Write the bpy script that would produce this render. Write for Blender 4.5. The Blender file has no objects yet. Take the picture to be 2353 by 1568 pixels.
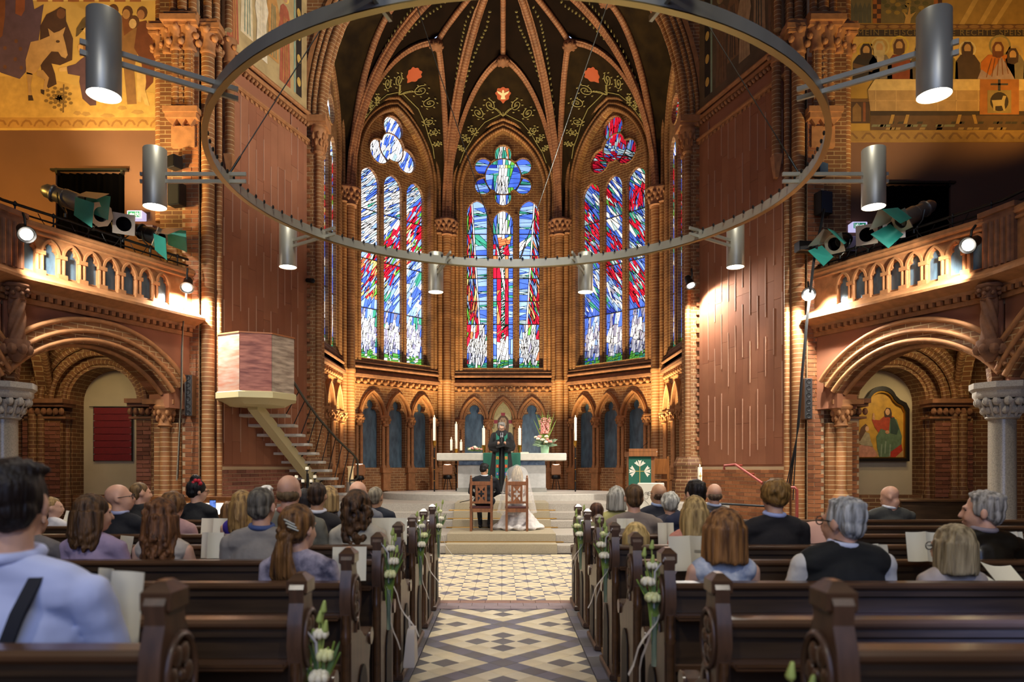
import bpy, bmesh, math, random
from math import sin, cos, pi, sqrt, atan2, radians as R
from mathutils import Vector as V, Matrix as MX, noise as NZ
from mathutils.geometry import tessellate_polygon
C = bpy.context.scene.collection
sc = bpy.context.scene
random.seed(7)
# ---------------------------------------------------------------- camera, world, big lights, exposure
F0, CX, CY, EYE = 1620.0, 1156.0, 1075.0, 1.5
cd = bpy.data.cameras.new('camera'); cam = bpy.data.objects.new('camera', cd); C.objects.link(cam)
cam.location = (0, 0, EYE); cam.rotation_euler = (R(90), 0, 0)
cd.sensor_width = 36; cd.lens = F0/2353*36
cd.shift_x = (1176.5-CX)/2353; cd.shift_y = (CY-784)/2353
cd.clip_start = .05; cd.clip_end = 200
cd.dof.use_dof = True; cd.dof.focus_distance = 15.5; cd.dof.aperture_fstop = 2.4
sc.camera = cam
sc.view_settings.view_transform = 'Standard'; sc.view_settings.look = 'None'
sc.view_settings.exposure = 0.0; sc.view_settings.gamma = 1; sc.view_settings.use_curve_mapping = False
wd = bpy.data.worlds.new('daylight'); sc.world = wd; wd.use_nodes = True
wd.node_tree.nodes['Background'].inputs[0].default_value = (.42, .56, 1, 1)
wd.node_tree.nodes['Background'].inputs[1].default_value = 2.7
def light(kind, name, loc, aim, col, power, size=.1, cone=120, blend=.6):
    d = bpy.data.lights.new(name, kind); o = bpy.data.objects.new(name, d); C.objects.link(o)
    o.location = loc; d.color = col; d.energy = power
    if kind == 'AREA': d.size = size
    else: d.shadow_soft_size = size
    if kind == 'SPOT': d.spot_size = R(cone); d.spot_blend = blend
    if aim is not None: o.rotation_euler = (V(aim)-V(loc)).to_track_quat('-Z', 'Y').to_euler()
    return o
WARM = (1, .93, .80); AMB = (1, .58, .12); WHITE = (1, .95, .86); GOLD = (1, .78, .42)
po = light('AREA', 'west_window_portal', (0, -5.4, 5.6), (0, 5, 5.6), (1, 1, 1), 1, 7.0); po.data.cycles.is_portal = True
# unseen lamps without fixtures: fill light for the nave, floods for the gallery walls
for x in (-2.6, 2.6): light('SPOT', 'nave_fill_spot', (x, -1.5, 6.4), (x*.8, 3.2, 0), WARM, 420, .25, 120, .8)  # added fill from behind the camera, no second ring is built
for x in (-1, 1): light('SPOT', 'crown_fill_spot', (x*2.2, 6.5, 11.5), (x*2.2, 11.2, 1.0), WARM, 2300, .5, 75, .9)  # added overhead fill for chancel and pews, no fixture hangs there
light('SPOT', 'unseen_gallery_flood', (-8.9, 9.2, 5.6), (-8.0, 13.0, 9.2), AMB, 850, .15, 130, .7)
light('SPOT', 'blue_fill_spot', (4.2, -5.0, 6.0), (2.35, 1.75, .75), (.20, .34, 1), 30000, .3, 13, .9)  # added spot standing in for blue daylight on the right pews
light('SPOT', 'unseen_gallery_flood', (6.4, 9.6, 5.3), (-4.9, 14.2, 11.0), WHITE, 5200, .1, 48, .8)  # added flood without a fixture, brightens the left diagonal wall painting
light('SPOT', 'unseen_gallery_flood', (10.2, 11.0, 7.0), (7.8, 13.0, 11.3), AMB, 420, .15, 115, .8)
light('SPOT', 'unseen_gallery_flood', (-7.2, 11.2, 5.5), (-5.6, 13.0, 9.0), GOLD, 950, .12, 90, .8)
light('SPOT', 'unseen_gallery_flood', (7.2, 11.0, 5.5), (6.2, 13.0, 10.0), GOLD, 420, .12, 80, .8)
light('SPOT', 'icon_fill_spot', (.95, 18.3, 1.1), (0, 23.4, 2.8), WHITE, 420, .05, 46, .9)  # added spot that brightens the icon, no lamp stands there
for sx in (-1, 1): light('POINT', 'aisle_fill_light', (sx*7.7, 11.6, 3.55), None, GOLD, 50 if sx < 0 else 50, .12); light('SPOT', 'niche_fill_spot', (sx*7.4, 12.3, 3.5), (sx*7.4, 13.6, 2.0), GOLD, 14 if sx < 0 else 40, .08, 80, .8)  # added fill lights that brighten the side aisles and their niches
# ---------------------------------------------------------------- helpers
def W(px, py, Y): return V(((px-CX)*Y/F0, Y, EYE+(CY-py)*Y/F0))
def lin(h):
    if not isinstance(h, str): return tuple(h)[:3]
    h = h.lstrip('#'); c = [int(h[i:i+2], 16)/255 for i in (0, 2, 4)]
    return tuple(x/12.92 if x < .04045 else ((x+.055)/1.055)**2.4 for x in c)
MATS = {}
def nt_new(name):
    m = bpy.data.materials.new(name); m.use_nodes = True
    return m, m.node_tree, m.node_tree.nodes['Principled BSDF']
def M(name, col, rough=.6, metal=0, var=.0, vs=6, stretch=None, bump=0, bs=40, emit=0, trans=0, alpha=1, sheen=0, coat=0, spec=None, col2=None):
    if name in MATS: return MATS[name]
    m, t, b = nt_new(name); col = lin(col); N = t.nodes; L = t.links
    b.inputs['Base Color'].default_value = (*col, 1); b.inputs['Roughness'].default_value = rough; b.inputs['Metallic'].default_value = metal
    if spec is not None: b.inputs['Specular IOR Level'].default_value = spec
    if coat: b.inputs['Coat Weight'].default_value = coat; b.inputs['Coat Roughness'].default_value = .15
    if trans: b.inputs['Transmission Weight'].default_value = trans
    if alpha < 1: b.inputs['Alpha'].default_value = alpha
    if emit: b.inputs['Emission Color'].default_value = (*col, 1); b.inputs['Emission Strength'].default_value = emit; m.cycles.emission_sampling = 'NONE'
    if var or bump:
        tc = N.new('ShaderNodeTexCoord'); mp = N.new('ShaderNodeMapping'); L.new(tc.outputs['Object'], mp.inputs[0])
        if stretch: mp.inputs['Scale'].default_value = stretch
    if var:
        n = N.new('ShaderNodeTexNoise'); n.inputs['Scale'].default_value = vs; n.inputs['Detail'].default_value = 5; L.new(mp.outputs[0], n.inputs['Vector'])
        r = N.new('ShaderNodeValToRGB'); L.new(n.outputs[0], r.inputs[0])
        c2 = lin(col2) if col2 else tuple(min(1, x*(1+var)) for x in col)
        r.color_ramp.elements[0].position = .32; r.color_ramp.elements[1].position = .68
        r.color_ramp.elements[0].color = (*[x*(1-var) for x in col], 1); r.color_ramp.elements[1].color = (*c2, 1)
        L.new(r.outputs[0], b.inputs['Base Color'])
        if emit: L.new(r.outputs[0], b.inputs['Emission Color'])
    if bump:
        n2 = N.new('ShaderNodeTexNoise'); n2.inputs['Scale'].default_value = bs; L.new(mp.outputs[0], n2.inputs['Vector'])
        bp = N.new('ShaderNodeBump'); bp.inputs['Strength'].default_value = bump; bp.inputs['Distance'].default_value = .01
        L.new(n2.outputs[0], bp.inputs['Height']); L.new(bp.outputs[0], b.inputs['Normal'])
    MATS[name] = m; return m
def brick_mat(name, c1, c2, mortar, bw=.25, rh=.077, ms=.007, rough=.65, soot=.35):
    if name in MATS: return MATS[name]
    m, t, b = nt_new(name); N = t.nodes; L = t.links
    tc = N.new('ShaderNodeTexCoord'); br = N.new('ShaderNodeTexBrick')
    L.new(tc.outputs['UV'], br.inputs['Vector'])
    br.inputs['Color1'].default_value = (*lin(c1), 1); br.inputs['Color2'].default_value = (*lin(c2), 1); br.inputs['Mortar'].default_value = (*lin(mortar), 1)
    br.inputs['Scale'].default_value = 1; br.inputs['Brick Width'].default_value = bw; br.inputs['Row Height'].default_value = rh
    br.inputs['Mortar Size'].default_value = ms; br.inputs['Mortar Smooth'].default_value = .2; br.inputs['Bias'].default_value = 0
    n = N.new('ShaderNodeTexNoise'); n.inputs['Scale'].default_value = 2.7; n.inputs['Detail'].default_value = 6; L.new(tc.outputs['Object'], n.inputs['Vector'])
    mr = N.new('ShaderNodeMapRange'); mr.inputs[1].default_value = .3; mr.inputs[2].default_value = .7; mr.inputs[3].default_value = 1-soot; mr.inputs[4].default_value = 1.1
    L.new(n.outputs[0], mr.inputs[0])
    mx = N.new('ShaderNodeMix'); mx.data_type = 'RGBA'; mx.blend_type = 'MULTIPLY'; mx.inputs[0].default_value = 1
    L.new(br.outputs['Color'], mx.inputs[6]); L.new(mr.outputs[0], mx.inputs[7]); L.new(mx.outputs[2], b.inputs['Base Color'])
    bp = N.new('ShaderNodeBump'); bp.inputs['Strength'].default_value = .5; bp.inputs['Distance'].default_value = .008; bp.invert = True
    L.new(br.outputs['Fac'], bp.inputs['Height']); L.new(bp.outputs[0], b.inputs['Normal'])
    b.inputs['Roughness'].default_value = rough
    MATS[name] = m; return m
class MB:
    def __init__(s, M_=None, world=False): s.v = []; s.f = []; s.m = []; s.M = M_; s.world = world; s.uv = {}; s.mi = 0
    def add(s, vs, fs, uvs=None):
        o = len(s.v); vs = [V(p) for p in vs]
        if s.M is not None: vs = [s.M @ p for p in vs]
        s.v += vs
        for k, f in enumerate(fs):
            if uvs: s.uv[len(s.f)] = [uvs[i] for i in f]
            s.f.append([o+i for i in f]); s.m.append(s.mi)
        return s
    def box(s, a, b):
        x0, y0, z0 = a; x1, y1, z1 = b
        return s.add([(x0, y0, z0), (x1, y0, z0), (x1, y1, z0), (x0, y1, z0), (x0, y0, z1), (x1, y0, z1), (x1, y1, z1), (x0, y1, z1)],
                     [(0, 3, 2, 1), (4, 5, 6, 7), (0, 1, 5, 4), (1, 2, 6, 5), (2, 3, 7, 6), (3, 0, 4, 7)])
    def cbox(s, a, b, c=.01):
        # chamfered box (top and bottom bevelled in plan and section)
        x0, y0, z0 = a; x1, y1, z1 = b; rings = []
        for (z, k) in ((z0, c), (z0+c, 0), (z1-c, 0), (z1, c)):
            rings.append([(x0+k, y0+k, z), (x1-k, y0+k, z), (x1-k, y1-k, z), (x0+k, y1-k, z)])
        return s.loft(rings, True, True)
    def loft(s, rings, closed=True, caps=False, loop=False, uvs=None):
        n = len(rings[0]); vs = [p for r in rings for p in r]; fs = []
        m = len(rings)
        for i in range(m if loop else m-1):
            for j in range(n if closed else n-1):
                a = i*n+j; b = i*n+(j+1) % n; i2 = (i+1) % m
                fs.append((a, b, i2*n+(j+1) % n, i2*n+j))
        if caps and not loop: fs += [tuple(range(n))[::-1], tuple(range((m-1)*n, m*n))]
        return s.add(vs, fs, uvs)
    def lathe(s, prof, c=(0, 0, 0), seg=16, a0=0, a1=2*pi, sx=1, sy=1, ends=True):
        full = abs(a1-a0-2*pi) < 1e-6; n = seg if full else seg+1
        vs = []; uv = []; rm = max(p[0] for p in prof)
        for (r, z) in prof:
            for j in range(n):
                a = a0+(a1-a0)*j/seg; vs.append((c[0]+r*cos(a)*sx, c[1]+r*sin(a)*sy, c[2]+z)); uv.append((a*rm, c[2]+z))
        fs = []; m = len(prof)
        for i in range(m-1):
            for j in range(seg if full else seg):
                j2 = (j+1) % n if full else j+1
                fs.append((i*n+j, i*n+j2, (i+1)*n+j2, (i+1)*n+j))
        uvf = None
        if full and ends:
            if prof[0][0] > 1e-5: fs.append(tuple(range(n))[::-1])
            if prof[-1][0] > 1e-5: fs.append(tuple(range((m-1)*n, m*n)))
        k0 = len(s.f); s.add(vs, fs)
        for k, f in enumerate(fs):
            u = [uv[i] for i in f]
            if len(f) == 4 and full and max(x[0] for x in u)-min(x[0] for x in u) > rm*pi:
                u = [(x[0]+2*pi*rm if x[0] < rm*pi else x[0], x[1]) for x in u]
            s.uv[k0+k] = u
        return s
    def tube(s, pts, r, seg=8, caps=True, closed=False, flat=1.0):
        pts = [V(p) for p in pts]; n = len(pts); rings = []; uvs = []; prev = None; dist = 0
        for i, p in enumerate(pts):
            if closed: t = (pts[(i+1) % n]-pts[i-1])
            else: t = pts[min(i+1, n-1)]-pts[max(i-1, 0)]
            if t.length < 1e-9: t = V((0, 0, 1))
            t.normalize()
            if prev is None:
                a = V((0, 0, 1)) if abs(t.z) < .9 else V((1, 0, 0)); nn = (a-t*a.dot(t)).normalized()
            else:
                nn = prev-t*prev.dot(t)
                nn = nn.normalized() if nn.length > 1e-6 else prev
            prev = nn; bb = t.cross(nn); rr = r[i] if isinstance(r, (list, tuple)) else r
            rings.append([p+nn*(rr*cos(2*pi*j/seg))+bb*(rr*flat*sin(2*pi*j/seg)) for j in range(seg)])
            if i: dist += (pts[i]-pts[i-1]).length
            uvs += [(2*pi*rr*j/seg, dist) for j in range(seg)]
        return s.loft(rings, True, caps, closed, uvs)
    def ball(s, c, r, seg=12, rings=8):
        rx, ry, rz = r if isinstance(r, (tuple, list)) else (r, r, r); vs = [(c[0], c[1], c[2]-rz)]; fs = []
        for i in range(1, rings):
            a = -pi/2+pi*i/rings
            for j in range(seg):
                b = 2*pi*j/seg; vs.append((c[0]+rx*cos(a)*cos(b), c[1]+ry*cos(a)*sin(b), c[2]+rz*sin(a)))
        vs.append((c[0], c[1], c[2]+rz)); n = len(vs)-1
        for j in range(seg):
            j2 = (j+1) % seg
            fs.append((0, 1+j2, 1+j)); fs.append((n, n-seg+j, n-seg+j2))
            for i in range(rings-2): fs.append((1+i*seg+j, 1+i*seg+j2, 1+(i+1)*seg+j2, 1+(i+1)*seg+j))
        return s.add(vs, fs)
    def cap(s, a, b, ra, rb, seg=10):
        # tapered capsule
        a = V(a); b = V(b); t = b-a; L = t.length
        if L < 1e-6: return s.ball(a, ra, seg, 6)
        t.normalize(); pts = []; rr = []
        for k in range(5):
            q = -pi/2+pi/2*k/4; pts.append(a+t*ra*sin(q)); rr.append(max(ra*cos(q), .0015))
        for k in range(5):
            q = pi/2*k/4; pts.append(b+t*rb*sin(q)); rr.append(max(rb*cos(q), .0015))
        return s.tube(pts, rr, seg, True)
    def prism(s, loops, fn, w0, w1, back=True):
        """loops: outline + holes as (u,v) lists; fn(u,v,w)->xyz"""
        L = [[V((p[0], p[1], 0)) for p in lp] for lp in loops]
        tris = tessellate_polygon(L); flat = [p for lp in loops for p in lp]; n = len(flat)
        vs = [fn(p[0], p[1], w0) for p in flat]+[fn(p[0], p[1], w1) for p in flat]
        fs = [tuple(t) for t in tris]
        if back: fs += [tuple(i+n for i in reversed(t)) for t in tris]
        o = 0
        for lp in loops:
            k = len(lp)
            for i in range(k): fs.append((o+i, o+(i+1) % k, n+o+(i+1) % k, n+o+i))
            o += k
        return s.add(vs, fs)
    def build(s, name, mat, parent=None, smooth=35, flip=True):
        me = bpy.data.meshes.new(name); vs = s.v
        if s.world and parent is not None:
            m = MX(); p = parent
            while p is not None: m = p.matrix_basis @ m; p = p.parent
            m = m.inverted(); vs = [m @ p for p in vs]
        me.from_pydata([tuple(p) for p in vs], [], s.f)
        for mm in (mat if isinstance(mat, list) else [mat]): me.materials.append(mm)
        if max(s.m, default=0): me.polygons.foreach_set('material_index', s.m)
        ul = me.uv_layers.new(name='UVMap').data; li = 0; flat = []
        for k, f in enumerate(s.f):
            if k in s.uv:
                for q in s.uv[k]: flat += q
                continue
            p0, p1, p2 = s.v[f[0]], s.v[f[1]], s.v[f[2]]; n = (p1-p0).cross(p2-p0)
            h = sqrt(n.x*n.x+n.y*n.y)
            if h < .5*abs(n.z) or h < 1e-12:
                for i in f: flat += (s.v[i].x, s.v[i].y)
            else:
                tx, ty = -n.y/h, n.x/h
                if tx < 0 or (abs(tx) < 1e-6 and ty < 0): tx, ty = -tx, -ty
                for i in f: flat += (s.v[i].x*tx+s.v[i].y*ty, s.v[i].z)
        ul.foreach_set('uv', flat)
        bm = bmesh.new(); bm.from_mesh(me)
        if flip: bmesh.ops.recalc_face_normals(bm, faces=bm.faces)
        bm.to_mesh(me); bm.free()
        me.polygons.foreach_set('use_smooth', [smooth > 0]*len(me.polygons))
        if 0 < smooth < 179: me.set_sharp_from_angle(angle=R(smooth))
        o = bpy.data.objects.new(name, me); C.objects.link(o)
        if parent is not None: o.parent = parent
        return o
def tag(o, label=None, cat=None, group=None, kind=None):
    if label: o['label'] = label
    if cat: o['category'] = cat
    if group: o['group'] = group
    if kind: o['kind'] = kind
    return o
def thing(name, label, cat, loc=(0, 0, 0), rz=0, group=None):
    o = bpy.data.objects.new(name, None); o.empty_display_size = .1; C.objects.link(o)
    o.location = loc; o.rotation_euler = (0, 0, rz)
    return tag(o, label, cat, group)
def struct(o): o['kind'] = 'structure'; return o
def dup(o, parent=None):
    c = o.copy(); C.objects.link(c)
    if parent is not None: c.parent = parent
    for ch in list(o.children): dup(ch, c)
    return c
def frame(o, ud, nd):
    ud = V(ud).normalized(); nd = V(nd).normalized()
    return MX(((ud.x, nd.x, 0, o[0]), (ud.y, nd.y, 0, o[1]), (0, 0, 1, o[2] if len(o) > 2 else 0), (0, 0, 0, 1)))
def parch(a, z0, h, n=10, uc=0):
    """pointed (h>=a) or segmental arch path from left springing over the apex to the right one"""
    if h > a*1.02:
        r = (a*a+h*h)/(2*a); c = r-a; t1 = math.asin(h/r); L = []
        for i in range(n+1): t = t1*i/n; L.append((uc+c-r*cos(t), z0+r*sin(t)))
        return L+[(2*uc-p[0], p[1]) for p in L[-2::-1]]
    r = (a*a+h*h)/(2*h); cz = z0+h-r; t1 = atan2(a, r-h)
    return [(uc+r*sin(-t1+2*t1*i/(2*n)), cz+r*cos(-t1+2*t1*i/(2*n))) for i in range(2*n+1)]
def offs(path, d):
    out = []; n = len(path)
    for i in range(n):
        a = path[max(i-1, 0)]; b = path[min(i+1, n-1)]; tx, tz = b[0]-a[0], b[1]-a[1]; l = sqrt(tx*tx+tz*tz) or 1
        out.append((path[i][0]-tz/l*d, path[i][1]+tx/l*d))
    return out
def band(mb, path, d0, d1, w0, w1, caps=True):
    """solid band following path (u,z) between offsets d0..d1 and depths w0..w1 (u,w,z local)"""
    A = offs(path, d0); B = offs(path, d1)
    return mb.loft([[(a[0], w0, a[1]), (b[0], w0, b[1]), (b[0], w1, b[1]), (a[0], w1, a[1])] for a, b in zip(A, B)], True, caps)
def roll(mb, path, d, w, r, seg=8): return mb.tube([(p[0], w, p[1]) for p in offs(path, d)], r, seg)
def UW(u, z, w): return (u, w, z)
def copy_at(o, parent, loc, rot=None, mat=None):
    c = o.copy(); C.objects.link(c); c.parent = parent; c.location = loc
    if rot is not None: c.rotation_euler = rot
    return c
# ---------------------------------------------------------------- materials
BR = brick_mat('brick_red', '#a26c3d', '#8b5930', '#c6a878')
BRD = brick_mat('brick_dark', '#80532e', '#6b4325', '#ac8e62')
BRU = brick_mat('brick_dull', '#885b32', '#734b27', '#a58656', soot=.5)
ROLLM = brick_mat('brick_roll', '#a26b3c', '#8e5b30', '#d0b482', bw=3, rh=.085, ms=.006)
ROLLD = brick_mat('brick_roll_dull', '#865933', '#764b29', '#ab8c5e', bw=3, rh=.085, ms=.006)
TERRA = M('terracotta', '#a46f42', .7, var=.18, vs=9, bump=.3, bs=30)
TERRAD = M('terracotta_dull', '#7c5236', .75, var=.25, vs=7, bump=.3, bs=30)
PLAST = M('plaster_rose', '#955f42', .75, var=.10, vs=1.5)
PLASTD = M('plaster_brown', '#6e4a33', .8, var=.10, vs=1.2)
LIME = M('limewash', '#b3a485', .85, var=.06, vs=2)
BATT = M('batten', '#b58a70', .7)
SLATE = M('slate_blue', '#4c6272', .38, var=.35, vs=9, stretch=(1, 1, .35), bump=.6, bs=22, col2='#5b7585')
WOOD = M('pew_wood', '#3a2a1a', .38, var=.35, vs=5, stretch=(.5, 6, 6), spec=.6)
WOODC = M('pew_cap', '#4f3622', .30, var=.25, vs=5, stretch=(.5, 6, 6), coat=.3)
WOODM = M('oak', '#8a5527', .42, var=.3, vs=5, stretch=(4, 4, .6), coat=.2)
WOODE = M('pew_end_wood', '#4f3726', .42, var=.35, vs=6, stretch=(5, 5, .8), coat=.15)
FLOORW = M('floor_boards', '#8d6a3f', .5, var=.2, vs=4, stretch=(.5, 6, 1))
STONE = M('granite', '#a89f92', .75, var=.16, vs=60, bump=.25, bs=80)
STONEW = M('pale_stone', '#bdb6aa', .6, var=.08, vs=20)
CARPET = M('carpet', '#a99c82', .95, var=.12, vs=90, bump=.5, bs=200)
STEEL = M('brushed_steel', '#b4b2a3', .42, .55, var=.12, vs=3, stretch=(1, 1, .2))
STEELD = M('steel_dark', '#5e5d55', .4, 1)
BLACK = M('black_metal', '#141313', .45, .3)
CURT = M('black_cloth', '#060505', 1, spec=0)
BRASS = M('brass', '#b98a3a', .3, 1)
WAX = M('wax', '#efe6cf', .5)
FLAME = M('flame', '#ffd890', .5, emit=9)
GLOW = M('lamp_glow', '#fff2d8', .5, emit=14)
LEAD = M('lead', '#15110e', .7)
PAPER = M('paper', '#ddd5bb', .8)
INK = M('ink', '#77705f', .8)
GREENC = M('green_cloth', '#1f5a48', .85, var=.1, vs=60)
GOLDP = M('gold_paint', '#c9a850', .45, .2)
# ================================================================ structure
def sbox(name, a, b, mat, parent=None, kind=True):
    o = MB().box(a, b).build(name, mat, parent, 0)
    if kind and parent is None: struct(o)
    return o
# bricks built one by one ----------------------------------------------------
BM = [M('brick_a', '#a06339', .65, var=.12, vs=14), M('brick_b', '#94592f', .65, var=.12, vs=14), M('brick_c', '#834d2a', .65, var=.12, vs=14)]
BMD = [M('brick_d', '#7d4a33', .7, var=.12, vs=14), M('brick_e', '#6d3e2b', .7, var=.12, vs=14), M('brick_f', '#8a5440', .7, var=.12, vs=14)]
PROTO = {}
def brick_proto(w, mi, mats):
    k = (round(w, 3), mi, mats[0].name)
    if k not in PROTO:
        mb = MB(); c = .004
        mb.add([(-w/2, 0, -.034), (w/2, 0, -.034), (w/2, 0, .034), (-w/2, 0, .034), (-w/2+c, .012, -.034+c), (w/2-c, .012, -.034+c), (w/2-c, .012, .034-c), (-w/2+c, .012, .034-c)],
               [(4, 5, 6, 7), (0, 1, 5, 4), (1, 2, 6, 5), (2, 3, 7, 6), (3, 0, 4, 7)])
        PROTO[k] = mb.build('brick', mats[mi], None, 0); 
        me = PROTO[k].data; bpy.data.objects.remove(PROTO[k]); PROTO[k] = me
    return PROTO[k]
def bricks(parent, o, ud, nd, u0, u1, z0, z1, mats=BM, L=.25, limit=300, zmid=1.8, skip=None):
    ud = V((*ud, 0)).normalized(); nd = V((*nd, 0)).normalized(); pos = []; r = 0; z = z0+.0385
    while z < z1-.03:
        u = u0-(L/2 if r % 2 else 0)
        while u < u1-.01:
            a, b = max(u, u0), min(u+L, u1)
            if b-a > .05 and not (skip and skip((a+b)/2, z)): pos.append(((a+b)/2, z, b-a-.009))
            u += L
        z += .077; r += 1
    pos.sort(key=lambda p: abs(p[1]-zmid))
    yaw = atan2(ud.y, ud.x); fl = nd.dot(V((-ud.y, ud.x, 0)))
    if fl < 0: yaw += pi
    for (u, z, w) in pos[:limit]:
        ob = bpy.data.objects.new('brick', brick_proto(w, random.randrange(3), mats)); C.objects.link(ob)
        ob.location = V(o)+ud*u+V((0, 0, z)); ob.rotation_euler = (0, 0, yaw); ob.parent = parent
    if pos[limit:]:
        mb = MB(frame((o[0], o[1], 0), ud, nd)); c = .004
        for (u, z, w) in pos[limit:]:
            mb.mi = random.randrange(3)
            mb.add([(u-w/2, 0, z-.034), (u+w/2, 0, z-.034), (u+w/2, 0, z+.034), (u-w/2, 0, z+.034), (u-w/2+c, .012, z-.034+c), (u+w/2-c, .012, z-.034+c), (u+w/2-c, .012, z+.034-c), (u-w/2+c, .012, z+.034-c)],
                   [(4, 5, 6, 7), (0, 1, 5, 4), (1, 2, 6, 5), (2, 3, 7, 6), (3, 0, 4, 7)])
        tag(mb.build('bricks', mats, parent, 0), kind='stuff')
MORT = M('mortar', '#b59a76', .85)
# floor ----------------------------------------------------------------------
floor = struct(MB().box((-11, -7, -.25), (11, 27, -.02)).build('floor', M('floor_slab', '#6d5f55', .7, var=.1), None, 0))
TC = [M('tile_cream', '#d3c4a2', .38, var=.1, vs=5), M('tile_cream_pale', '#d9ccae', .38, var=.08, vs=5)]
TG = [M('tile_grey', '#6b6868', .38, var=.12, vs=5), M('tile_grey_blue', '#72707a', .38, var=.12, vs=5)]
TR = [M('tile_rose', '#8b6a5c', .45, var=.15, vs=7), M('tile_mauve', '#87787b', .45, var=.12, vs=7)]
def clipx(poly, lim, sgn):
    out = []
    for i in range(len(poly)):
        a, b = poly[i], poly[(i+1) % len(poly)]; da, db = lim-sgn*a[0], lim-sgn*b[0]
        if da >= 0: out.append(a)
        if da*db < 0: t = da/(da-db); out.append((a[0]+(b[0]-a[0])*t, a[1]+(b[1]-a[1])*t))
    return out
def shrink(poly, g):
    cx = sum(p[0] for p in poly)/len(poly); cy = sum(p[1] for p in poly)/len(poly)
    return [(p[0]+(cx-p[0])*g/max(.02, sqrt((p[0]-cx)**2+(p[1]-cy)**2)), p[1]+(cy-p[1])*g/max(.02, sqrt((p[0]-cx)**2+(p[1]-cy)**2))) for p in poly]
def tile(poly, mat, top=0.0, name='tile'):
    cx = sum(p[0] for p in poly)/len(poly); cy = sum(p[1] for p in poly)/len(poly); n = len(poly); q = shrink(poly, .0022); q2 = shrink(poly, .0045)
    mb = MB(); mb.add([(p[0]-cx, p[1]-cy, -.02) for p in q]+[(p[0]-cx, p[1]-cy, top-.0015) for p in q]+[(p[0]-cx, p[1]-cy, top) for p in q2],
           [tuple(range(2*n, 3*n))]+[(i, (i+1) % n, n+(i+1) % n, n+i) for i in range(n)]+[(n+i, n+(i+1) % n, 2*n+(i+1) % n, 2*n+i) for i in range(n)])
    o = mb.build(name, mat, floor, 0, False); o.location = (cx, cy, 0); return o
S = .1577; hd = S/sqrt(2); ycr = 5.418
cache = {}
for i in range(-60, 61):
    for j in range(-60, 61):
        x = (i-j)*hd; y = ycr+(i+j)*hd
        if abs(x) > .66+hd or y < 3.4 or y > 7.49: continue
        a, b = i % 6, j % 6
        dark = a == 0 or b == 0 or (a, b) in ((2, 2), (4, 4), (2, 4), (4, 2), (3, 3))
        poly = [(x, y-hd), (x+hd, y), (x, y+hd), (x-hd, y)]
        full = abs(x)+hd < .66 and y+hd < 7.49
        if not full:
            poly = clipx(clipx(poly, .66, 1), .66, -1)
            poly = [(p[0], min(p[1], 7.49)) for p in poly]
            if len(poly) < 3 or max(p[0] for p in poly)-min(p[0] for p in poly) < .02 or max(p[1] for p in poly)-min(p[1] for p in poly) < .02: continue
        mt = (TG if dark else TC)[(i*7+j*3) % 2]
        if full:
            if mt.name in cache:
                o = cache[mt.name].copy(); C.objects.link(o); o.location = (x, y, 0)
            else: cache[mt.name] = tile(poly, mt)
        else: tile(poly, mt)
for sx in (-1, 1):                                             # grey border slabs beside the aisle pattern
    y = 3.2
    while y < 7.45:
        y2 = min(y+.3, 7.49); tile([(sx*.665, y), (sx*.80, y), (sx*.80, y2), (sx*.665, y2)], TG[int(y*10) % 2]); y = y2
for r, (y, dy, mt) in enumerate(((7.49, .16, TR[1]), (7.65, .16, TR[1]), (7.81, .15, TR[0]))):
    x = -1.6+(.14 if r % 2 else 0)
    while x < 1.6: tile([(x, y), (x+.28, y), (x+.28, y+dy), (x, y+dy)], mt); x += .28
def unit(kind):
    """one 2 x 2 tile unit of the chequered floor; kind 1 carries the inlaid diamond"""
    w, d = .1665, .15; mb = MB(); z = 0
    def poly(p, mi): mb.mi = mi; mb.add([(a, b, z) for a, b in p], [tuple(range(len(p)))])
    g = .0015
    if kind == 0:
        for a in (-w, g):
            for b in (-d, g): poly([(a, b), (a+w-g, b), (a+w-g, b+d-g), (a, b+d-g)], 0)
    else:
        for a in (-1, 1):
            for b in (-1, 1):
                P = lambda x, y: (a*x*w, b*y*d)
                poly([P(.01, .01), P(.56, .01), P(.01, .86)], 1)
                poly([P(.56, .01), P(.99, .01), P(.99, .22), P(.20, .99), P(.01, .99), P(.01, .86)], 0)
                poly([P(.99, .22), P(.99, .99), P(.20, .99)], 1)
    mb.mi = 0
    o = mb.build('tile', [TC[0], TG[1]], floor, 0); return o
u0, u1 = unit(0), unit(1); first = True
for i in range(-9, 10):
    for j in range(0, 15):
        x = -.015+i*.333; y = 8.12+j*.30
        if abs(x) > 3.0 or y > 12.3: continue
        s_ = u1 if (i+j) % 2 else u0; o = s_.copy(); C.objects.link(o); o.location = (x, y, 0)
bpy.data.objects.remove(u0); bpy.data.objects.remove(u1)
for sx in (-1, 1): struct(sbox('trim_1' if sx < 0 else 'trim_2', (min(sx*.80, sx*5.9), 1.0, -.02), (max(sx*.80, sx*5.9), 7.95, .035), FLOORW))
struct(sbox('trim_3', (-5.9, -1.2, -.02), (5.9, 1.98, .10), FLOORW))
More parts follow.
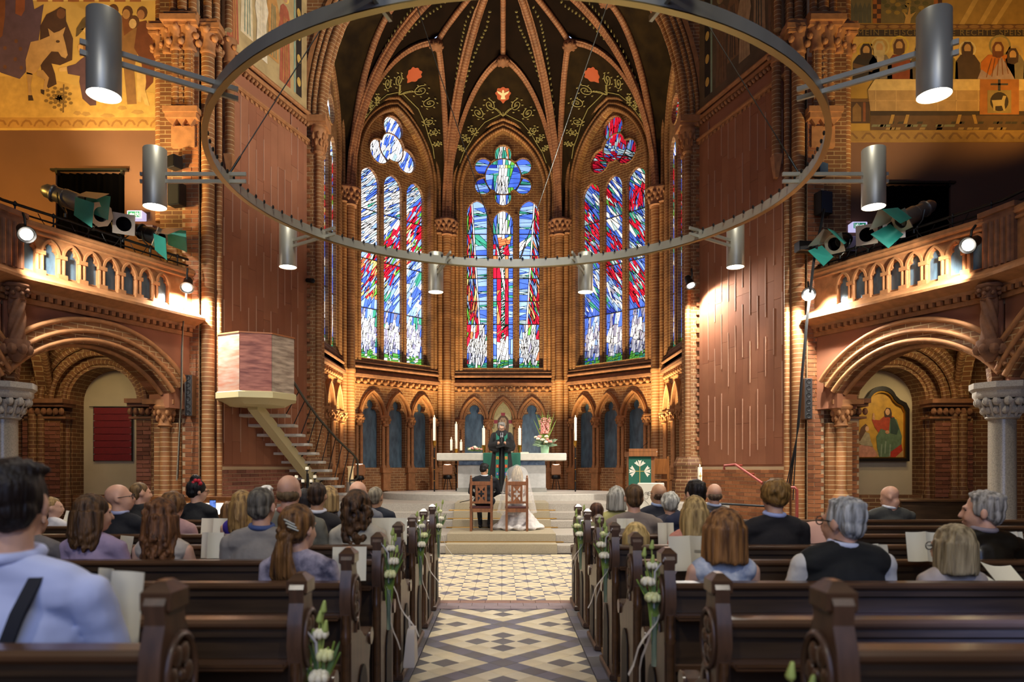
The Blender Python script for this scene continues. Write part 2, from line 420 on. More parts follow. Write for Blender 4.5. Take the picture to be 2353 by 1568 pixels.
# chancel steps ----------------------------------------------------------------
steps = struct(MB().box((-4.3, 12.30, -.02), (4.3, 14.0, .02)).build('trim_4', STONE, None, 0))
def step(y, z, x0=-4.4, x1=4.4, dep=1.6, blocks=5):
    w = (x1-x0)/blocks
    for k in range(blocks):
        mb = MB().cbox((x0+k*w+.003, y, z-.15), (x0+(k+1)*w-.003, y+dep, z), .012); mb.build('stone', STONE, steps, 30)
for y, z, dep in ((12.27, .15, .6), (12.62, .30, 1.5), (13.93, .45, .5), (14.25, .60, .5)): step(y, z, dep=dep)
struct(MB().box((-4.9, 14.57, -.1), (4.9, 24.5, .75)).build('floor_chancel', STONE, None, 0))
pl = MB(); pr = [(2.95*cos(2*pi*i/64), 17.4+1.8*sin(2*pi*i/64)) for i in range(64)]
pl.loft([[(x*k, 17.4+(y-17.4)*k, z) for x, y in pr] for z, k in ((.75, 1), (.885, 1), (.90, .995))], True, True); pl.build('altar_platform', STONEW, None, 30)
plat = bpy.data.objects['altar_platform']; struct(plat)
cp = tag(MB().loft([[(x, y, z+e) for (y, z) in ((12.25, .0), (12.25, .158), (12.6, .158), (12.6, .308), (13.91, .308), (13.91, .458), (14.23, .458), (14.23, .608), (14.55, .608), (14.55, .758), (15.75, .758))] for x, e in ((-1.0, 0), (.94, 0))], False).build('carpet_runner', CARPET, None, 0), 'beige carpet runner laid up the middle of the chancel steps', 'carpet')
md = cp.modifiers.new('thick', 'SOLIDIFY'); md.thickness = .012; md.offset = 1
for k, (y, z) in enumerate(((12.59, .172), (13.90, .322), (14.22, .472), (14.54, .622))):
    tag(MB().tube([(-1.12, y-.012, z), (1.08, y-.012, z)], .009, 8).build('carpet_rod', BRASS), 'brass carpet rod across the runner, %s one from the bottom' % ('first', 'second', 'third', 'fourth')[k], 'rod', 'brass rods holding the runner')
# apse bays ------------------------------------------------------------------
CEN = V((0, 18.56, 0)); HB = 1.84; AP = 4.44
def bayM(k):
    th = k*pi/4; e = V((sin(th), cos(th), 0)); return frame(CEN+e*AP, (cos(th), -sin(th), 0), -e)
def niche(uc, a=.32):
    L = [(-a, 1.5), (a, 1.5), (a, 3.05), (a*.93, 3.18), (a*.75, 3.255), (.13, 3.275)]
    for i in range(9): t = R(-48+276*i/8); L.append((.165*cos(t), 3.405+.165*sin(t)))
    L += [(-.13, 3.275), (-a*.75, 3.255), (-a*.93, 3.18), (-a, 3.05)]
    return [(uc+p[0], p[1]) for p in L]
def star(cs, n=72, c=(0, 0)):
    """outline of a union of circles that is star-shaped about c"""
    out = []
    for i in range(n):
        t = 2*pi*i/n; d = (cos(t), sin(t)); best = 0
        for (x, y, r) in cs:
            x -= c[0]; y -= c[1]; b = x*d[0]+y*d[1]; q = b*b-(x*x+y*y-r*r)
            if q >= 0 and b+sqrt(q) > 0: best = max(best, b+sqrt(q))
        out.append((c[0]+best*d[0], c[1]+best*d[1]))
    return out
def lancet(uc, hw, z0, ztop):
    h = hw*1.25
    return [(uc-hw, z0), (uc+hw, z0)]+parch(hw, ztop-h, h, 6, uc)[::-1]
def leafcap(mb, x, y, z, r, h, n=8, seg=8):
    """foliage capital: bell, leaf knobs, abacus"""
    mb.lathe([(r*.95, 0), (r*1.15, h*.06), (r*.95, h*.12), (r*1.05, h*.45), (r*1.45, h*.72), (r*1.5, h*.74)], (x, y, z), 12)
    for rr, zz, q in ((1.2, .38, .30), (1.45, .62, .36)):
        for i in range(n):
            t = 2*pi*(i+(.5 if rr > 1.3 else 0))/n; mb.ball((x+r*rr*cos(t), y+r*rr*sin(t), z+h*zz), (r*q, r*q, h*.15), 6, 4)
    mb.lathe([(r*1.5, h*.74), (r*1.75, h*.82), (r*1.8, h*.9), (r*1.65, h*.93), (r*1.65, h), (0, h)], (x, y, z), seg)
apse = []
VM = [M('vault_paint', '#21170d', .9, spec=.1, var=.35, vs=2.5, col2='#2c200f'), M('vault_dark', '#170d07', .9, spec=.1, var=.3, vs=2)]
ORN = M('vault_ornament', '#8d8450', .8, var=.2, vs=12); ORR = M('vault_roundel', '#a34a26', .8); ORW = M('vault_dove', '#d8c8a0', .8)
RIB = brick_mat('rib_brick', '#8f5a3a', '#7a4a2f', '#b5906a', bw=3, rh=.085, ms=.006)
def main_rib(sg, t): return V((sg*HB*(1-t), AP*t, 9.6+5.4*sqrt(max(0, 1-(1-t)**2))))
def tier(sg, t): return V((sg*HB*(1-t), 1.7*t, 9.6+4.3*sqrt(max(0, 1-(1-t)**2))))
def ridge(t): return V((0, 1.7+(AP-1.7)*t, 13.9+1.1*t**.8))
TT = [(i/16)**1.5 for i in range(17)]
def bay(k):
    BMx = bayM(k); nm = {-2: 'wall_left_flank', -1: 'wall_left_apse', 0: 'wall_apse', 1: 'wall_right_apse', 2: 'wall_right_flank'}[k]
    mb = MB(BMx, True)
    if k == 0: mid = [(-.43, 1.5), (.43, 1.5)]+parch(.43, 2.98, .72, 6)[::-1]
    else: mid = niche(0)
    mb.prism([[(-1.98, .75), (1.98, .75), (1.98, 4.32), (-1.98, 4.32)], niche(-.945), mid, niche(.945)], UW2, -.40, -.2)
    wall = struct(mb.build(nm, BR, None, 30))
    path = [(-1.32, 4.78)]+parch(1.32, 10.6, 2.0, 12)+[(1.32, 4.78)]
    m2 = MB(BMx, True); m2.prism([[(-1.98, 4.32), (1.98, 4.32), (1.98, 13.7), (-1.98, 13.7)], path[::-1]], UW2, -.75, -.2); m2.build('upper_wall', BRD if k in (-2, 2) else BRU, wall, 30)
    for i, uc in enumerate((-.945, 0, .945)):
        if k == 0 and i == 1: continue
        mp = MB(BMx, True).box((uc-.36, -.44, 1.46), (uc+.36, -.405, 3.62)); mp.build('slate_panel', SLATE, wall, 0)
    # hoods, colonnettes, frieze, sills
    h = MB(BMx, True)
    for uc in (-.945, 0, .945):
        p = parch(.40, 3.02, .74, 8, uc); band(h, p, 0, .09, -.2, -.10); roll(h, p, .045, -.09, .03, 6); roll(h, p, -.05, -.2, .035, 6)
    h.build('niche_hood', TERRA, wall, 40)
    for uc in (-1.4175, -.4725, .4725, 1.4175):
        c = MB(BMx, True)
        for du in (-.075, .075): c.lathe([(.075, .75-.75), (.075, .04), (.055, .08), (.05, .12), (.05, 1.25)], (uc+du, -.15, 1.5), 8)
        c.box((uc-.17, -.2, 1.34), (uc+.17, -.04, 1.5)); c.box((uc-.13, -.2, .80), (uc+.13, -.07, 1.34)); c.build('colonnette', TERRA, wall, 40)
        c = MB(BMx, True); leafcap(c, uc, -.14, 2.74, .10, .34, 7, 4); c.build('capital', TERRA, wall, 50)
    f = MB(BMx, True)
    for i in range(15):
        u = -1.68+i*.24; f.ball((u, -.15, 4.06), (.075, .07, .07), 7, 5); f.ball((u+.12, -.17, 4.13), (.05, .05, .045), 6, 4)
    f.box((-1.9, -.2, 3.95), (1.9, -.16, 3.985)); f.build('leaf_frieze', TERRA, wall, 60)
    f = MB(BMx, True)
    pf = [(-.2, 4.17), (-.06, 4.2), (-.05, 4.27), (-.2, 4.40), (-.2, 4.55), (-.30, 4.60)]
    f.loft([[(u, n, z) for n, z in pf] for u in (-1.86, 1.86)], False)
    f.build('string_course', TERRAD, wall, 20)
    f = MB(BMx, True)
    f.tube([(-1.72, -.13, 4.50), (1.72, -.13, 4.50)], .05, 8); f.tube([(-1.72, -.17, 4.62), (1.72, -.17, 4.62)], .035, 8)
    f.loft([[(u, n, z) for n, z in ((-.2, 4.6), (-.2, 4.66), (-.66, 4.90), (-.66, 4.7))] for u in (-1.4, 1.4)], True, True)
    f.build('window_sill', TERRAD, wall, 30)
    w = MB(BMx, True); jp = [(-1.32, 4.7)]+parch(1.32, 10.6, 2.0, 12)+[(1.32, 4.7)]
    for d, n, r in ((.06, -.2, .06), (.20, -.19, .05), (.34, -.13, .05)): roll(w, jp, d, n, r, 8)
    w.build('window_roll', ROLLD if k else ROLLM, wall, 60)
    w = MB(BMx, True); band(w, jp, -.001, .32, -.26, -.195); w.build('window_arch', BRU, wall, 30)
    w = MB(BMx, True); band(w, parch(1.32, 10.6, 2.0, 12), .30, .40, -.2, -.10); w.build('window_hood', TERRAD, wall, 40)
    # vault over the bay
    A = [V((p[0], -.2, p[1])) for p in parch(HB, 9.6, 3.4, 16)]
    Bp = [tier(-1, t) for t in TT]+[tier(1, t) for t in TT[-2::-1]]
    def web1(s, t):
        x = s*32; i = min(int(x), 31); q = x-i; return (A[i].lerp(A[i+1], q)).lerp(Bp[i].lerp(Bp[i+1], q), t)
    v = MB(BMx, True); v.loft([[web1(i/32, j/6) for i in range(33)] for j in range(7)], False); vault = v.build('ceiling_vault', VM[0], None, 180); struct(vault)
    if k: vault.name = 'ceiling_vault_%d' % (k+3)
    v = MB(BMx, True)
    for sg in (-1, 1):
        Tp = [tier(sg, t/.62) if t < .62 else ridge((t-.62)/.38) for t in TT]; Mp = [main_rib(sg, t) for t in TT]
        v.loft([[Mp[i].lerp(Tp[i], j/4) for i in range(17)] for j in range(5)], False)
    v.build('vault_web', VM[1], vault, 180)
    v = MB(BMx, True)
    for sg in (-1, 1):
        v.tube([tier(sg, t)+V((0, .03, -.05)) for t in TT], .085, 8); v.tube([tier(sg, t)+V((0, .1, -.02)) for t in TT], .05, 6)
        if k < 2 or sg < 0 or k == 2: 
            if sg < 0 or k == 2: v.tube([main_rib(sg, t)+V((0, 0, -.06)) for t in TT], .10, 8); v.tube([main_rib(sg, t)+V((.1, .06, -.0)) for t in TT], .055, 6); v.tube([main_rib(sg, t)+V((-.1, .06, -.0)) for t in TT], .055, 6)
    v.tube([ridge(i/6)+V((0, 0, -.04)) for i in range(7)], .08, 8)
    v.build('rib', RIB, vault, 60)
    b = MB(BMx, True)
    b.ball((0, 1.7, 13.80), (.20, .20, .16), 12, 8)
    for i in range(8): b.ball((.17*cos(i*pi/4), 1.7+.17*sin(i*pi/4), 13.74), .06, 6, 4)
    b.build('boss', TERRAD, vault, 60)
    # painted scrollwork, laid on the web
    grid = [(i/96, j/14, web1(i/96, j/14)) for i in range(97) for j in range(15)]
    def on(u, z):
        s, t, p = min(grid, key=lambda g: (g[2].x-u)**2+(g[2].z-z)**2)
        for _ in range(3):
            p = web1(s, t); e = .003; ds = (web1(min(s+e, 1), t)-web1(max(s-e, 0), t))/(2*e); dt = (web1(s, min(t+e, 1))-web1(s, max(t-e, 0)))/(2*e)
            det = ds.x*dt.z-ds.z*dt.x
            if abs(det) < 1e-4: break
            a, b = u-p.x, z-p.z; s = min(1, max(0, s+(a*dt.z-b*dt.x)/det*.8)); t = min(1, max(0, t+(ds.x*b-ds.z*a)/det*.8))
        p = web1(s, t); return V((u, p.y+.012, z-.012))
    if abs(k) < 2:
        o = MB(BMx, True)
        def spiral(u, z, r, sg, t0):
            pts = [on(u+sg*r*(1-.75*i/22)*cos(t0+2*pi*1.45*i/22), z+.62*r*(1-.75*i/22)*sin(t0+2*pi*1.45*i/22)) for i in range(23)]
            o.tube(pts, .016, 4)
            for q in range(7):
                a = t0+q*.9; c = on(u+sg*r*1.15*cos(a), z+.65*r*1.15*sin(a)); o.ball(c, (.045, .02, .03), 5, 4)
            o.ball(on(u, z), (.05, .012, .05), 6, 4)
        for sg in (-1, 1):
            for (u, z, r, t0) in ((.43, 13.12, .17, 1.5), (.80, 12.88, .17, 2.0), (.98, 12.45, .13, 2.2), (1.2, 12.2, .11, 2.5), (1.37, 11.9, .08, 2.5)): spiral(sg*u, z, r, sg, t0)
            o.tube([on(sg*u, z) for u, z in ((.05, 13.06), (.3, 12.92), (.6, 12.74), (.9, 12.42), (1.12, 12.08), (1.3, 11.8), (1.42, 11.5))], .016, 4)
        for i in range(5): o.tube([on(0, 13.03), on((i-2)*.10, 13.08), on((i-2)*.20, 13.10)], .014, 4)
        o.build('scroll', ORN, vault, 60)
        o = MB(BMx, True); c = on(0, 13.36)
        cc = [((.23)+.02*cos(8*t), t) for t in [2*pi*i/48 for i in range(48)]]
        o.add([on(r*cos(t), 13.36+.5*r*sin(t)) for r, t in cc]+[on(0, 13.36)+V((0, .004, 0))], [(i, (i+1) % 48, 48) for i in range(48)]); o.build('roundel', ORR, vault, 60)
        o = MB(BMx, True); dv = [(0, .17), (.035, .12), (.03, .06), (.20, .10), (.16, .02), (.05, -.03), (.08, -.15), (0, -.12), (-.08, -.15), (-.05, -.03), (-.16, .02), (-.20, .10), (-.03, .06), (-.035, .12)]
        if k == 0:
            o.add([on(a*1.0, 13.36+.5*b)+V((0, .012, -.008)) for a, b in dv]+[on(0, 13.37)+V((0, .016, -.008))], [(i, (i+1) % 14, 14) for i in range(14)]); o.build('dove', ORW, vault, 60)
    g = MB(BMx, True)
    for sg in (-1, 1):
        for i in range(26):
            t = .10+.62*i/26; p = main_rib(sg, t).lerp(tier(sg, t/.62) if t < .62 else ridge((t-.62)/.38), .32)
            g.ball(p+V((0, .02, -.02)), (.05, .02, .05) if i % 2 else (.035, .02, .06), 6, 4)
    tag(g.build('garland', ORN, vault, 60), kind='stuff')
    apse.append((k, wall, BMx)); return wall
def UW2(u, z, w): return (u, w, z)
for k in (-2, -1, 0, 1, 2): bay(k)
# shafts at the corners of the apse
sh = None
for i, a in enumerate((-3.5+1, -1.5, -.5, .5, 1.5, 2.5)):
    th = {0: -2.5, 1: -1.5, 2: -.5, 3: .5, 4: 1.5, 5: 2.5}[i]*pi/4; rad = HB/sin(pi/8); e = V((sin(th), cos(th), 0)); t = V((e.y, -e.x, 0)); p = CEN+e*(rad-.02)+(V((e.x/abs(e.x)*.16, 0, 0)) if i in (0, 5) else V((0, 0, 0)))
    m = MB(None, True)
    prof = [(.24, .75), (.24, 1.15), (.19, 1.22), (.16, 1.30), (.155, 4.25), (.185, 4.29), (.185, 4.36), (.155, 4.40), (.155, 9.1)]
    m.lathe([(r*.85, z) for r, z in prof], (p.x, p.y, 0), 14)
    for sg in (-1, 1):
        q = p+t*(sg*.21)+e*.07; m.lathe([(r*.55, z) for r, z in prof], (q.x, q.y, 0), 10)
    o = m.build('column' if i == 0 else 'column', ROLLM, None, 50); struct(o)
    c = MB(None, True); leafcap(c, p.x, p.y, 9.05, .17, .55, 8, 8)
    for sg in (-1, 1): q = p+t*(sg*.24)+e*.06; leafcap(c, q.x, q.y, 9.1, .10, .48, 6, 8)
    c.build('capital', TERRAD, o, 50)
# web between apse and chancel arch
v = MB(None, True); A = [V((-x.x, x.y, x.z)) for x in []]
M2 = bayM(2); Mm2 = bayM(-2)
left = [Mm2 @ main_rib(-1, t) for t in TT]; right = [M2 @ main_rib(1, t) for t in TT]
RA = left+right[-2::-1]; RB = [V((p[0], 15.9, p[1])) for p in parch(4.44, 9.4, 6.0, 16)]
v.loft([[RA[i].lerp(RB[i], j/3) for i in range(33)] for j in range(4)], False); struct(v.build('ceiling_chancel', VM[0], None, 180))
v = MB(None, True)
for sx in (-1, 1): v.box((4.42 if sx > 0 else -4.9, 15.9, .7), (4.9 if sx > 0 else -4.42, 16.8, 9.6))
struct(v.build('wall_chancel', BRD, None, 0))
# chancel arch -----------------------------------------------------------------
AM = frame((0, 15.72, 0), (1, 0, 0), (0, -1, 0)); ap = parch(4.08, 9.2, 5.7, 16)
m = MB(AM, True)
m.prism([[(-4.42, 0), (-4.08, 0), (-4.08, .75)]+ap+[(4.08, .75), (4.08, 0), (4.42, 0), (4.42, 17.0), (-4.42, 17.0)]], UW2, -.34, 0)
arch = struct(m.build('wall_chancel_arch', BR, None, 30))
jp = [(-4.02, 1.7)]+ap+[(4.02, 1.7)]
m = MB(AM, True)
for d, n, r in ((.0, -.02, .07), (.14, .01, .05), (.26, .02, .05)): roll(m, ap, d, n, r, 8)
roll(m, ap, .0, -.26, .07, 8); m.build('arch_roll', ROLLM, arch, 60)
m = MB(AM, True); band(m, ap, .32, .42, 0, .05); m.build('arch_hood', TERRA, arch, 40)
for sx in (-1, 1):
    m = MB(AM, True)
    u = sx*4.12; m.lathe([(.07, 1.7), (.07, 8.55)], (u, -.02, 0), 10); m.lathe([(.07, 1.7), (.07, 8.55)], (u, -.26, 0), 12); m.build('arch_shaft', ROLLM, arch, 50)
    m = MB(AM, True); leafcap(m, u, -.02, 8.5, .10, .6, 7, 8); leafcap(m, u, -.26, 8.5, .09, .6, 7, 8)
    m.box((min(u-.2*sx, u+.40*sx), -.36, 9.1), (max(u-.2*sx, u+.40*sx), .10, 9.16)); m.box((min(u-.2*sx, u+.40*sx), -.36, 9.16), (max(u-.2*sx, u+.40*sx), .16, 9.3)); m.build('arch_capital', TERRA, arch, 50)
    m = MB(AM, True); x0 = sx*4.2
    m.loft([[(x0+a*cos(pi/4*j+pi/8), -.12+a*sin(pi/4*j+pi/8), z) for j in range(8)] for a, z in ((.40, .75), (.40, 1.2), (.36, 1.26), (.36, 1.52), (.38, 1.56), (.34, 1.64), (.29, 1.74))], True, True)
    m.build('pedestal', BRD, arch, 20)
    for i in range(70):                                            # toothed brick edge beside the pier
        z = 1.8+i*.1
        if i % 2: bx = MB(None, True).box((min(sx*4.30, sx*4.40), 15.66, z), (max(sx*4.30, sx*4.40), 15.73, z+.075)); bx.build('brick', BM[i % 3], arch, 0)
# ================================================================ the two flanks of the crossing
PANEL = [M('panel_rose', '#935f44', .85, var=.08, vs=2, spec=.25), M('panel_rose_b', '#8f5b41', .85, var=.08, vs=2, spec=.25), M('panel_rose_c', '#976347', .85, var=.08, vs=2, spec=.25)]
def decal(mb, pts, n): mb.add([(u, n, z) for u, z in pts], [tuple(range(len(pts)))])
def fr(mb, poly, w, fn=None):
    """thin painted patch: polygon in (u,z), w = distance from the wall"""
    tris = tessellate_polygon([[V((p[0], p[1], 0)) for p in poly]]); mb.add([(p[0], w, p[1]) for p in poly], [tuple(t) for t in tris])
def blob(cx, cz, rx, rz, n=14, a0=0): return [(cx+rx*cos(a0+2*pi*i/n), cz+rz*sin(a0+2*pi*i/n)) for i in range(n)]
P0 = V((5.26, 12.96, 0)); P1 = V((4.36, 15.66, 0)); LW = (P1-P0).length
BA = V((5.55, 12.70, 0)); BB = V((6.89, 9.83, 0)); LB = (BB-BA).length
def flank(sx):
    side = 'left' if sx < 0 else 'right'
    SM = MX.Diagonal((sx, 1, 1, 1))
    def fw(o, u, n): return SM @ frame(o, u, n)
    def mv(p): return V((p[0]*sx, p[1], p[2] if len(p) > 2 else 0))
    ud = (P1-P0).normalized(); nd = V((-ud.y, ud.x, 0)); nd = nd if nd.x < 0 else -nd
    D = fw(P0, ud, nd)
    # diagonal wall with boarded panel -----------------------------------------
    o = struct(MB(D, True).box((0, -.5, 0), (LW, 0, 17)).build('wall_%s_diagonal' % side, PLAST, None, 0))
    MB(D, True).box((0, 0, 0), (LW, .03, 1.52)).build('dado', MORT, o, 0)
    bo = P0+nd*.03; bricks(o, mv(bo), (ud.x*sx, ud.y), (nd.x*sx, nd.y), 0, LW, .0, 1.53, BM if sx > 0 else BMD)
    cols = 11; cw = (LW-.3)/cols; random.seed(5+sx)
    for c in range(cols):
        z = 1.56-random.random()*1.0
        while z < 8.7:
            z2 = z+1.3; a, b = max(z, 1.56), min(z2, 8.7)
            if b-a > .05:
                u = .16+c*cw; mb = MB(D, True).cbox((u+.0015, 0, a+.0015), (u+cw-.0015, .018+.002*random.random(), b-.0015), .002); mb.build('panel', PANEL[random.randrange(3)], o, 0)
            z = z2
        zb = 1.6+random.random()
        while zb < 8.2:
            l = .7+random.random()*.5; MB(D, True).box((.16+c*cw-.009, .015, zb), (.16+c*cw+.009, .028, zb+l)).build('batten', BATT, o, 0); zb += l+.25+random.random()*.6
    m = MB(D, True)
    m.box((0, 0, 8.72), (LW, .06, 8.80)); m.tube([(0, .06, 8.76), (LW, .06, 8.76)], .03, 6)
    m.box((0, 0, 9.18), (LW, .05, 9.26)); m.tube([(0, .08, 9.33), (LW, .08, 9.33)], .045, 8); m.build('moulding', TERRA, o, 40)
    m = MB(D, True)
    for i in range(26): m.ball((.06+i*LW/26, .05, 9.10), (.038, .05, .05), 6, 4)
    for i in range(20): m.box((.05+i*LW/20, 0, 8.66), (.05+i*LW/20+.08, .035, 8.72))
    m.build('bead_row', TERRA, o, 60)
    # painted scene above the moulding
    mur = tag(MB(D, True).box((.12, 0, 9.42), (LW-.02, .012, 15.5)).build('mural', M('mural_ground_'+side, '#b59a68' if sx < 0 else '#5d4a35', .8, var=.22, vs=3), None, 0),
              'tall painted scene with standing robed figures above the boarded %s diagonal wall' % side, 'mural')
    pal = ['#6d7f5f', '#a85a3c', '#d9c39a', '#6c6488', '#c08a4a', '#8a9a80', '#e0cfae'] if sx < 0 else ['#3d3a34', '#6e5038', '#9a7a58', '#33404a', '#7c5a3a', '#4a4a3c', '#a98a64']
    def patch(c, poly, w=.016, nm='painted_figure'):
        mb = MB(D, True); fr(mb, poly, w); return mb.build(nm, M('mural_%s' % c.lstrip('#'), c, .8, var=.15, vs=9), mur, 0, False)
    rnd = random.Random(3)
    patch(pal[5], [(.2, 11.0), (1.3, 11.3), (2.0, 12.2), (2.5, 13.4), (2.5, 15.4), (.2, 15.4)], .014, 'painted_sky')
    for (u, z0, h, c) in ((.40, 9.6, 1.9, 1), (.80, 9.9, 2.2, 2), (1.25, 9.7, 1.7, 6), (1.62, 9.9, 1.6, 4), (2.02, 9.6, 2.0, 1), (.5, 12.0, 2.3, 2), (1.1, 12.3, 2.2, 0), (1.7, 12.0, 2.2, 6), (2.1, 12.6, 2.0, 3)):
        w = .15+.05*rnd.random()
        patch(pal[c], [(u-w, z0), (u+w*1.1, z0), (u+w*.9, z0+h*.45), (u+w*1.3, z0+h*.62), (u+w*.7, z0+h*.8), (u+w*.3, z0+h*.83), (u-w*.3, z0+h*.83), (u-w*.8, z0+h*.78), (u-w*1.2, z0+h*.55), (u-w*.8, z0+h*.4)], .017+.001*c)
        patch('#e0b860' if sx < 0 else '#8a7a50', blob(u, z0+h*.93, .15, .16), .0235, 'halo'); patch('#c08f68' if sx < 0 else '#8c6a4c', blob(u, z0+h*.91, .08, .11), .025, 'painted_head')
        for s_ in (-.4, .1, .5): patch(pal[(c+3) % 7], [(u+w*s_, z0+.05), (u+w*s_+.025, z0+.05), (u+w*s_*.6+.02, z0+h*.7), (u+w*s_*.6, z0+h*.7)], .0255, 'painted_fold')
    patch('#2a2119', [(LW-.42, 9.6), (LW-.22, 9.6), (LW-.22, 14.5), (LW-.42, 14.5)], .016, 'painted_border')
    patch('#8aa088', [(LW-.50, 9.6), (LW-.44, 9.6), (LW-.44, 14.5), (LW-.50, 14.5)], .016, 'painted_border')
    for i in range(9): patch('#c9a24e', blob(LW-.32, 9.9+i*.5, .07, .1), .018, 'painted_roundel')
    # crossing pier -------------------------------------------------------------
    xi, xo, y0 = 5.40, 6.22, 12.78
    m = MB(SM, True); m.box((xi+.12, y0, 0), (xo, y0+.9, 17)); m.box((5.22, 12.98, 0), (xi+.16, 13.8, 17))
    p = struct(m.build('wall_%s_pier' % side, BRD, None, 0))
    MB(SM, True).box((5.50, y0-.035, 0), (5.80, y0, 17)).build('pier_face', MORT, p, 0)
    bricks(p, mv((5.50, y0-.035, 0)), (sx, 0), (0, -1), 0, .30, .0, 9.0, BM, .25, 300, 4.2)
    m = MB(SM, True)
    for (x, y, r, za, zb) in ((5.37, 12.83, .115, .3, 9.05), (5.20, 12.92, .05, .3, 9.2), (5.08, 13.10, .085, 7.3, 9.0), (6.28, 12.92, .085, 6.0, 9.1)):
        m.lathe([(r, za), (r, zb)], (x, y, 0), 12)
    for (x, r) in ((5.66, .085), (5.88, .085)): m.lathe([(r, 7.95), (r, 9.05)], (x, 12.72, 0), 10)
    for (x, y, r) in ((5.37, 12.83, .08), (5.23, 12.86, .06), (5.6, 12.72, .07), (5.95, 12.72, .07), (5.77, 12.72, .1), (6.28, 12.92, .085), (5.08, 13.05, .07)): m.lathe([(r, 9.6), (r, 17)], (x, y, 0), 10)
    m.build('shaft', ROLLM, p, 50)
    m = MB(SM, True); m.box((5.58, 12.66, 7.95), (5.96, 12.78, 9.05))
    for i in range(9): m.box((5.745, 12.64, 8.05+i*.11), (5.795, 12.67, 8.10+i*.11))
    m.build('corbel_shaft_core', BR, p, 0)
    m = MB(SM, True)
    for (z0, z1, a) in ((7.85, 7.95, .05), (7.76, 7.85, .02)): m.box((5.50-a, 12.60-a, z0), (6.02+a, 12.80, z1))
    for i in range(3): m.add([(5.53+i*.16, 12.64, 7.76), (5.69+i*.16, 12.64, 7.76), (5.61+i*.16, 12.64, 7.64), (5.53+i*.16, 12.78, 7.76), (5.69+i*.16, 12.78, 7.76), (5.61+i*.16, 12.78, 7.64)], [(0, 1, 2), (3, 5, 4), (0, 2, 5, 3), (1, 4, 5, 2)])
    m.box((5.56, 12.70, 7.28), (5.98, 12.80, 7.66)); m.build('corbel', TERRA, p, 20)
    m = MB(SM, True)
    for (x, y, r) in ((5.37, 12.83, .13), (5.66, 12.74, .12), (5.88, 12.74, .12), (6.28, 12.9, .10), (5.08, 13.08, .10), (6.08, 12.8, .09)):
        m.lathe([(r, 0), (r*1.1, .03), (r, .06), (r*1.1, .25), (r*1.5, .42)], (x, y, 9.0), 10)
        for i in range(7): m.ball((x+r*1.35*cos(i*.9), y+r*1.35*sin(i*.9), 9.14+.12*(i % 3)), (r*.5, r*.5, r*.55), 6, 4)
    for (a, b, z0, z1) in ((.10, .0, 9.40, 9.46), (.16, .05, 9.46, 9.56), (.10, 0, 9.56, 9.64)): m.box((5.46, 12.66-a, z0), (6.05+b, 12.9, z1)); m.box((5.20-a*.6, 12.72-a*.4, z0-.05), (5.46, 13.0, z1-.06)); m.box((6.05, 12.84-a, z0-.04), (6.42, 13.0, z1-.06))
    m.build('capital', TERRA, p, 50)
    m = MB(SM, True); m.loft([[(5.0-.0, 13.02-.0, 7.3), (5.16, 13.0, 7.3), (5.16, 13.2, 7.3), (5.0, 13.2, 7.3)], [(5.06, 13.1, 6.9), (5.12, 13.1, 6.9), (5.12, 13.2, 6.9), (5.06, 13.2, 6.9)]], True, True); m.build('corbel', TERRA, p, 20)
    # gallery rear wall ----------------------------------------------------------
    zb = 7.72 if sx < 0 else 7.50
    m = MB(SM, True); m.prism([[(6.2, 3.9), (11, 3.9), (11, 17), (6.2, 17)], [(6.98, 4.0), (8.25, 4.0), (8.25, 6.72 if sx > 0 else 6.95), (6.98, 6.72 if sx > 0 else 6.95)]], lambda u, z, w: (u, w, z), 13.0, 13.4)
    gw = struct(m.build('wall_%s_gallery' % side, PLASTD, None, 0))
    ct = MB(SM, True); zt = 6.72 if sx > 0 else 6.95
    ct.loft([[(6.98+i*.04, 13.06+.03*sin(i*1.9), z) for i in range(33)] for z in (4.0, zt)], False)
    tag(ct.build('curtain', CURT, None, 60), 'black curtain closing the doorway on the %s gallery' % side, 'curtain')
    cr = thing('curtain_rail', 'grey curtain rail over the dark doorway on the %s gallery' % side, 'rail', mv((7.6, 12.96, zt)))
    MB(None).box((-.70, -.05, 0), (.70, .03, .035)).build('rail_bar', STEELD, cr, 0)
    for x in (-.6, .6): MB(None).box((x-.02, -.03, -.05), (x+.02, .06, .05)).build('bracket', STEELD, cr, 0)
    m = MB(SM, True); fl = [(5.75, 13.1), (5.75, 12.6), (7.05, 9.85), (7.5, 5.0), (11, 5.0), (11, 13.1)]; m.loft([[(x, y, z) for x, y in fl] for z in (3.95, 4.05)], True, True); struct(m.build('floor_gallery_%s' % side, PLASTD, None, 0))
    # ambulatory rear wall with niche ---------------------------------------------
    nu = 7.46 if sx < 0 else 7.26
    hole = [(nu-.63, .98), (nu+.63, .98)]+parch(.63, 2.74, .63, 8, nu)[::-1]
    m = MB(SM, True); m.prism([[(5.9, 0), (11, 0), (11, 3.95), (5.9, 3.95)], hole], lambda u, z, w: (u, w, z), 13.25, 13.62)
    aw = struct(m.build('wall_%s_aisle' % side, BRD, None, 0))
    MB(SM, True).box((nu-.75, 13.60, .9), (nu+.75, 13.66, 3.5)).build('niche_back', LIME, aw, 0)
    AF = SM @ frame((0, 13.25, 0), (1, 0, 0), (0, -1, 0))
    jp = [(nu-.63, 1.0)]+parch(.63, 2.74, .63, 10, nu)+[(nu+.63, 1.0)]; aa = parch(.63, 2.74, .63, 10, nu)
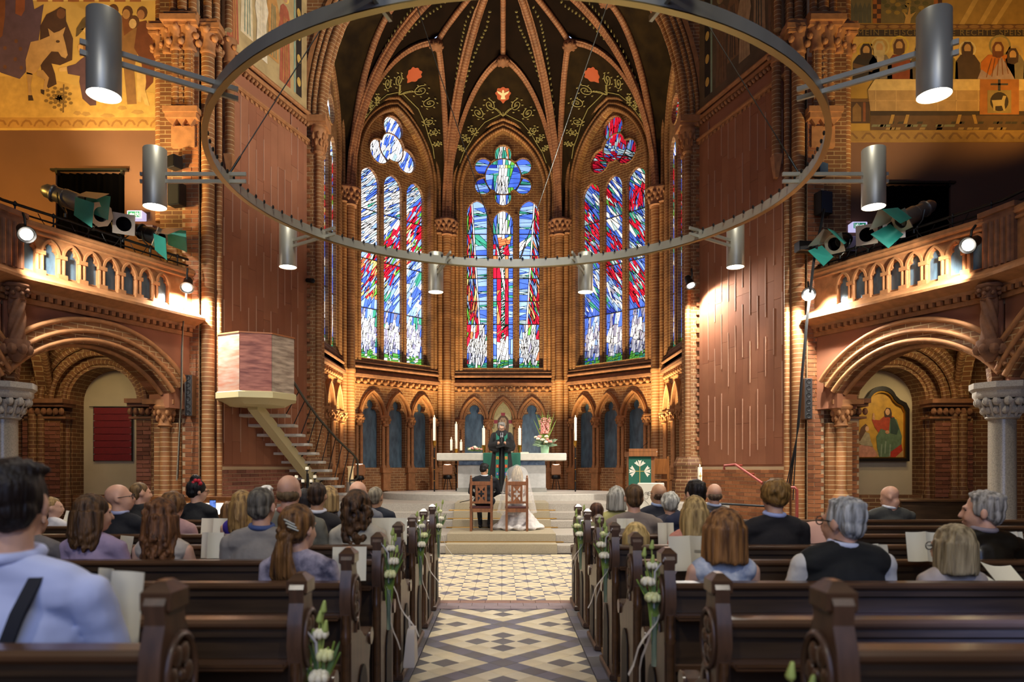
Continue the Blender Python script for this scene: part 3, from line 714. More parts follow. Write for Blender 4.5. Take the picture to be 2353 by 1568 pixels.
    m = MB(AF, True); band(m, aa, .0, .24, 0, .10); band(m, aa, .24, .46, 0, .24); band(m, aa, .46, .64, 0, .30); roll(m, aa, .52, .32, .05); roll(m, aa, .1, .1, .05); roll(m, aa, .24, .26, .05); roll(m, aa, .40, .30, .05); m.build('niche_arch', BRD, aw, 40)
    m = MB(AF, True)
    for s2 in (-1, 1):
        for du, n, r in ((.07, .06, .06), (.25, .12, .09), (.42, .26, .07), (.56, .28, .08)): m.lathe([(r*1.4, .0), (r*1.4, 1.05), (r, 1.15), (r, 2.5)], (nu+s2*(.63+du), n, 0), 10)
        m.box((nu+s2*.9-.22, 0, 0), (nu+s2*.9+.22, .22, 2.55))
    m.build('niche_shaft', BRD, aw, 50)
    m = MB(AF, True)
    for s2 in (-1, 1):
        a, b = sorted((nu+s2*.58, nu+s2*1.34)); m.box((a, 0, 2.40), (b, .30, 2.44)); m.box((a, 0, 2.62), (b, .36, 2.68)); m.box((a-.02, 0, 2.68), (b+.02, .42, 2.76))
        for i in range(7): m.ball((a+.06+i*(b-a-.1)/6, .32, 2.53), (.055, .05, .07), 6, 4)
    m.build('niche_capital', TERRAD, aw, 50)
    wl = [(nu-1.36, nu-.70), (nu+.70, nu+1.4)]
    for (a, b) in wl:
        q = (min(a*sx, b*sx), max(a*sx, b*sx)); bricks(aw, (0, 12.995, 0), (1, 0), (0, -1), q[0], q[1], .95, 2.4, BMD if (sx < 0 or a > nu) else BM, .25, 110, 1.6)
        MB(None, True).box((q[0], 12.995, .0), (q[1], 13.25, 2.42)).build('niche_pier', MORT if sx > 0 and a < nu else BRD, aw, 0)
    m = MB(SM, True); m.loft([[(x, y, z) for x, y in fl] for z in (3.80, 3.94)], True, True); struct(m.build('ceiling_aisle_%s' % side, LIME, None, 0))
    sbox('wall_%s_outer' % side, (min(sx*10.6, sx*11), -6, 0), (max(sx*10.6, sx*11), 13.3, 17), PLASTD)
    m = MB(SM @ frame((7.05, 10.0, 0), (1.45, 3.1, 0), (-3.1, 1.45, 0)), True); tp = parch(1.72, 2.65, 1.05, 8, 1.75); band(m, tp, -.02, .20, -.12, .12); roll(m, tp, 0, .08, .06); struct(m.build('arch_transverse_%s' % side, BRD, None, 40))
    # balcony: arch wall, cornice, balustrade --------------------------------------
    for seg in (0, 1):
        if seg == 0: a, ub = BA, (BB-BA).normalized(); L = LB
        else: a, ub, L = BB, V((.10, -1, 0)).normalized(), 5.0
        nb = V((-ub.y, ub.x, 0)); nb = nb if nb.x < 0 else -nb
        G = fw(a, ub, nb)
        sp = (.45, L-.05) if seg == 0 else (.1, L-.3); hw = (sp[1]-sp[0])/2; uc = (sp[0]+sp[1])/2; h = .64 if seg == 0 else 1.15
        ip = parch(hw, 2.80 if seg == 0 else 2.75, h, 14, uc)
        m = MB(G, True)
        z0 = 2.55
        m.prism([[(0, z0), (sp[0], z0)]+ip+[(sp[1], z0), (L, z0), (L, 4.05), (0, 4.05)]], UW2, -.62, -.12)
        gwall = struct(m.build('wall_%s_balcony' % side if seg == 0 else 'wall_%s_balcony_side' % side, PLAST, None, 20))
        m = MB(G, True); band(m, ip, 0, .17, -.63, -.08); band(m, ip, .17, .36, -.2, -.03); m.build('arch_bricks', BR, gwall, 40)
        m = MB(G, True); roll(m, ip, .05, -.06, .04); roll(m, ip, .19, -.03, .035); roll(m, ip, .36, -.02, .04); roll(m, ip, 0, -.3, .05); m.build('arch_roll', TERRA, gwall, 60)
        # cornice
        m = MB(G, True)
        m.loft([[(u, n, z) for n, z in ((-.1, 4.0), (-.02, 4.0), (.0, 4.05), (.16, 4.10), (.24, 4.13), (.24, 4.17), (.0, 4.31), (-.2, 4.30), (-.2, 4.0))] for u in (-.02, L+.03)], True, True)
        m.build('cornice', TERRA, gwall, 25)
        m = MB(G, True); n_ = int(L/.125)
        for i in range(n_): m.box((.05+i*.125, -.1, 3.93), (.05+i*.125+.065, .0, 4.0))
        m.box((0, -.1, 3.86), (L, -.06, 3.93)); m.build('dentils', TERRA, gwall, 0)
        # balustrade with pierced niches
        cnt = 8 if seg == 0 else 10; pitch = .322 if seg == 0 else .40; st = .62 if seg == 0 else .55
        holes = []
        for i in range(cnt):
            c = st+i*pitch; hwid = .108
            lp = [(c-hwid, 4.36), (c+hwid, 4.36), (c+hwid, 4.66), (c+hwid*.8, 4.70)]
            for q in range(7): t = R(-30+240*q/6); lp.append((c+.065*cos(t), 4.745+.065*sin(t)))
            lp += [(c-hwid*.8, 4.70), (c-hwid, 4.66)]; holes.append(lp)
        m = MB(G, True); m.prism([[(0, 4.28), (L, 4.28), (L, 4.92), (0, 4.92)]]+holes, UW2, -.15, -.08); m.build('balustrade', TERRA, gwall, 20)
        m = MB(G, True)
        for i in range(cnt): c = st+i*pitch; m.box((c-.115, -.15, 4.34), (c+.115, -.125, 4.84))
        m.build('slate_back', SLATE, gwall, 0)
        for i in range(cnt):
            c = st+i*pitch; m = MB(G, True)
            band(m, [(c-.115, 4.36), (c-.115, 4.62)]+parch(.115, 4.64, .20, 6, c)+[(c+.115, 4.62), (c+.115, 4.36)], 0, .035, -.08, -.045); m.build('niche_frame', TERRA, gwall, 40)
            m = MB(G, True); m.loft([[(u, n, z) for n, z in ((-.12, 4.37), (-.06, 4.33), (.03, 4.27), (.03, 4.25), (-.2, 4.25))] for u in (c-.12, c+.12)], True, True)
            m.build('niche_sill', TERRA, gwall, 0)
            m = MB(G, True); uu = c+pitch/2
            for du in (-.035, .035): m.lathe([(.026, 4.36), (.026, 4.62)], (uu+du, -.06, 0), 8)
            m.box((uu-.07, -.08, 4.25), (uu+.07, -.01, 4.38)); m.box((uu-.07, -.08, 4.61), (uu+.07, -.02, 4.67)); m.build('balustrade_shaft', TERRA, gwall, 40)
        m = MB(G, True); m.box((0, -.22, 4.90), (L, -.06, 4.97)); m.tube([(0, -.05, 4.985), (L, -.05, 4.985)], .035, 8); m.tube([(0, -.055, 4.90), (L, -.055, 4.90)], .022, 8); m.cbox((-.02, -.30, 4.99), (L+.02, -.02, 5.06), .02); m.build('coping', TERRA, gwall, 30)
    m = MB(SM @ frame(BB, (.25, -1, 0), (-1, -.25, 0)), True)
    m.box((-.22, -.25, 4.02), (.26, .02, 5.10)); m.box((-.26, -.3, 5.05), (.30, .06, 5.12))
    for i in range(5): m.lathe([(.03, 4.32), (.03, 4.95)], (-.17+i*.09, .02, 0), 8)
    struct(m.build('pillar_%s_corner' % side, TERRAD, None, 30))
    # twisted corbel column under the corner
    c = V((6.80, 9.86, 0)); m = MB(SM, True)
    rings = []
    for i in range(25):
        z = 3.28+.58*i/24; rings.append([(c.x+(.095+.018*cos(5*(2*pi*j/30)+i*.5))*cos(2*pi*j/30), c.y+(.095+.018*cos(5*(2*pi*j/30)+i*.5))*sin(2*pi*j/30), z) for j in range(30)])
    m.loft(rings, True, True); tc = struct(m.build('column_twisted_%s' % side, TERRAD, None, 60))
    m = MB(SM, True); leafcap(m, c.x, c.y, 3.84, .10, .22, 7, 8); m.loft([[(c.x+r*cos(j*pi/4), c.y+r*sin(j*pi/4), z) for j in range(8)] for z, r in ((3.28, .16), (3.2, .17), (3.08, .12), (2.98, .05))], True, True)
    for i in range(7): m.ball((c.x+.14*cos(i*.9), c.y+.14*sin(i*.9), 3.15), (.07, .07, .08), 6, 4)
    m.build('leaf_corbel', TERRAD, tc, 50)
    # granite column
    cx, cy = 6.98, 9.86
    m = MB(SM, True); m.lathe([(.26, 0), (.26, .42), (.22, .46), (.24, .52), (.20, .58), (.172, .64), (.168, 2.2)], (cx, cy, 0), 24)
    gc = struct(m.build('column_granite_%s' % side, M('granite_polished', '#8f8678', .22, var=.22, vs=70), None, 50))
    m = MB(SM, True); m.lathe([(.18, 2.17), (.21, 2.19), (.19, 2.22), (.20, 2.30), (.30, 2.44)], (cx, cy, 0), 24)
    for rr, z, q in ((.22, 2.30, .05), (.29, 2.42, .055)):
        for i in range(14): t = 2*pi*i/14+rr; m.ball((cx+rr*cos(t), cy+rr*sin(t), z), (q, q, q*1.2), 6, 5)
    for i in range(14): t = 2*pi*i/14; m.cap((cx+.2*cos(t), cy+.2*sin(t), 2.22), (cx+.29*cos(t), cy+.29*sin(t), 2.42), .018, .022, 6)
    m.lathe([(.33, 2.46), (.36, 2.50), (.36, 2.56), (.40, 2.60), (.40, 2.68), (0, 2.68)], (cx, cy, 0), 8); m.build('column_capital', STONE, gc, 40)
    return dict(D=D, gw=gw, zb=zb, SM=SM, nu=nu, aw=aw, mur=mur)
SIDES = {-1: flank(-1), 1: flank(1)}
# arch impost capital and lit column between pier and aisle arch
for sx in (-1, 1):
    m = MB(MX.Diagonal((sx, 1, 1, 1)), True); x, y = 6.02, 12.55
    m.lathe([(.16, 0), (.16, .95), (.12, 1.02), (.085, 1.10), (.085, 2.25)], (x, y, 0), 14); m.box((5.82, 12.62, 0), (6.25, 13.0, 2.3))
    o = struct(m.build('column_impost_%s' % ('left' if sx < 0 else 'right'), ROLLM, None, 50))
    m = MB(MX.Diagonal((sx, 1, 1, 1)), True); leafcap(m, x, y, 2.22, .11, .40, 7, 8); m.box((5.8, 12.4, 2.62), (6.35, 13.0, 2.7)); m.build('capital', TERRA, o, 50)
# shell behind the camera
m = MB(None, True); m.prism([[(-11, 0), (11, 0), (11, 17), (-11, 17)], [(-3.5, 2.2), (3.5, 2.2), (3.5, 9.0), (-3.5, 9.0)]], lambda u, z, w: (u, w, z), -6.0, -5.6)
struct(m.build('wall_west', PLASTD, None, 0))
sbox('ceiling', (-11, -6, 17.0), (11, 16.5, 17.3), M('ceiling_paint', '#6b5238', .9))
# ================================================================ stained glass
def gm(name, c, e): return M('glass_'+name, c, .3, var=.16, vs=2.2, emit=e)
def pal_for(k):
    e = {-1: 1.25, 0: 1.15, 1: .62, -2: .8, 2: .6}[k]
    P = dict(W='#f4f6ff', L='#8fb4f2', B='#4a6fe0', D='#2438a8', T='#3fa08c', G='#63b548', R='#e01d3e', P='#f58a5a', Y='#f6dc8c', S='#8e90b4', Q='#d4d9ea', A='#b7d9e6', K='#9a1026')
    return {q: gm('%s_%d' % (q, k+2), c, e*(1.12 if q in 'WQ' else 1)) for q, c in P.items()}
def cut(poly, p, d):
    n = (-d[1], d[0]); A, B = [], []
    s = [(q[0]-p[0])*n[0]+(q[1]-p[1])*n[1] for q in poly]
    for i in range(len(poly)):
        j = (i+1) % len(poly); a, b = poly[i], poly[j]
        if s[i] >= 0: A.append(a)
        if s[i] <= 0: B.append(a)
        if s[i]*s[j] < 0:
            t = s[i]/(s[i]-s[j]); m = (a[0]+(b[0]-a[0])*t, a[1]+(b[1]-a[1])*t); A.append(m); B.append(m)
    return [q for q in (A, B) if len(q) > 2]
def area(p): return abs(sum(p[i][0]*p[(i+1) % len(p)][1]-p[(i+1) % len(p)][0]*p[i][1] for i in range(len(p))))/2
def cen(p): return (sum(q[0] for q in p)/len(p), sum(q[1] for q in p)/len(p))
def inset(p, g):
    out = p; c = cen(p)
    for i in range(len(p)):
        a, b = p[i], p[(i+1) % len(p)]; dx, dy = b[0]-a[0], b[1]-a[1]; l = sqrt(dx*dx+dy*dy)
        if l < 1e-6: continue
        n = (-dy/l, dx/l)
        if (c[0]-a[0])*n[0]+(c[1]-a[1])*n[1] < 0: n = (-n[0], -n[1])
        q = (a[0]+n[0]*g, a[1]+n[1]*g); s = [(r[0]-q[0])*n[0]+(r[1]-q[1])*n[1] for r in out]; o2 = []
        for k in range(len(out)):
            k2 = (k+1) % len(out)
            if s[k] >= 0: o2.append(out[k])
            if s[k]*s[k2] < 0: t = s[k]/(s[k]-s[k2]); o2.append((out[k][0]+(out[k2][0]-out[k][0])*t, out[k][1]+(out[k2][1]-out[k][1])*t))
        out = o2
        if len(out) < 3: return None
    return out
def extent(p, th):
    s = [q[0]*cos(th)+q[1]*sin(th) for q in p]; return max(s)-min(s), (max(s)+min(s))/2
def shard(poly, style, rnd, out, depth=0):
    c = cen(poly); th, w, l = style(c[0], c[1])[:3]; th = R(th+rnd.gauss(0, 9))
    e1, m1 = extent(poly, th); e2, m2 = extent(poly, th+pi/2)
    if depth > 11 or (e2 <= w*1.5 and e1 <= l*1.4) or area(poly) < w*l*.35: out.append(poly); return
    if e2/w > e1/l: n = th+pi/2; m = m2+rnd.uniform(-.22, .22)*e2; jit = rnd.gauss(0, 4)
    else: n = th; m = m1+rnd.uniform(-.2, .2)*e1; jit = rnd.gauss(0, 14)
    k = m-(c[0]*cos(n)+c[1]*sin(n)); p = (c[0]+cos(n)*k, c[1]+sin(n)*k); n += R(jit)
    for q in cut(poly, p, (-sin(n), cos(n))): shard(q, style, rnd, out, depth+1)
def pick(rnd, ws):
    t = rnd.random()*sum(w for _, w in ws)
    for c, w in ws:
        t -= w
        if t <= 0: return c
    return ws[0][0]
LC = (-.87, 0, .87)
def near(u): return min(LC, key=lambda c: abs(c-u))
def fig(u, z, top, spread=.27, seed=0):
    """inside one of two standing robed figures of a lancet?"""
    c = near(u)
    for k, (o, h) in enumerate(((-.13, top), (.15, top+.05))):
        x = u-c-o; f = (z-4.95)/(h-4.95)
        if 0 <= f <= .80 and abs(x) < .10+.07*sin(pi*min(1, f*1.15)): return True
        if .82 < f < 1 and abs(x) < .075: return True
    return False
def st_left(u, z):
    if z > 10.75: return (70, .09, .34, (('W', 7), ('L', 1), ('B', 1.5), ('A', .6)))
    if z < 5.08: return (8, .08, .2, (('G', 5), ('T', 1.5), ('W', 2)))
    if z < 6.55 and fig(u, z, 6.42): return (82, .07, .30, (('W', 4), ('Q', 4), ('S', 3)))
    if z < 6.6: return (85, .14, .35, (('B', 4), ('L', 3), ('T', 1)))
    zc = 8.15+1.05*u; d = z-zc
    if d > 1.0: return (38, .075, .42, (('W', 7), ('L', 2.4), ('B', 1.4), ('T', .5), ('A', .8)))
    if d > .75: return (48, .10, .42, (('L', 4), ('B', 3), ('W', 4), ('A', 1)))
    if d > -.85: return (56, .07, .38, (('R', 4.5), ('P', 1.1), ('Y', .9), ('L', 2.2), ('B', 1.4), ('W', 1.2), ('G', .6), ('A', .4)))
    return (60, .10, .42, (('L', 4), ('B', 3), ('W', 2.6), ('T', 1.4), ('A', .6)))
def st_right(u, z):
    if z > 10.75:
        b = (z-11.5)+.55*(u)
        if abs(b) < .10: return (-30, .07, .4, (('A', 3), ('B', 2), ('W', 1)))
        return (82 if b > 0 else -28, .07, .34, (('R', 6), ('B', 1.4), ('A', .9), ('T', .7), ('L', .7), ('K', .6)))
    if z < 5.05: return (12, .08, .22, (('G', 5), ('T', 2), ('B', .6)))
    if z < 6.5 and fig(u, z, 6.36): return (80, .07, .30, (('Q', 4), ('S', 4), ('L', 1), ('W', 2)))
    if z < 6.5: return (80, .15, .35, (('B', 5), ('D', 1.5), ('L', 1.5)))
    zc = 8.0-1.15*u; d = z-zc
    if u > .5 and 9.45 < z < 10.1: return (82, .06, .35, (('R', 6), ('B', 1), ('A', 1)))
    if abs(d) < .75 or (abs(d-1.75) < .22): return (-58, .07, .40, (('R', 4.5), ('B', 2), ('K', .8), ('A', .8), ('T', .7), ('W', .5), ('L', .8), ('G', .3)))
    if d > .5: return (-52, .09, .42, (('B', 4), ('D', .8), ('W', 2.6), ('T', 1.8), ('L', 1.8), ('A', 1)))
    return (-55, .10, .42, (('B', 4), ('D', 1), ('W', 2.4), ('T', 1), ('L', 1.6), ('S', .6)))
def st_mid(u, z):
    c = near(u); x = u-c
    if z > 10.45:                                               # rosette with the white robed figure
        if z > 11.8: return (90, .09, .3, (('W', 4), ('T', 2.4), ('P', 1))) if abs(u) < .19 else (90, .12, .3, (('T', 4), ('B', 1)))
        f = (11.78-z)/1.15
        if 0 < f < 1 and -.08-.22*f*(1 if f < .75 else .7) < u < .10+.10*min(1, f*2): return (86, .09, .42, (('W', 9), ('Q', 1.2), ('Y', .15)))
        if .12 < u < .36 or -.32 < u < -.25: return (90, .11, .4, (('T', 3), ('G', 1.5), ('A', 1)))
        return (0, .15, .55, (('B', 5), ('L', 2.2), ('T', 1), ('D', .8))) if abs((z*3.1) % 1-.5) < .36 else (0, .05, .5, (('T', 2), ('A', 2)))
    if c == 0:
        if z > 9.2:
            if abs(x+.02) < .11: return (88, .12, .4, (('W', 8), ('Q', 1)))
            return (90, .10, .38, (('T', 2), ('B', 2.5), ('G', 1.2), ('A', 1.4), ('W', .8)))
        if z > 8.9: return (10, .12, .3, (('P', 4), ('Y', 1))) if abs(x) < .20 else (90, .1, .35, (('B', 3), ('G', 1)))
        sw = -.20+(8.95-z)*.175
        if z > 7.35 and abs(x-sw) < .05: return (-80, .11, .5, (('W', 9),))
        if z < 5.12: return (6, .08, .2, (('T', 3), ('G', 2), ('W', 2)))
        if z < 5.75: return (75, .14, .35, (('W', 6), ('Q', 2))) if abs(x) < .21 else (90, .12, .4, (('B', 3), ('L', 3)))
        if abs(x) < .065: return (40, .05, .13, (('W', 4), ('T', 3), ('A', 1)))
        if abs(x+.02) < (.19 if z < 8 else .26): return (88, .13, .48, (('R', 5), ('P', 2.2 if z > 7.2 else .5), ('Y', .5)))
        return (0, .10, .3, (('B', 4), ('L', 3), ('T', 1), ('W', .8)))
    s = 1 if c > 0 else -1; y = x*s                            # y>0 towards the outside
    if z < 4.98: return (4, .08, .2, (('T', 3), ('G', 2)))
    if z < 6.2 and fig(u, z, 6.15): return (78 if s < 0 else 84, .075, .30, (('W', 6), ('Q', 4), ('S', .8)))
    wb = .17-(10.3-z)*(.062)
    if abs(y-wb) < .028 and z > 6.1: return (90, .10, .9, (('W', 9),))
    if y > wb:
        if z < 6.2: return (80, .1, .3, (('G', 2), ('R', 2), ('P', 1), ('B', 1)))
        return (98-18*s*0+s*8, .055, .42, (('R', 4.2), ('P', 1.8), ('Y', .6), ('L', 1.6), ('B', .9), ('G', 1.0)))
    if 8.7 < z < 9.6 and abs(z-9.15-.9*y*1) < .16: return (40*s, .14, .4, (('T', 3), ('W', 2)))
    return (0, .16, .45, (('B', 4), ('L', 4))) if abs((z*1.9) % 1-.5) < .33 else (0, .055, .42, (('T', 2), ('A', 2), ('L', 1)))
def stained(k):
    BMx = bayM(k) @ MX.Translation(V((0, .18 if abs(k) == 2 else 0, 0))); rnd = random.Random(40+k); PM = pal_for(k); style = {-1: st_left, 0: st_mid, 1: st_right, -2: st_left, 2: st_right}[k]
    z0 = 4.82; cells = []
    if k == 0:
        lan = [lancet(LC[0], .335, z0, 10.38), lancet(0, .335, z0, 10.06), lancet(LC[2], .335, z0, 10.38)]
        cs = [(0, 11.2, .60), (0, 11.93, .29), (.66, 11.5, .29), (.66, 10.85, .29), (0, 10.48, .29), (-.66, 10.85, .29), (-.66, 11.5, .29)]; bars = (6.27, 7.04, 7.8, 8.57, 9.28); cz = 11.2
    else:
        lan = [lancet(c, .335, z0, 10.62) for c in LC]; cz = 11.5; a = .58
        cs = [(0, cz, .45)]+[(a*cos(t), cz+a*sin(t), .38) for t in (R(90), R(210), R(330))]; bars = (6.35, 7.85, 9.35)
    ros = star(cs, 96, (0, cz))
    path = [(-1.34, 4.74)]+parch(1.34, 10.6, 2.02, 14)+[(1.34, 4.74)]
    m = MB(BMx, True); m.prism([path[::-1]]+lan+[ros], UW2, -.56, -.42)
    win = struct(m.build('window_%d' % (k+3), BRD, None, 20))
    for sx in (-1, 1):
        m = MB(BMx, True); m.lathe([(.05, 4.82), (.05, 9.9)], (sx*.435, -.40, 0), 10); m.build('mullion', ROLLD, win, 50)
    m = MB(BMx, True); m.box((-1.4, -.60, 4.6), (1.4, -.55, 12.7)); m.build('lead', LEAD, win, 0)
    m = MB(BMx, True); m.tube([(p[0], -.40, p[1]) for p in ros], .025, 6, False, True)
    c0 = [(cs[0][0]+cs[0][2]*cos(2*pi*i/40), cs[0][1]+cs[0][2]*sin(2*pi*i/40)) for i in range(40)]
    m.tube([(p[0], -.50, p[1]) for p in c0], .022, 6, False, True); m.build('rosette_ring', BRD, win, 60)
    m = MB(BMx, True)
    for zb in bars:
        for c in LC: m.box((c-.335, -.535, zb-.014), (c+.335, -.50, zb+.014))
    m.build('saddle_bar', LEAD, win, 0)
    polys = []
    for q in lan:
        ps = [q]
        for zb in bars: ps = [r for p in ps for r in cut(p, (0, zb), (1, 0))]
        if k == 0:
            c = near(cen(q)[0]); nl = []
            if c == 0:
                L_ = [((-.065, 0), (0, 1), 5.7, 8.9), ((.065, 0), (0, 1), 5.7, 8.9), ((-.21, 0), (0, 1), 4.8, 8.9), ((.18, 0), (0, 1), 4.8, 8.9), ((-.13, 0), (0, 1), 9.2, 10.1), ((.09, 0), (0, 1), 9.2, 10.1), ((-.25, 8.95), (.175, -1), 7.4, 9.0), ((-.15, 8.95), (.175, -1), 7.4, 9.0)]
            else:
                s = 1 if c > 0 else -1
                L_ = [((c+s*(.17+e), 10.3), (s*-.062, -1), 6.2, 10.5) for e in (-.028, .028)]
            for (p0, d, za, zb) in L_: ps = [r for p in ps for r in (cut(p, p0, d) if za < cen(p)[1] < zb else [p])]
        polys += ps
    polys.append([(cs[0][0]+cs[0][2]*cos(2*pi*i/24), cs[0][1]+cs[0][2]*sin(2*pi*i/24)) for i in range(24)])
    for (x, y, r) in cs[1:]:
        d = sqrt((x-cs[0][0])**2+(y-cs[0][1])**2); dx, dy = (x-cs[0][0])/d, (y-cs[0][1])/d; h = (d*d+cs[0][2]**2-r*r)/(2*d)
        full = [(x+r*cos(2*pi*i/24), y+r*sin(2*pi*i/24)) for i in range(24)]
        for q in cut(full, (cs[0][0]+dx*(h+.05), cs[0][1]+dy*(h+.05)), (-dy, dx)):
            c = cen(q)
            if (c[0]-cs[0][0])*dx+(c[1]-cs[0][1])*dy > h+.05: polys.append(q)
    if k == 0: polys = [r for p in polys for r in (cut(p, (-.06, 11.2), (0, 1)) if False else [p])]
    out = []
    for p in polys: shard(p, style, rnd, out)
    panes = []
    for p in out:
        q = inset(p, .0105)
        if q and area(q) > .0004: panes.append((area(q), q, pick(rnd, style(*cen(p))[3])))
    panes.sort(key=lambda t: -t[0]); lim = 300 if abs(k) < 2 else 120
    def geo(mb, q):
        n = len(q); mb.add([(a, -.512, b) for a, b in q]+[(a, -.53, b) for a, b in q], [tuple(range(n))]+[(i, (i+1) % n, n+(i+1) % n, n+i) for i in range(n)])
    for a, q, c in panes[:lim]:
        mb = MB(BMx, True); geo(mb, q); mb.build('pane', PM[c], win, 0)
    keys = list(PM); mb = MB(BMx, True)
    for a, q, c in panes[lim:]: mb.mi = keys.index(c); geo(mb, q)
    if mb.f: tag(mb.build('small_panes', [PM[q] for q in keys], win, 0), kind='stuff')
for k in (-2, -1, 0, 1, 2): stained(k)
# ================================================================ ring chandelier
RC = V((.13, 8.2, 0)); RR = 3.32; RZ = EYE+3.28
ring = thing('ring_chandelier', 'large flat steel ring hung on thin wires with can lamps around it', 'chandelier', (RC.x, RC.y, RZ))
m = MB(); nseg = 120
m.loft([[((RR+a)*cos(2*pi*i/nseg), (RR+a)*sin(2*pi*i/nseg), z) for a, z in ((-.011, 0), (.011, 0), (.011, .125), (-.011, .125))] for i in range(nseg)], True, False, True); m.build('hoop', STEEL, ring, 30)
m = MB(); m.loft([[((RR+a)*cos(2*pi*i/nseg), (RR+a)*sin(2*pi*i/nseg), z) for a, z in ((-.03, -.012), (.03, -.012), (.03, -.001), (-.03, -.001))] for i in range(nseg)], True, False, True); m.build('lower_flange', M('steel_warm', '#a89565', .35, 1), ring, 30)
for i in range(110):
    a = 2*pi*(i+.5)/110
    if i == 0:
        m = MB(); m.lathe([(.012, -.02), (.016, .0), (.010, .02), (0, .025)], (0, 0, 0), 6); stud = m.build('stud', BLACK, ring, 40); stud.location = ((RR-.02)*cos(a), (RR-.02)*sin(a), .13)
    else: copy_at(stud, ring, ((RR-.02)*cos(a), (RR-.02)*sin(a), .13))
for k in range(10):
    deg = 18+36*k; a = R(deg); e = V((sin(a), cos(a), 0)); t = V((e.y, -e.x, 0))
    L = RC+e*(RR+.86)+V((0, 0, RZ))
    lp = bpy.data.objects.new('can_lamp', None); C.objects.link(lp); lp.parent = ring; lp.location = L-V(ring.location)
    m = MB(); m.lathe([(.127, -.25), (.130, -.245), (.130, .42), (.126, .425), (.0, .425)], (0, 0, 0), 28, ends=False); m.build('shade', STEEL, lp, 40)
    m = MB(); m.lathe([(.122, -.245), (.118, -.10), (.09, .0), (.05, .03), (0, .03)], (0, 0, 0), 24); m.build('reflector', GLOW, lp, 60)
    for dz in (.05, .135):
        m = MB(); p = -e*1.06; q = e*.17
        for z in (dz,): m.add([tuple(p+t*s+V((0, 0, z+b))) for s in (-.014, .014) for b in (-.02, .02)]+[tuple(q+t*s+V((0, 0, z+b))) for s in (-.014, .014) for b in (-.02, .02)], [(0, 1, 3, 2), (4, 6, 7, 5), (0, 4, 5, 1), (1, 5, 7, 3), (3, 7, 6, 2), (2, 6, 4, 0)])
        m.build('arm_bar', STEEL, lp, 0)
    light('SPOT', 'can_lamp_light', L+V((0, 0, -.22)), L+V((0, 0, -5)), WHITE, 560, .10, 110, .7)
for k, (p, q) in enumerate(((V((-1.31, 11.0, 8.6)), V((-.02, RC.y+RR, RZ+.13))), (V((1.58, 11.0, 8.6)), V((.02+RC.x*2, RC.y+RR, RZ+.13))), (V((-1.9, 8.2, 6.95)), V((RC.x-RR, 8.2, RZ+.13))), (V((2.2, 8.2, 6.95)), V((RC.x+RR, 8.2, RZ+.13))))):
    d = p-q; m = MB(None, True); m.tube([q, q+d*3.0 if k < 2 else q+d*4.2], .007, 6); m.tube([q, q+V((0, 0, .0))+d.normalized()*.25], .014, 6); m.build('suspension_wire', STEELD, ring, 60)
# ---------------------------------------------------------------- balcony rail, floodlights, stage lights
ub = (BB-BA).normalized(); nb = V((ub.y, -ub.x, 0)); nb = nb if nb.x > 0 else -nb     # away from the nave
def rail_pt(px, back=.0):
    k = abs(px-CX)/F0; a = BA+nb*back; s = (k*a.y-a.x)/(ub.x-k*ub.y); p = a+ub*s
    return V((p.x*(1 if px > CX else -1), p.y, 0))
for sx in (-1, 1):
    g = thing('gallery_rail', 'dark pipe rail for stage lights along the %s balcony' % ('left' if sx < 0 else 'right'), 'rail', (sx*6.2, 11.4, 5.06))
    f = lambda p: V((p.x*sx, p.y, p.z))
    for z, r in ((5.26, .022), (5.15, .014)):
        m = MB(None, True); m.tube([f(BA+nb*.15+V((0, 0, z))), f(BB+nb*.15+V((0, 0, z))), f(BB+nb*.15+V((.35, -3.5, z+.05)))], r, 8); m.build('pipe', BLACK, g, 60)
    for i in range(6):
        p = BA+nb*.15+ub*(.25+i*.55); m = MB(None, True); m.tube([f(p+V((0, 0, 5.04))), f(p+V((0, 0, 5.30)))], .012, 6); m.ball(f(p+V((0, 0, 5.26))), .035, 6, 4); m.build('post', BLACK, g, 60)
    m = MB(None, True)
    for i in range(5):
        p = BA+nb*.12+ub*(.4+i*.5); m.tube([f(p+V((0, 0, 5.24)))]+[f(p+ub*(.05*j)+V((0, 0, 5.22-.16*sin(j*pi/6)))) for j in range(7)], .006, 5)
    m.build('cable', BLACK, g, 60)
def orient(loc, aim):
    return (V(aim)-V(loc)).to_track_quat('Z', 'Y').to_matrix().to_4x4()
GEL = M('gel_green', '#23766a', .5, var=.1); SILV = M('can_silver', '#8d8880', .38, .8)
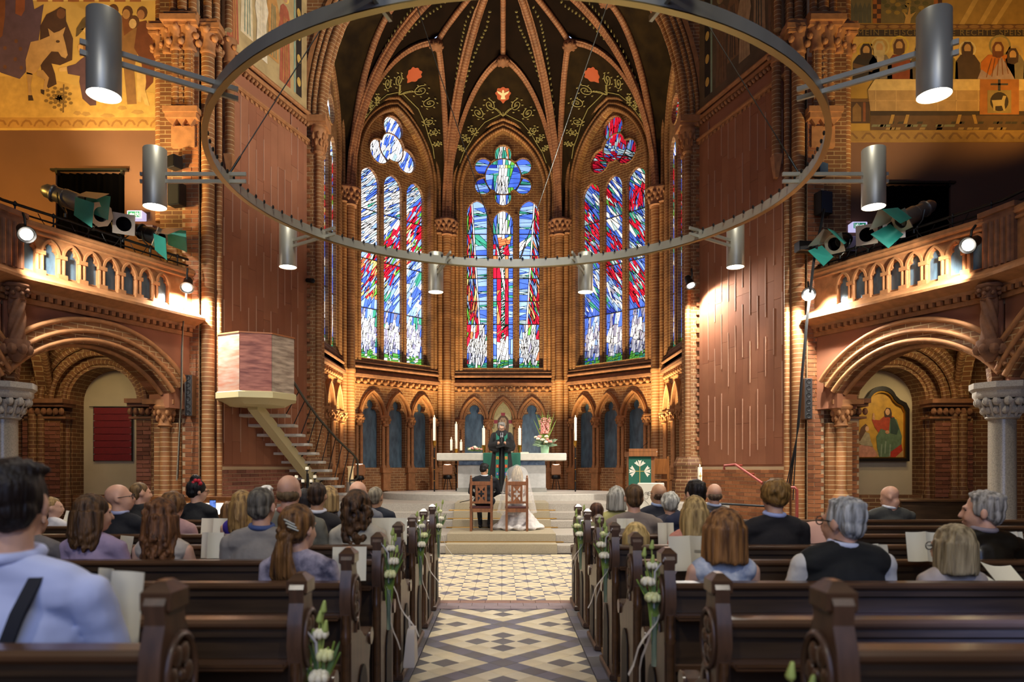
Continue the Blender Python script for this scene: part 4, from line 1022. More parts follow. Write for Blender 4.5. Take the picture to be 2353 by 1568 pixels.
def par(px, py, aim, lab, back=.15, L=.46, gel=0, plate=True, dark=False, hexa=False):
    p = rail_pt(px, back); p = V((p.x, p.y, EYE+(CY-py)*p.y/F0)); r = thing('stage_light', lab, 'stage light', p, 0, 'stage lights on the gallery rails')
    Q = orient(p, aim) @ MX.Scale(1.2, 4); mt = BLACK if dark else SILV
    m = MB(Q); m.lathe([(0, -L*.62), (.05, -L*.6), (.085, -L*.5), (.09, -L*.35), (.10, -.05), (.115, .0), (.115, L*.38), (.108, L*.38), (.10, .02), (0, .0)], (0, 0, 0), 18)
    for z in (-L*.35, -.03): m.lathe([(.105, z), (.112, z+.015), (.105, z+.03)], (0, 0, 0), 16)
    m.build('can', mt, r, 40)
    m = MB(Q); m.lathe([(0, .06), (.104, .06)], (0, 0, 0), 18); m.build('lens', M('lens_dark', '#0b0b0d', .08, 0), r, 0)
    if plate:
        n = 8 if hexa else 4; R0 = .165 if hexa else .19
        m = MB(Q); m.prism([[(R0*cos(2*pi*i/n+pi/4), R0*sin(2*pi*i/n+pi/4)) for i in range(n)], [(.095*cos(-2*pi*i/20), .095*sin(-2*pi*i/20)) for i in range(20)]], lambda u, v, w: (u, v, w), L*.38, L*.38+.012); m.build('gel_frame', M('frame_metal', '#a99c8c', .4, .6) , r, 20)
    if gel:
        for k in range(gel):
            a = k*pi/2+.6; mq = Q @ MX.Rotation(a, 4, 'Z'); m = MB(mq)
            m.loft([[(.13, -.12, L*.4), (.13, .12, L*.4), (.20, .16, L*.4+.26), (.20, -.16, L*.4+.26)], [(.136, -.12, L*.4), (.136, .12, L*.4), (.206, .16, L*.4+.26), (.206, -.16, L*.4+.26)]], True, True); m.build('barn_door', GEL if k % 2 == 0 else SILV, r, 0)
    m = MB(); a = Q @ V((.13, 0, -.05)); b = Q @ V((-.13, 0, -.05)); c = V((0, 0, -.24)); m.tube([a, a*.8+c*.6, c+V((.02, 0, 0)), b*.8+c*.6, b], .012, 5); m.tube([c, c+V((0, 0, -.06))], .025, 8); m.build('yoke', STEELD, r, 60)
    return r
par(150, 455, (-3.6, 11.3, 4.5), 'silver stage light with green barn door, first from the left on the left gallery', gel=3, plate=False)
par(213, 487, (-4.2, 9.9, 4.6), 'silver stage light with eight-sided front frame on the left gallery', hexa=True)
par(282, 515, (-4.6, 9.0, 4.6), 'silver stage light with square white front plate on the left gallery')
par(345, 540, (-3.2, 11.6, 4.3), 'black stage light with green barn doors nearest the left pier', gel=3, dark=True)
par(1930, 556, (4.2, 11.0, 4.6), 'stage light with green barn doors nearest the right pier', gel=3, dark=True)
par(1995, 540, (4.4, 9.2, 4.6), 'silver stage light with square plate, second from the right pier', plate=True)
par(2052, 528, (4.9, 8.4, 4.7), 'stage light with square plate at the middle of the right gallery')
par(2100, 493, (4.0, 10.6, 4.2), 'largest silver stage light with green gel on the right gallery', gel=3, L=.56)
def flood(px, py, Y, aim, lab, power, cone=140, lc=WHITE, lens=.08, off=None, laim=None):
    p = W(px, py, Y); r = thing('floodlight', lab, 'floodlight', p); Q = orient(p, aim)
    m = MB(Q); m.lathe([(0, -.24), (.06, -.235), (.075, -.20), (.08, -.05), (.115, .0), (.12, .03), (.112, .03), (.10, .0), (0, -.01)], (0, 0, 0), 18); m.build('housing', BLACK, r, 40)
    m = MB(Q); m.lathe([(0, .02), (lens, .022)], (0, 0, 0), 18); m.build('lens', M('flood_glow', '#fff6e6', .5, emit=30), r, 0)
    m = MB(); m.tube([V((0, 0, 0))+Q @ V((0, .09, -.1)), Q @ V((0, .16, -.16)), Q @ V((0, .2, -.28))]+([V((.2, .46, 0))] if Y > 15 else []), .018, 6); m.build('bracket', BLACK, r, 60)
    d = (V(aim)-p).normalized(); light('SPOT', 'flood_light', p+d*.16, laim or p+d*3, lc, power, .06, cone, .5)
flood(60, 538, 9.72, (-4.5, 8.0, 3.0), 'black floodlight burning on the left balcony corner pillar', 330, 120, laim=(-5.5, 12.2, 3.2))
flood(430, 660, 12.35, (-5.2, 11.2, 3.4), 'glowing floodlight hung at the left pier below the balcony end', 700, 165, laim=(-5.6, 12.9, 1.5))
flood(1858, 676, 12.35, (4.6, 10.4, 4.0), 'glowing floodlight hung at the right pier below the balcony end', 900, 165, laim=(5.6, 12.9, 1.5))
flood(2226, 563, 9.9, (5.2, 9.2, 3.9), 'black floodlight burning on the right balcony corner pillar', 330, 120, laim=(5.5, 12.2, 3.2))
flood(1587, 655, 15.3, (4.35, 14.6, 4.2), 'white-glowing floodlight on the right chancel arch pier', 420, 165, laim=(4.7, 14.2, 2.0))
flood(1587, 668, 15.25, (0, 17.0, 2.2), 'second floodlight head under the one on the right chancel pier', 0.01) if False else None
light('SPOT', 'altar_flood', (4.0, 15.2, 5.4), (0, 18.0, 2.1), WHITE, 1000, .08, 56, .9)
light('SPOT', 'altar_flood', (-4.05, 15.2, 5.6), (0, 17.4, 1.9), WHITE, 900, .08, 56, .9)
# loudspeakers, monitors, exit signs, cables
def loud(px0, px1, py0, py1, Y, lab, name='loudspeaker', rz=0, front=BLACK, dep=.18, drivers=0, side=None):
    a = W(px0, py1, Y); b = W(px1, py0, Y); w = b.x-a.x; h = b.z-a.z
    r = thing(name, lab, 'speaker', ((a.x+b.x)/2, Y, a.z), rz)
    MB().cbox((-w/2, 0, 0), (w/2, dep, h), .012).build('cabinet', side or BLACK, r, 0); MB().box((-w/2+.01, -.008, .012), (w/2-.01, 0, h-.012)).build('grille', front, r, 0)
    for i in range(drivers): m = MB(MX.Translation((0, -.010, h*(i+.5)/drivers)) @ MX.Rotation(pi/2, 4, 'X')); m.lathe([(w*.30, 0), (w*.27, .006), (w*.1, -.004), (0, -.004)], (0, 0, 0), 14); m.build('driver', M('driver', '#1d1c1d', .5), r, 40)
    MB().box((-.03, dep, h*.4), (.03, dep+.12, h*.6)).build('bracket', BLACK, r, 0); return r
GR = M('grille', '#2a292b', .6)
loud(424, 442, 861, 957, 12.52, 'slim black column loudspeaker beside the left aisle arch', drivers=6, front=GR, side=M('walnut', '#5a3b22', .5), dep=.16)
loud(1848, 1867, 869, 964, 12.52, 'slim black column loudspeaker beside the right aisle arch', drivers=6, front=GR, side=M('walnut', '#5a3b22', .5), dep=.16)
loud(382, 414, 418, 470, 12.5, 'black box loudspeaker half behind the left can lamp', rz=-.3)
loud(1884, 1916, 438, 490, 12.5, 'black box loudspeaker on the right pier under the small tilted one', rz=.3, front=M('grille_blue', '#1d2838', .5))
loud(1878, 1908, 372, 402, 12.5, 'small tilted box loudspeaker highest on the right pier', rz=.5, front=M('grille_blue2', '#38506e', .5))
loud(1836, 1880, 553, 576, 12.45, 'flat black monitor loudspeaker low on the right pier', rz=.1)
loud(378, 404, 355, 384, 12.55, 'small black loudspeaker highest on the left pier', rz=-.5)
r = thing('small_spotlight', 'small black spotlight on the left chancel arch pier', 'spotlight', W(714, 645, 15.5)); MB(orient((0, 0, 0), (.7, -.6, -.2))).lathe([(0, -.14), (.05, -.13), (.055, .08), (.045, .08), (0, .03)], (0, 0, 0), 12).build('head', BLACK, r, 40); MB().tube([(0, 0, 0), (-.05, .1, .02), (-.12, .15, .02)], .012, 6).build('arm', BLACK, r, 60)
for sx, px, py in ((-1, 311, 494), (1, 1974, 520)):
    p = W(px, py, 12.86); r = thing('exit_sign', 'lit green exit sign with white arrow on the %s gallery' % ('left' if sx < 0 else 'right'), 'exit sign', p)
    MB().cbox((-.135, -.03, -.075), (.135, .138, .075), .01).build('box', M('sign_white', '#c9c4ee', .5, emit=.9), r, 0)
    MB().box((-.115, -.036, -.05), (.105, -.031, .05)).build('panel', M('sign_green', '#1f8a66', .5, emit=.6), r, 0)
    m = MB(); s = sx; ar = [(.0, .012), (.05, .012), (.05, .032), (.09, 0), (.05, -.032), (.05, -.012), (0, -.012)]
    tr = tessellate_polygon([[V((a, b, 0)) for a, b in ar]]); m.add([(s*a, -.038, b) for a, b in ar], [tuple(t) for t in tr])
    m.ball((-s*.052, -.038, .03), (.009, .002, .009), 8, 5)
    for q in (((-.052, .02), (-.06, -.005)), ((-.06, -.005), (-.04, -.02)), ((-.04, -.02), (-.045, -.042)), ((-.06, -.005), (-.085, -.03)), ((-.055, .015), (-.03, .005)), ((-.055, .015), (-.08, .005))): m.cap((s*q[0][0], -.038, q[0][1]), (s*q[1][0], -.038, q[1][1]), .006, .005, 6)
    for b in (-.095, -.02): m.box((s*b-.003, -.039, -.045), (s*b+.003, -.037, .045))
    m.build('pictogram', M('sign_pict', '#f2f2f2', .5, emit=.8), r, 0)
    wb = thing('notice_box', 'pale wall box beside the exit sign on the %s gallery' % ('left' if sx < 0 else 'right'), 'box', W(px-18*0+sx*-22, py+40, 12.93)); MB().cbox((-.14, 0, -.14), (.14, .06, .14), .01).build('case', M('box_lilac', '#8a7d92', .6), wb, 0); MB().box((-.11, -.006, -.11), (.11, 0, .11)).build('door', M('box_lilac_b', '#9a8da2', .6), wb, 0)
def cable(pts, lab, r=.012, mat=BLACK):
    tag(MB(None, True).tube(pts, r, 6).build('cable', mat, None, 60), lab, 'cable')
cable([W(428, 675, 12.4), W(420, 760, 12.4), W(418, 900, 12.4), W(412, 1000, 12.4), W(406, 1105, 12.4)], 'grey cable hanging down the left pier from the floodlight', .014, M('cable_grey', '#8b7f6b', .6))
cable([W(424, 690, 12.38), W(417, 800, 12.38), W(415, 960, 12.38), W(409, 1100, 12.38)], 'thin black cable hanging down the left pier', .008)
for k, (o, x1) in enumerate(((0, 1800), (1, 1806), (2, 1812), (4, 1822))):
    cable([W(1896-o, 480, 12.35), W(1872-o, 600, 12.3), W(1858-o, 720, 12.25), W(1846-o, 850, 12.25), W(1836-o, 980, 12.25), W(x1, 1150, 12.25)], 'black cable hanging down the right pier, number %s of the bundle from the left' % ('one', 'two', 'three', 'four')[k], .010)
# ================================================================ wall paintings on the gallery walls
def pic(parent, c, pts, w, nm, sc_, ox, oy, Y, rough=.85):
    """flat painted patch; pts measured on the wall and turned into metres by the wall's distance"""
    q = [((ox+a/sc_-CX)*Y/F0, EYE+(CY-(oy+b/sc_))*Y/F0) for a, b in pts]
    mb = MB(None, True); tr = tessellate_polygon([[V((p[0], p[1], 0)) for p in q]]); mb.add([(p[0], Y-w, p[1]) for p in q], [tuple(t) for t in tr])
    o = mb.build(nm, M('paint_%s' % c.lstrip('#'), c, rough, var=.14, vs=7), parent, 0, False)
    return o
def el(cx, cy, rx, ry, n=16): return [(cx+rx*cos(2*pi*i/n), cy+ry*sin(2*pi*i/n)) for i in range(n)]
Y = 12.98; sxp = -1
mw = tag(MB(None, True).box((-10.5, 12.985, 7.72), (-6.36, 12.999, 12.5)).build('mural', M('mural_gold', '#c9a254', .85, var=.2, vs=1.6), None, 0), 'large gold painted wall with a white donkey and robed people on the left gallery', 'mural')
def L(c, pts, w=.004, nm='painted_figure'): return pic(mw, c, pts, w+.0, nm, 5.058, 0, 0, 12.985)
L('#b08340', [(-400, 1365), (1800, 1365), (1800, 1490), (-400, 1490)], .002, 'painted_border')
for i in range(14): L('#96682f', [(x+i*150-60, y) for x, y in ((0, 1470), (20, 1420), (60, 1390), (110, 1400), (140, 1450), (120, 1460), (95, 1420), (60, 1415), (35, 1440), (20, 1475))], .004, 'painted_scroll')
L('#d8b870', [(-400, -900), (1800, -900), (1800, 10), (-400, 10)], .002, 'painted_building')
for i in range(7): L('#9a5f38', [(430+i*180, -60), (560+i*180, -60), (560+i*180, 22), (430+i*180, 22)], .003, 'painted_battlement')
L('#c39a4e', [(-300, 900), (400, 880), (900, 1000), (1800, 1080), (1800, 1360), (-300, 1360)], .002, 'painted_ground')
L('#5b4552', [(70, -300), (330, -300), (400, 110), (510, 50), (490, 180), (450, 470), (360, 490), (300, 840), (230, 920), (20, 850), (-100, 780), (-200, -300)], .004)
L('#7d4a2c', [(70, -200), (60, 200), (30, 420), (-90, 520), (-200, -200)], .0055); L('#8a4d2e', [(190, -200), (300, -200), (290, 120), (250, 190), (180, 160)], .0055)
for (a, b) in ((60, 560), (240, 570), (180, 690), (60, 780), (250, 790), (190, 480)): L('#6d4630', el(a, b, 22, 26, 6), .0055, 'painted_star')
L('#4a3022', [(640, 120), (700, 80), (765, 110), (770, 250), (850, 450), (840, 700), (700, 760), (600, 740), (640, 860), (660, 980), (560, 1030), (500, 900), (460, 700), (470, 300), (540, 170)], .004); L('#6e452a', el(712, 160, 52, 62), .0055, 'painted_head')
L('#b9915c', [(560, 330), (630, 385), (690, 365), (765, 315), (735, 410), (760, 500), (790, 640), (765, 682), (715, 660), (680, 605), (600, 600), (500, 720), (430, 835), (375, 872), (310, 860), (300, 700), (360, 490), (460, 470), (580, 420)], .006, 'painted_donkey')
L('#b08a58', [(310, 840), (380, 860), (358, 1000), (372, 1125), (332, 1125), (325, 1000)], .006, 'painted_donkey'); L('#b08a58', [(430, 830), (500, 815), (572, 905), (535, 1060), (500, 1055), (522, 930), (425, 880)], .006, 'painted_donkey')
L('#3a281c', [(330, 1110), (375, 1110), (392, 1172), (332, 1172)], .0075, 'painted_hoof'); L('#3a281c', [(475, 1040), (520, 1050), (512, 1105), (478, 1085)], .0075, 'painted_hoof'); L('#4b3524', el(675, 485, 24, 16, 10), .0075, 'painted_eye')
L('#5d4a2a', [(880, 430), (890, 330), (960, 220), (1070, 138), (1040, 250), (960, 360), (905, 420)], .004, 'painted_palm')
L('#5a3f46', [(940, 690), (1050, 615), (1120, 590), (1120, 1225), (1050, 1230), (960, 1150), (922, 950), (930, 885), (790, 860), (778, 775), (880, 745)], .004); L('#8f5f35', [(905, 545), (950, 460), (1030, 470), (1055, 590), (1000, 640), (935, 660)], .0055, 'painted_head'); L('#c99a5a', [(910, 530), (965, 500), (970, 600), (915, 590)], .007, 'painted_face')
L('#d0a868', [(690, 790), (780, 775), (780, 830), (690, 835)], .005, 'painted_arm'); L('#d3ad6c', [(920, 350), (1030, 310), (1100, 420), (1090, 600), (1050, 480), (960, 345)], .004, 'painted_arm')
L('#8a6238', [(1240, 250), (1330, 190), (1500, 170), (1600, 230), (1640, 420), (1560, 800), (1590, 1210), (1480, 1215), (1430, 700), (1400, 300)], .003); L('#6b3a22', [(1600, 260), (1700, 240), (1790, 470), (1810, 700), (1780, 960), (1690, 1060), (1640, 700), (1560, 560)], .004)
L('#7b4826', [(1420, 200), (1540, 180), (1560, 330), (1440, 420)], .0045)
for (a, b, c) in ((1305, 140, '#c9985c'), (1470, 160, '#b5844e'), (1545, 270, '#d2ac74'), (1640, 165, '#a8744a')): L('#5d3a22', el(a+12, b-12, 62, 76, 12), .006, 'painted_hair'); L(c, el(a, b+8, 44, 58, 12), .0075, 'painted_face')
L('#cda763', [(1590, 830), (1690, 820), (1700, 950), (1690, 1050), (1740, 1235), (1690, 1220), (1650, 1120), (1640, 1190), (1600, 1180)], .0055)
for i in range(34): a = i*2.4; r_ = 8+4.3*i; L('#7d6030', el(690+r_*cos(a)*1.15, 1140+r_*sin(a)*.95, 26, 20, 6), .004, 'painted_leaf')
L('#6e5230', [(735, 980), (750, 980), (745, 1310), (725, 1310)], .003, 'painted_stem')
for (a, b, r_) in ((1000, 1330, 60), (1250, 1350, 90), (1600, 1310, 80), (900, 1320, 50), (1420, 1260, 60)): L('#a98246', [(a-r_, b), (a-r_*.4, b-30), (a+r_*.6, b-24), (a+r_, b+6), (a, b+24)], .004, 'painted_rock')
mr = tag(MB(None, True).box((6.22, 12.985, 7.50), (10.5, 12.999, 12.8)).build('mural', M('mural_ochre', '#a0782f', .85, var=.25, vs=1.6), None, 0), 'large ochre painted wall showing a long supper table on the right gallery', 'mural')
def Q(c, pts, w=.004, nm='painted_figure'): return pic(mr, c, pts, w, nm, 4.752, 1930, 0, 12.985)
Q('#8f6a34', [(30, 1430), (2600, 1430), (2600, 1550), (30, 1550)], .002, 'painted_border')
for i in range(12): Q('#73512a', [(x+i*190, y) for x, y in ((40, 1510), (90, 1450), (140, 1450), (200, 1510), (180, 1520), (130, 1470), (100, 1470), (60, 1525))], .004, 'painted_scroll')
Q('#c29a4e', [(130, 400), (2600, 400), (2600, 870), (130, 870)], .002, 'painted_background'); Q('#3c2c1e', [(135, 325), (2600, 325), (2600, 398), (135, 398)], .003, 'painted_band')
Q('#6b4524', [(90, 265), (2600, 265), (2600, 318), (90, 318)], .003, 'painted_band')
for i in range(20): Q('#8f6633', el(90+i*125, 292, 56, 20, 14), .0045, 'painted_oval')
Q('#6b5c3a', [(95, -400), (345, -400), (345, 255), (95, 255)], .003, 'painted_forest'); Q('#6f5c33', [(450, -400), (1020, -400), (1020, 255), (450, 255)], .003, 'painted_garden'); Q('#9c7430', [(1110, -400), (2600, -400), (2600, 268), (1110, 268)], .003, 'painted_field')
for i in range(5): Q('#56503a', [(110+i*48, 250), (105+i*48, 90), (128+i*48, 30), (150+i*48, 100), (146+i*48, 250)], .0045, 'painted_tree')
Q('#b58a45', [(700, 262), (715, 190), (690, 130), (735, 165), (760, 60), (770, 160), (830, 130), (775, 200), (765, 262)], .006, 'painted_trunk')
for i in range(26): a = i*2.4; Q('#5a5028' if i % 2 else '#94742f', el(740+50*sqrt(i)*cos(a)*1.1, 60+26*sqrt(i)*sin(a), 34, 24, 8), .005, 'painted_foliage')
for x in (358, 1025):
    for i in range(11):
        for j in range(2): Q('#4a2c1a' if (i+j) % 2 else '#9c5a25', [(x+j*45, 255-i*52), (x+j*45+44, 255-i*52), (x+j*45+44, 204-i*52), (x+j*45, 204-i*52)], .004, 'painted_check')
for (a, b) in ((1300, 40), (1500, 60), (1650, 100)): Q('#b98f45', [(a, 268), (a+60, 268), (a+300, b-200), (a+240, b-200)], .0045, 'painted_ray')
for (a, b, r_, c) in ((285, 560, 100, '#c9a030'), (435, 510, 105, '#c8aa5e'), (650, 495, 105, '#c8a43a'), (1390, 540, 95, '#d0b678'), (1745, 500, 120, '#8d7a48'), (1905, 590, 95, '#b7955a'), (2150, 520, 100, '#c9a85a')): Q(c, el(a, b, r_, r_, 20), .004, 'halo'); Q('#b58e48', el(a, b, r_*.82, r_*.82, 20), .005, 'halo_centre')
body = [(285, '#33291f', 150), (440, '#7d6a4e', 130), (655, '#7c3a1c', 140), (1150, '#8a7430', 140), (1395, '#4a3420', 140), (1720, '#b8651f', 190), (1905, '#7d6c50', 120), (2150, '#5c4632', 150), (880, '#5a4a35', 120)]
for (a, c, w) in body: Q(c, [(a-w, 880), (a-w*.95, 680), (a-w*.55, 600), (a+w*.5, 600), (a+w*.95, 690), (a+w, 880)], .006)
for (a, b, hc) in ((285, 560, '#3a281a'), (430, 530, '#b9a06c'), (645, 510, '#5a3a22'), (1135, 550, '#4a2f1c'), (1390, 540, '#4a3220'), (1725, 540, '#6b3c20'), (1885, 610, '#4a3222'), (2150, 560, '#4a3222'), (880, 560, '#4a3222')):
    Q(hc, [(a-60, b+80), (a-64, b-20), (a-30, b-80), (a+34, b-80), (a+64, b-20), (a+58, b+70), (a+20, b+90), (a-20, b+90)], .0075, 'painted_hair'); Q('#b88a52', el(a, b-6, 38, 52, 12), .009, 'painted_face'); Q(hc, [(a-32, b+22), (a+32, b+22), (a+22, b+95), (a-20, b+95)], .010, 'painted_beard')
Q('#b9a078', [(440-42, 610), (440+42, 610), (440+30, 740), (440-30, 740)], .009, 'painted_beard'); Q('#9a7f76', [(1500, 865), (1540, 760), (1640, 830), (1760, 620), (1870, 800), (1910, 875)], .0085, 'painted_mantle')
for i in range(5): Q('#7b4a24', [(1590+i*60, 850-i*10), (1600+i*60, 850-i*10), (1660+i*36, 640), (1652+i*36, 640)], .0095, 'painted_fold')
for i in range(4): Q('#6e5a22', [(1060+i*55, 860), (1068+i*55, 860), (1110+i*45, 640), (1102+i*45, 640)], .0085, 'painted_fold')
Q('#5e4126', [(140, 690), (360, 740), (350, 790), (140, 740)], .0075, 'painted_stripe')
Q('#c8a566', [(300, 990), (380, 868), (2600, 868), (2600, 990)], .011, 'painted_table'); Q('#a47f4e', [(300, 990), (2600, 990), (2600, 1215), (330, 1215)], .011, 'painted_cloth')
for x in (380, 605, 1060, 1260, 1500): Q('#b9925c', [(x, 990), (x+10, 990), (x+10, 1215), (x, 1215)], .0125, 'painted_crease')
Q('#b9925c', [(310, 1100), (2600, 1100), (2600, 1106), (310, 1106)], .0125, 'painted_crease')
Q('#5a3f26', [(330, 1260), (2600, 1260), (2600, 1425), (330, 1425)], .006, 'painted_floor'); Q('#3a2a1c', [(330, 1216), (2600, 1216), (2600, 1265), (330, 1265)], .008, 'painted_shade')
rnd = random.Random(9)
for i in range(40): x = 340+rnd.random()*1900; y = 1330+32*(i % 3); Q(('#3a3022', '#6f6a4e', '#8a6c40')[i % 3], [(x, y), (x+60, y), (x+48, y+26), (x-12, y+26)], .0075, 'painted_tile')
for x in (560, 720, 1290, 1440): Q('#9a7438', [(x, 1255), (x+36, 1255), (x+10 if x < 1000 or x == 1290 else x+60, 1355), (x-30 if x < 1000 or x == 1290 else x+25, 1355)], .009, 'painted_trestle')
Q('#4a3220', [(30, 1110), (325, 1110), (325, 1350), (30, 1350)], .008, 'painted_chest'); Q('#6d4c2a', [(30, 1085), (340, 1085), (340, 1115), (30, 1115)], .010, 'painted_chest'); Q('#7d5a30', [(135, 1330), (135, 1180), (180, 1125), (228, 1180), (228, 1330)], .010, 'painted_panel')
for x in (75, 250): Q('#7a4526', [(x, 1120), (x+28, 1120), (x+28, 1330), (x, 1330)], .010, 'painted_column')
Q('#9c5f2a', [(1525, 870), (1950, 870), (1950, 1255), (1520, 1255)], .013, 'painted_altar_cloth'); Q('#8a7140', [(1605, 990), (1865, 990), (1865, 1240), (1605, 1240)], .0145, 'painted_altar_cloth'); Q('#33261a', el(1735, 1115, 100, 105, 18), .016, 'painted_medallion')
Q('#a98f5c', [(1650, 1100), (1760, 1095), (1775, 1050), (1810, 1055), (1795, 1100), (1790, 1150), (1800, 1215), (1780, 1215), (1760, 1160), (1690, 1165), (1690, 1215), (1665, 1215), (1665, 1150)], .0175, 'painted_lamb')
Q('#3a3634', [(1720, 872), (1748, 872), (1748, 995), (1720, 995)], .0145, 'painted_cross'); Q('#3a3634', [(1640, 915), (1830, 915), (1830, 935), (1640, 935)], .0145, 'painted_cross')
fc = bpy.data.curves.new('lettering', 'FONT'); fc.body = 'MEIN FLEISCH IST DIE RECHTE SPEISE'; fc.size = .155; fc.space_character = 1.22
fo = bpy.data.objects.new('lettering', fc); C.objects.link(fo)
a_ = W(1930+188/4.752, 388/4.752, 12.985); fo.location = (a_.x, 12.985-.006, a_.z+.0); fo.rotation_euler = (pi/2, 0, 0)
dg = bpy.context.evaluated_depsgraph_get(); me = bpy.data.meshes.new_from_object(fo.evaluated_get(dg)); mx = fo.matrix_world.copy(); bpy.data.objects.remove(fo)
fo = bpy.data.objects.new('lettering', me); C.objects.link(fo); fo.location = (a_.x, 12.979, a_.z); fo.rotation_euler = (pi/2, 0, 0); me.materials.append(M('letter_paint', '#7d6434', .8)); fo.parent = mr
# icon in the middle niche of the apse
IK = bayM(0)
icon = tag(MB(IK, True).box((-.45, -.44, 1.45), (.45, -.41, 3.72)).build('icon', M('icon_gold', '#c9b573', .4, .1, var=.12, vs=30), None, 0), 'golden arched icon of a bearded haloed man behind the altar', 'icon')
def I(c, pts, w, nm='painted_figure'):
    mb = MB(IK, True); tr = tessellate_polygon([[V((p[0], p[1], 0)) for p in pts]]); mb.add([(p[0], -.41+w, p[1]) for p in pts], [tuple(t) for t in tr]); mb.build(nm, M('icon_%s' % c.lstrip('#'), c, .6, var=.12, vs=14), icon, 0, False)
I('#c8b27a', el(0, 3.02, .30, .30, 28), .006, 'halo_rim'); I('#d9c78e', el(0, 3.02, .275, .275, 28), .008, 'halo')
for (a, b, c, d) in ((-.06, 3.20, .06, 3.32), (-.30, 2.96, -.18, 3.08), (.18, 2.96, .30, 3.08)): I('#b0424a', [(a, b), (c, b), (c+.01, d), (a-.01, d)] , .010, 'halo_cross')
I('#7d94a8', [(-.44, 1.5), (.44, 1.5), (.43, 2.45), (.25, 2.62), (.1, 2.70), (-.1, 2.70), (-.25, 2.62), (-.43, 2.45)], .007, 'robe'); I('#b79f80', [(-.20, 1.5), (.16, 1.5), (.20, 2.3), (.10, 2.70), (-.10, 2.70)], .009, 'tunic')
for i in range(6): I('#a8b9c4', [(-.42+.03*i, 1.6), (-.40+.03*i, 1.6), (-.16+.012*i, 2.6), (-.18+.012*i, 2.6)], .010, 'robe_fold')
I('#6f5138', [(-.17, 2.62), (-.20, 2.9), (-.17, 3.12), (-.08, 3.22), (.08, 3.22), (.17, 3.12), (.20, 2.9), (.17, 2.62), (.08, 2.7), (-.08, 2.7)], .011, 'hair'); I('#c6a27c', [(-.11, 2.92), (-.12, 3.06), (-.06, 3.16), (.06, 3.16), (.12, 3.06), (.11, 2.92), (.05, 2.78), (-.05, 2.78)], .013, 'face')
I('#7a5a3e', [(-.105, 2.90), (-.05, 2.885), (0, 2.90), (.05, 2.885), (.105, 2.90), (.07, 2.76), (0, 2.70), (-.07, 2.76)], .015, 'beard'); I('#a87f60', [(-.012, 2.93), (.012, 2.93), (.006, 3.05), (-.006, 3.05)], .015, 'nose')
for s in (-1, 1): I('#3a2a20', el(s*.048, 3.045, .022, .010, 8), .015, 'eye'); I('#4a3628', [(s*.02, 3.072), (s*.08, 3.075), (s*.08, 3.083), (s*.02, 3.083)], .015, 'eyebrow')
I('#d8cba8', [(.05, 1.6), (.36, 1.62), (.36, 2.25), (.05, 2.2)], .016, 'book'); I('#c6a27c', el(-.12, 2.25, .07, .12, 10), .016, 'hand')
for s, pts in ((-1, ((-.39, 2.80), (-.36, 2.80), (-.36, 2.90), (-.33, 2.80), (-.30, 2.80), (-.30, 2.92))), (1, ((.31, 2.82), (.37, 2.80), (.39, 2.90), (.33, 2.92)))):
    mb = MB(IK, True); mb.tube([(p[0], -.40, p[1]) for p in pts], .008, 5); mb.tube([(s*.34+dx, -.40, 2.95) for dx in (-.05, .05)], .007, 5); mb.build('monogram', M('ink_dark', '#2d2418', .7), icon, 0)
# painting in the right aisle niche
nu = SIDES[1]['nu']; Yp = 13.56
fp = [(-.52, 1.62), (.52, 1.62), (.52, 2.62), (.46, 2.74), (.34, 2.80)]+[(.28*cos(R(20+140*i/10)), 2.78+.28*sin(R(20+140*i/10))) for i in range(11)]+[(-.34, 2.80), (-.46, 2.74), (-.52, 2.62)]
ptg = thing('painting', 'gold-ground painting of a seated figure in red and green, black trefoil frame', 'painting', (nu, Yp, 1.58))
def PT(o): return [(a, b-1.58) for a, b in o]
inner = [(a*.88, (b-2.3)*.90+2.29) for a, b in fp]
m = MB(); m.prism([PT(fp), PT(inner)[::-1]], UW2, -.07, .02); m.build('picture_frame', M('frame_black', '#17110d', .35), ptg, 20)
m = MB(); m.prism([PT([(a*.9, (b-2.3)*.92+2.29) for a, b in fp]), PT([(a*.84, (b-2.3)*.86+2.285) for a, b in fp])[::-1]], UW2, -.05, .0); m.build('gilt_slip', BRASS, ptg, 20)
m = MB(); m.prism([PT([(a*.93, (b-2.3)*.94+2.29) for a, b in fp])], UW2, .0, .015); m.build('canvas', M('canvas_gold', '#b98a2a', .5, var=.25, vs=6), ptg, 0)
def PI(c, pts, w, nm):
    mb = MB(); q = [((1553+a/2.8-2031)*13.56/F0, EYE+(CY-(700+b/2.8))*13.56/F0-1.58) for a, b in pts]; tr = tessellate_polygon([[V((p[0], p[1], 0)) for p in q]]); mb.add([(p[0], -w, p[1]) for p in q], [tuple(t) for t in tr]); mb.build(nm, M('oil_%s' % c.lstrip('#'), c, .5, var=.18, vs=16), ptg, 0, False)
PI('#a5834a', [(1170, 945), (1495, 930), (1495, 1000), (1170, 1000)], .004, 'painted_ground')
PI('#a03a1c', [(1280, 740), (1330, 745), (1360, 720), (1420, 720), (1430, 800), (1420, 860), (1340, 850), (1300, 790)], .006, 'painted_tunic'); PI('#a02c1a', [(1390, 960), (1470, 890), (1480, 940), (1430, 985), (1385, 980)], .006, 'painted_hem')
PI('#56694a', [(1310, 850), (1340, 800), (1390, 820), (1400, 730), (1440, 740), (1475, 850), (1470, 900), (1400, 950), (1385, 990), (1330, 985), (1315, 920)], .008, 'painted_mantle'); PI('#2f4034', [(1400, 730), (1425, 725), (1455, 800), (1440, 840), (1400, 830)], .009, 'painted_mantle')
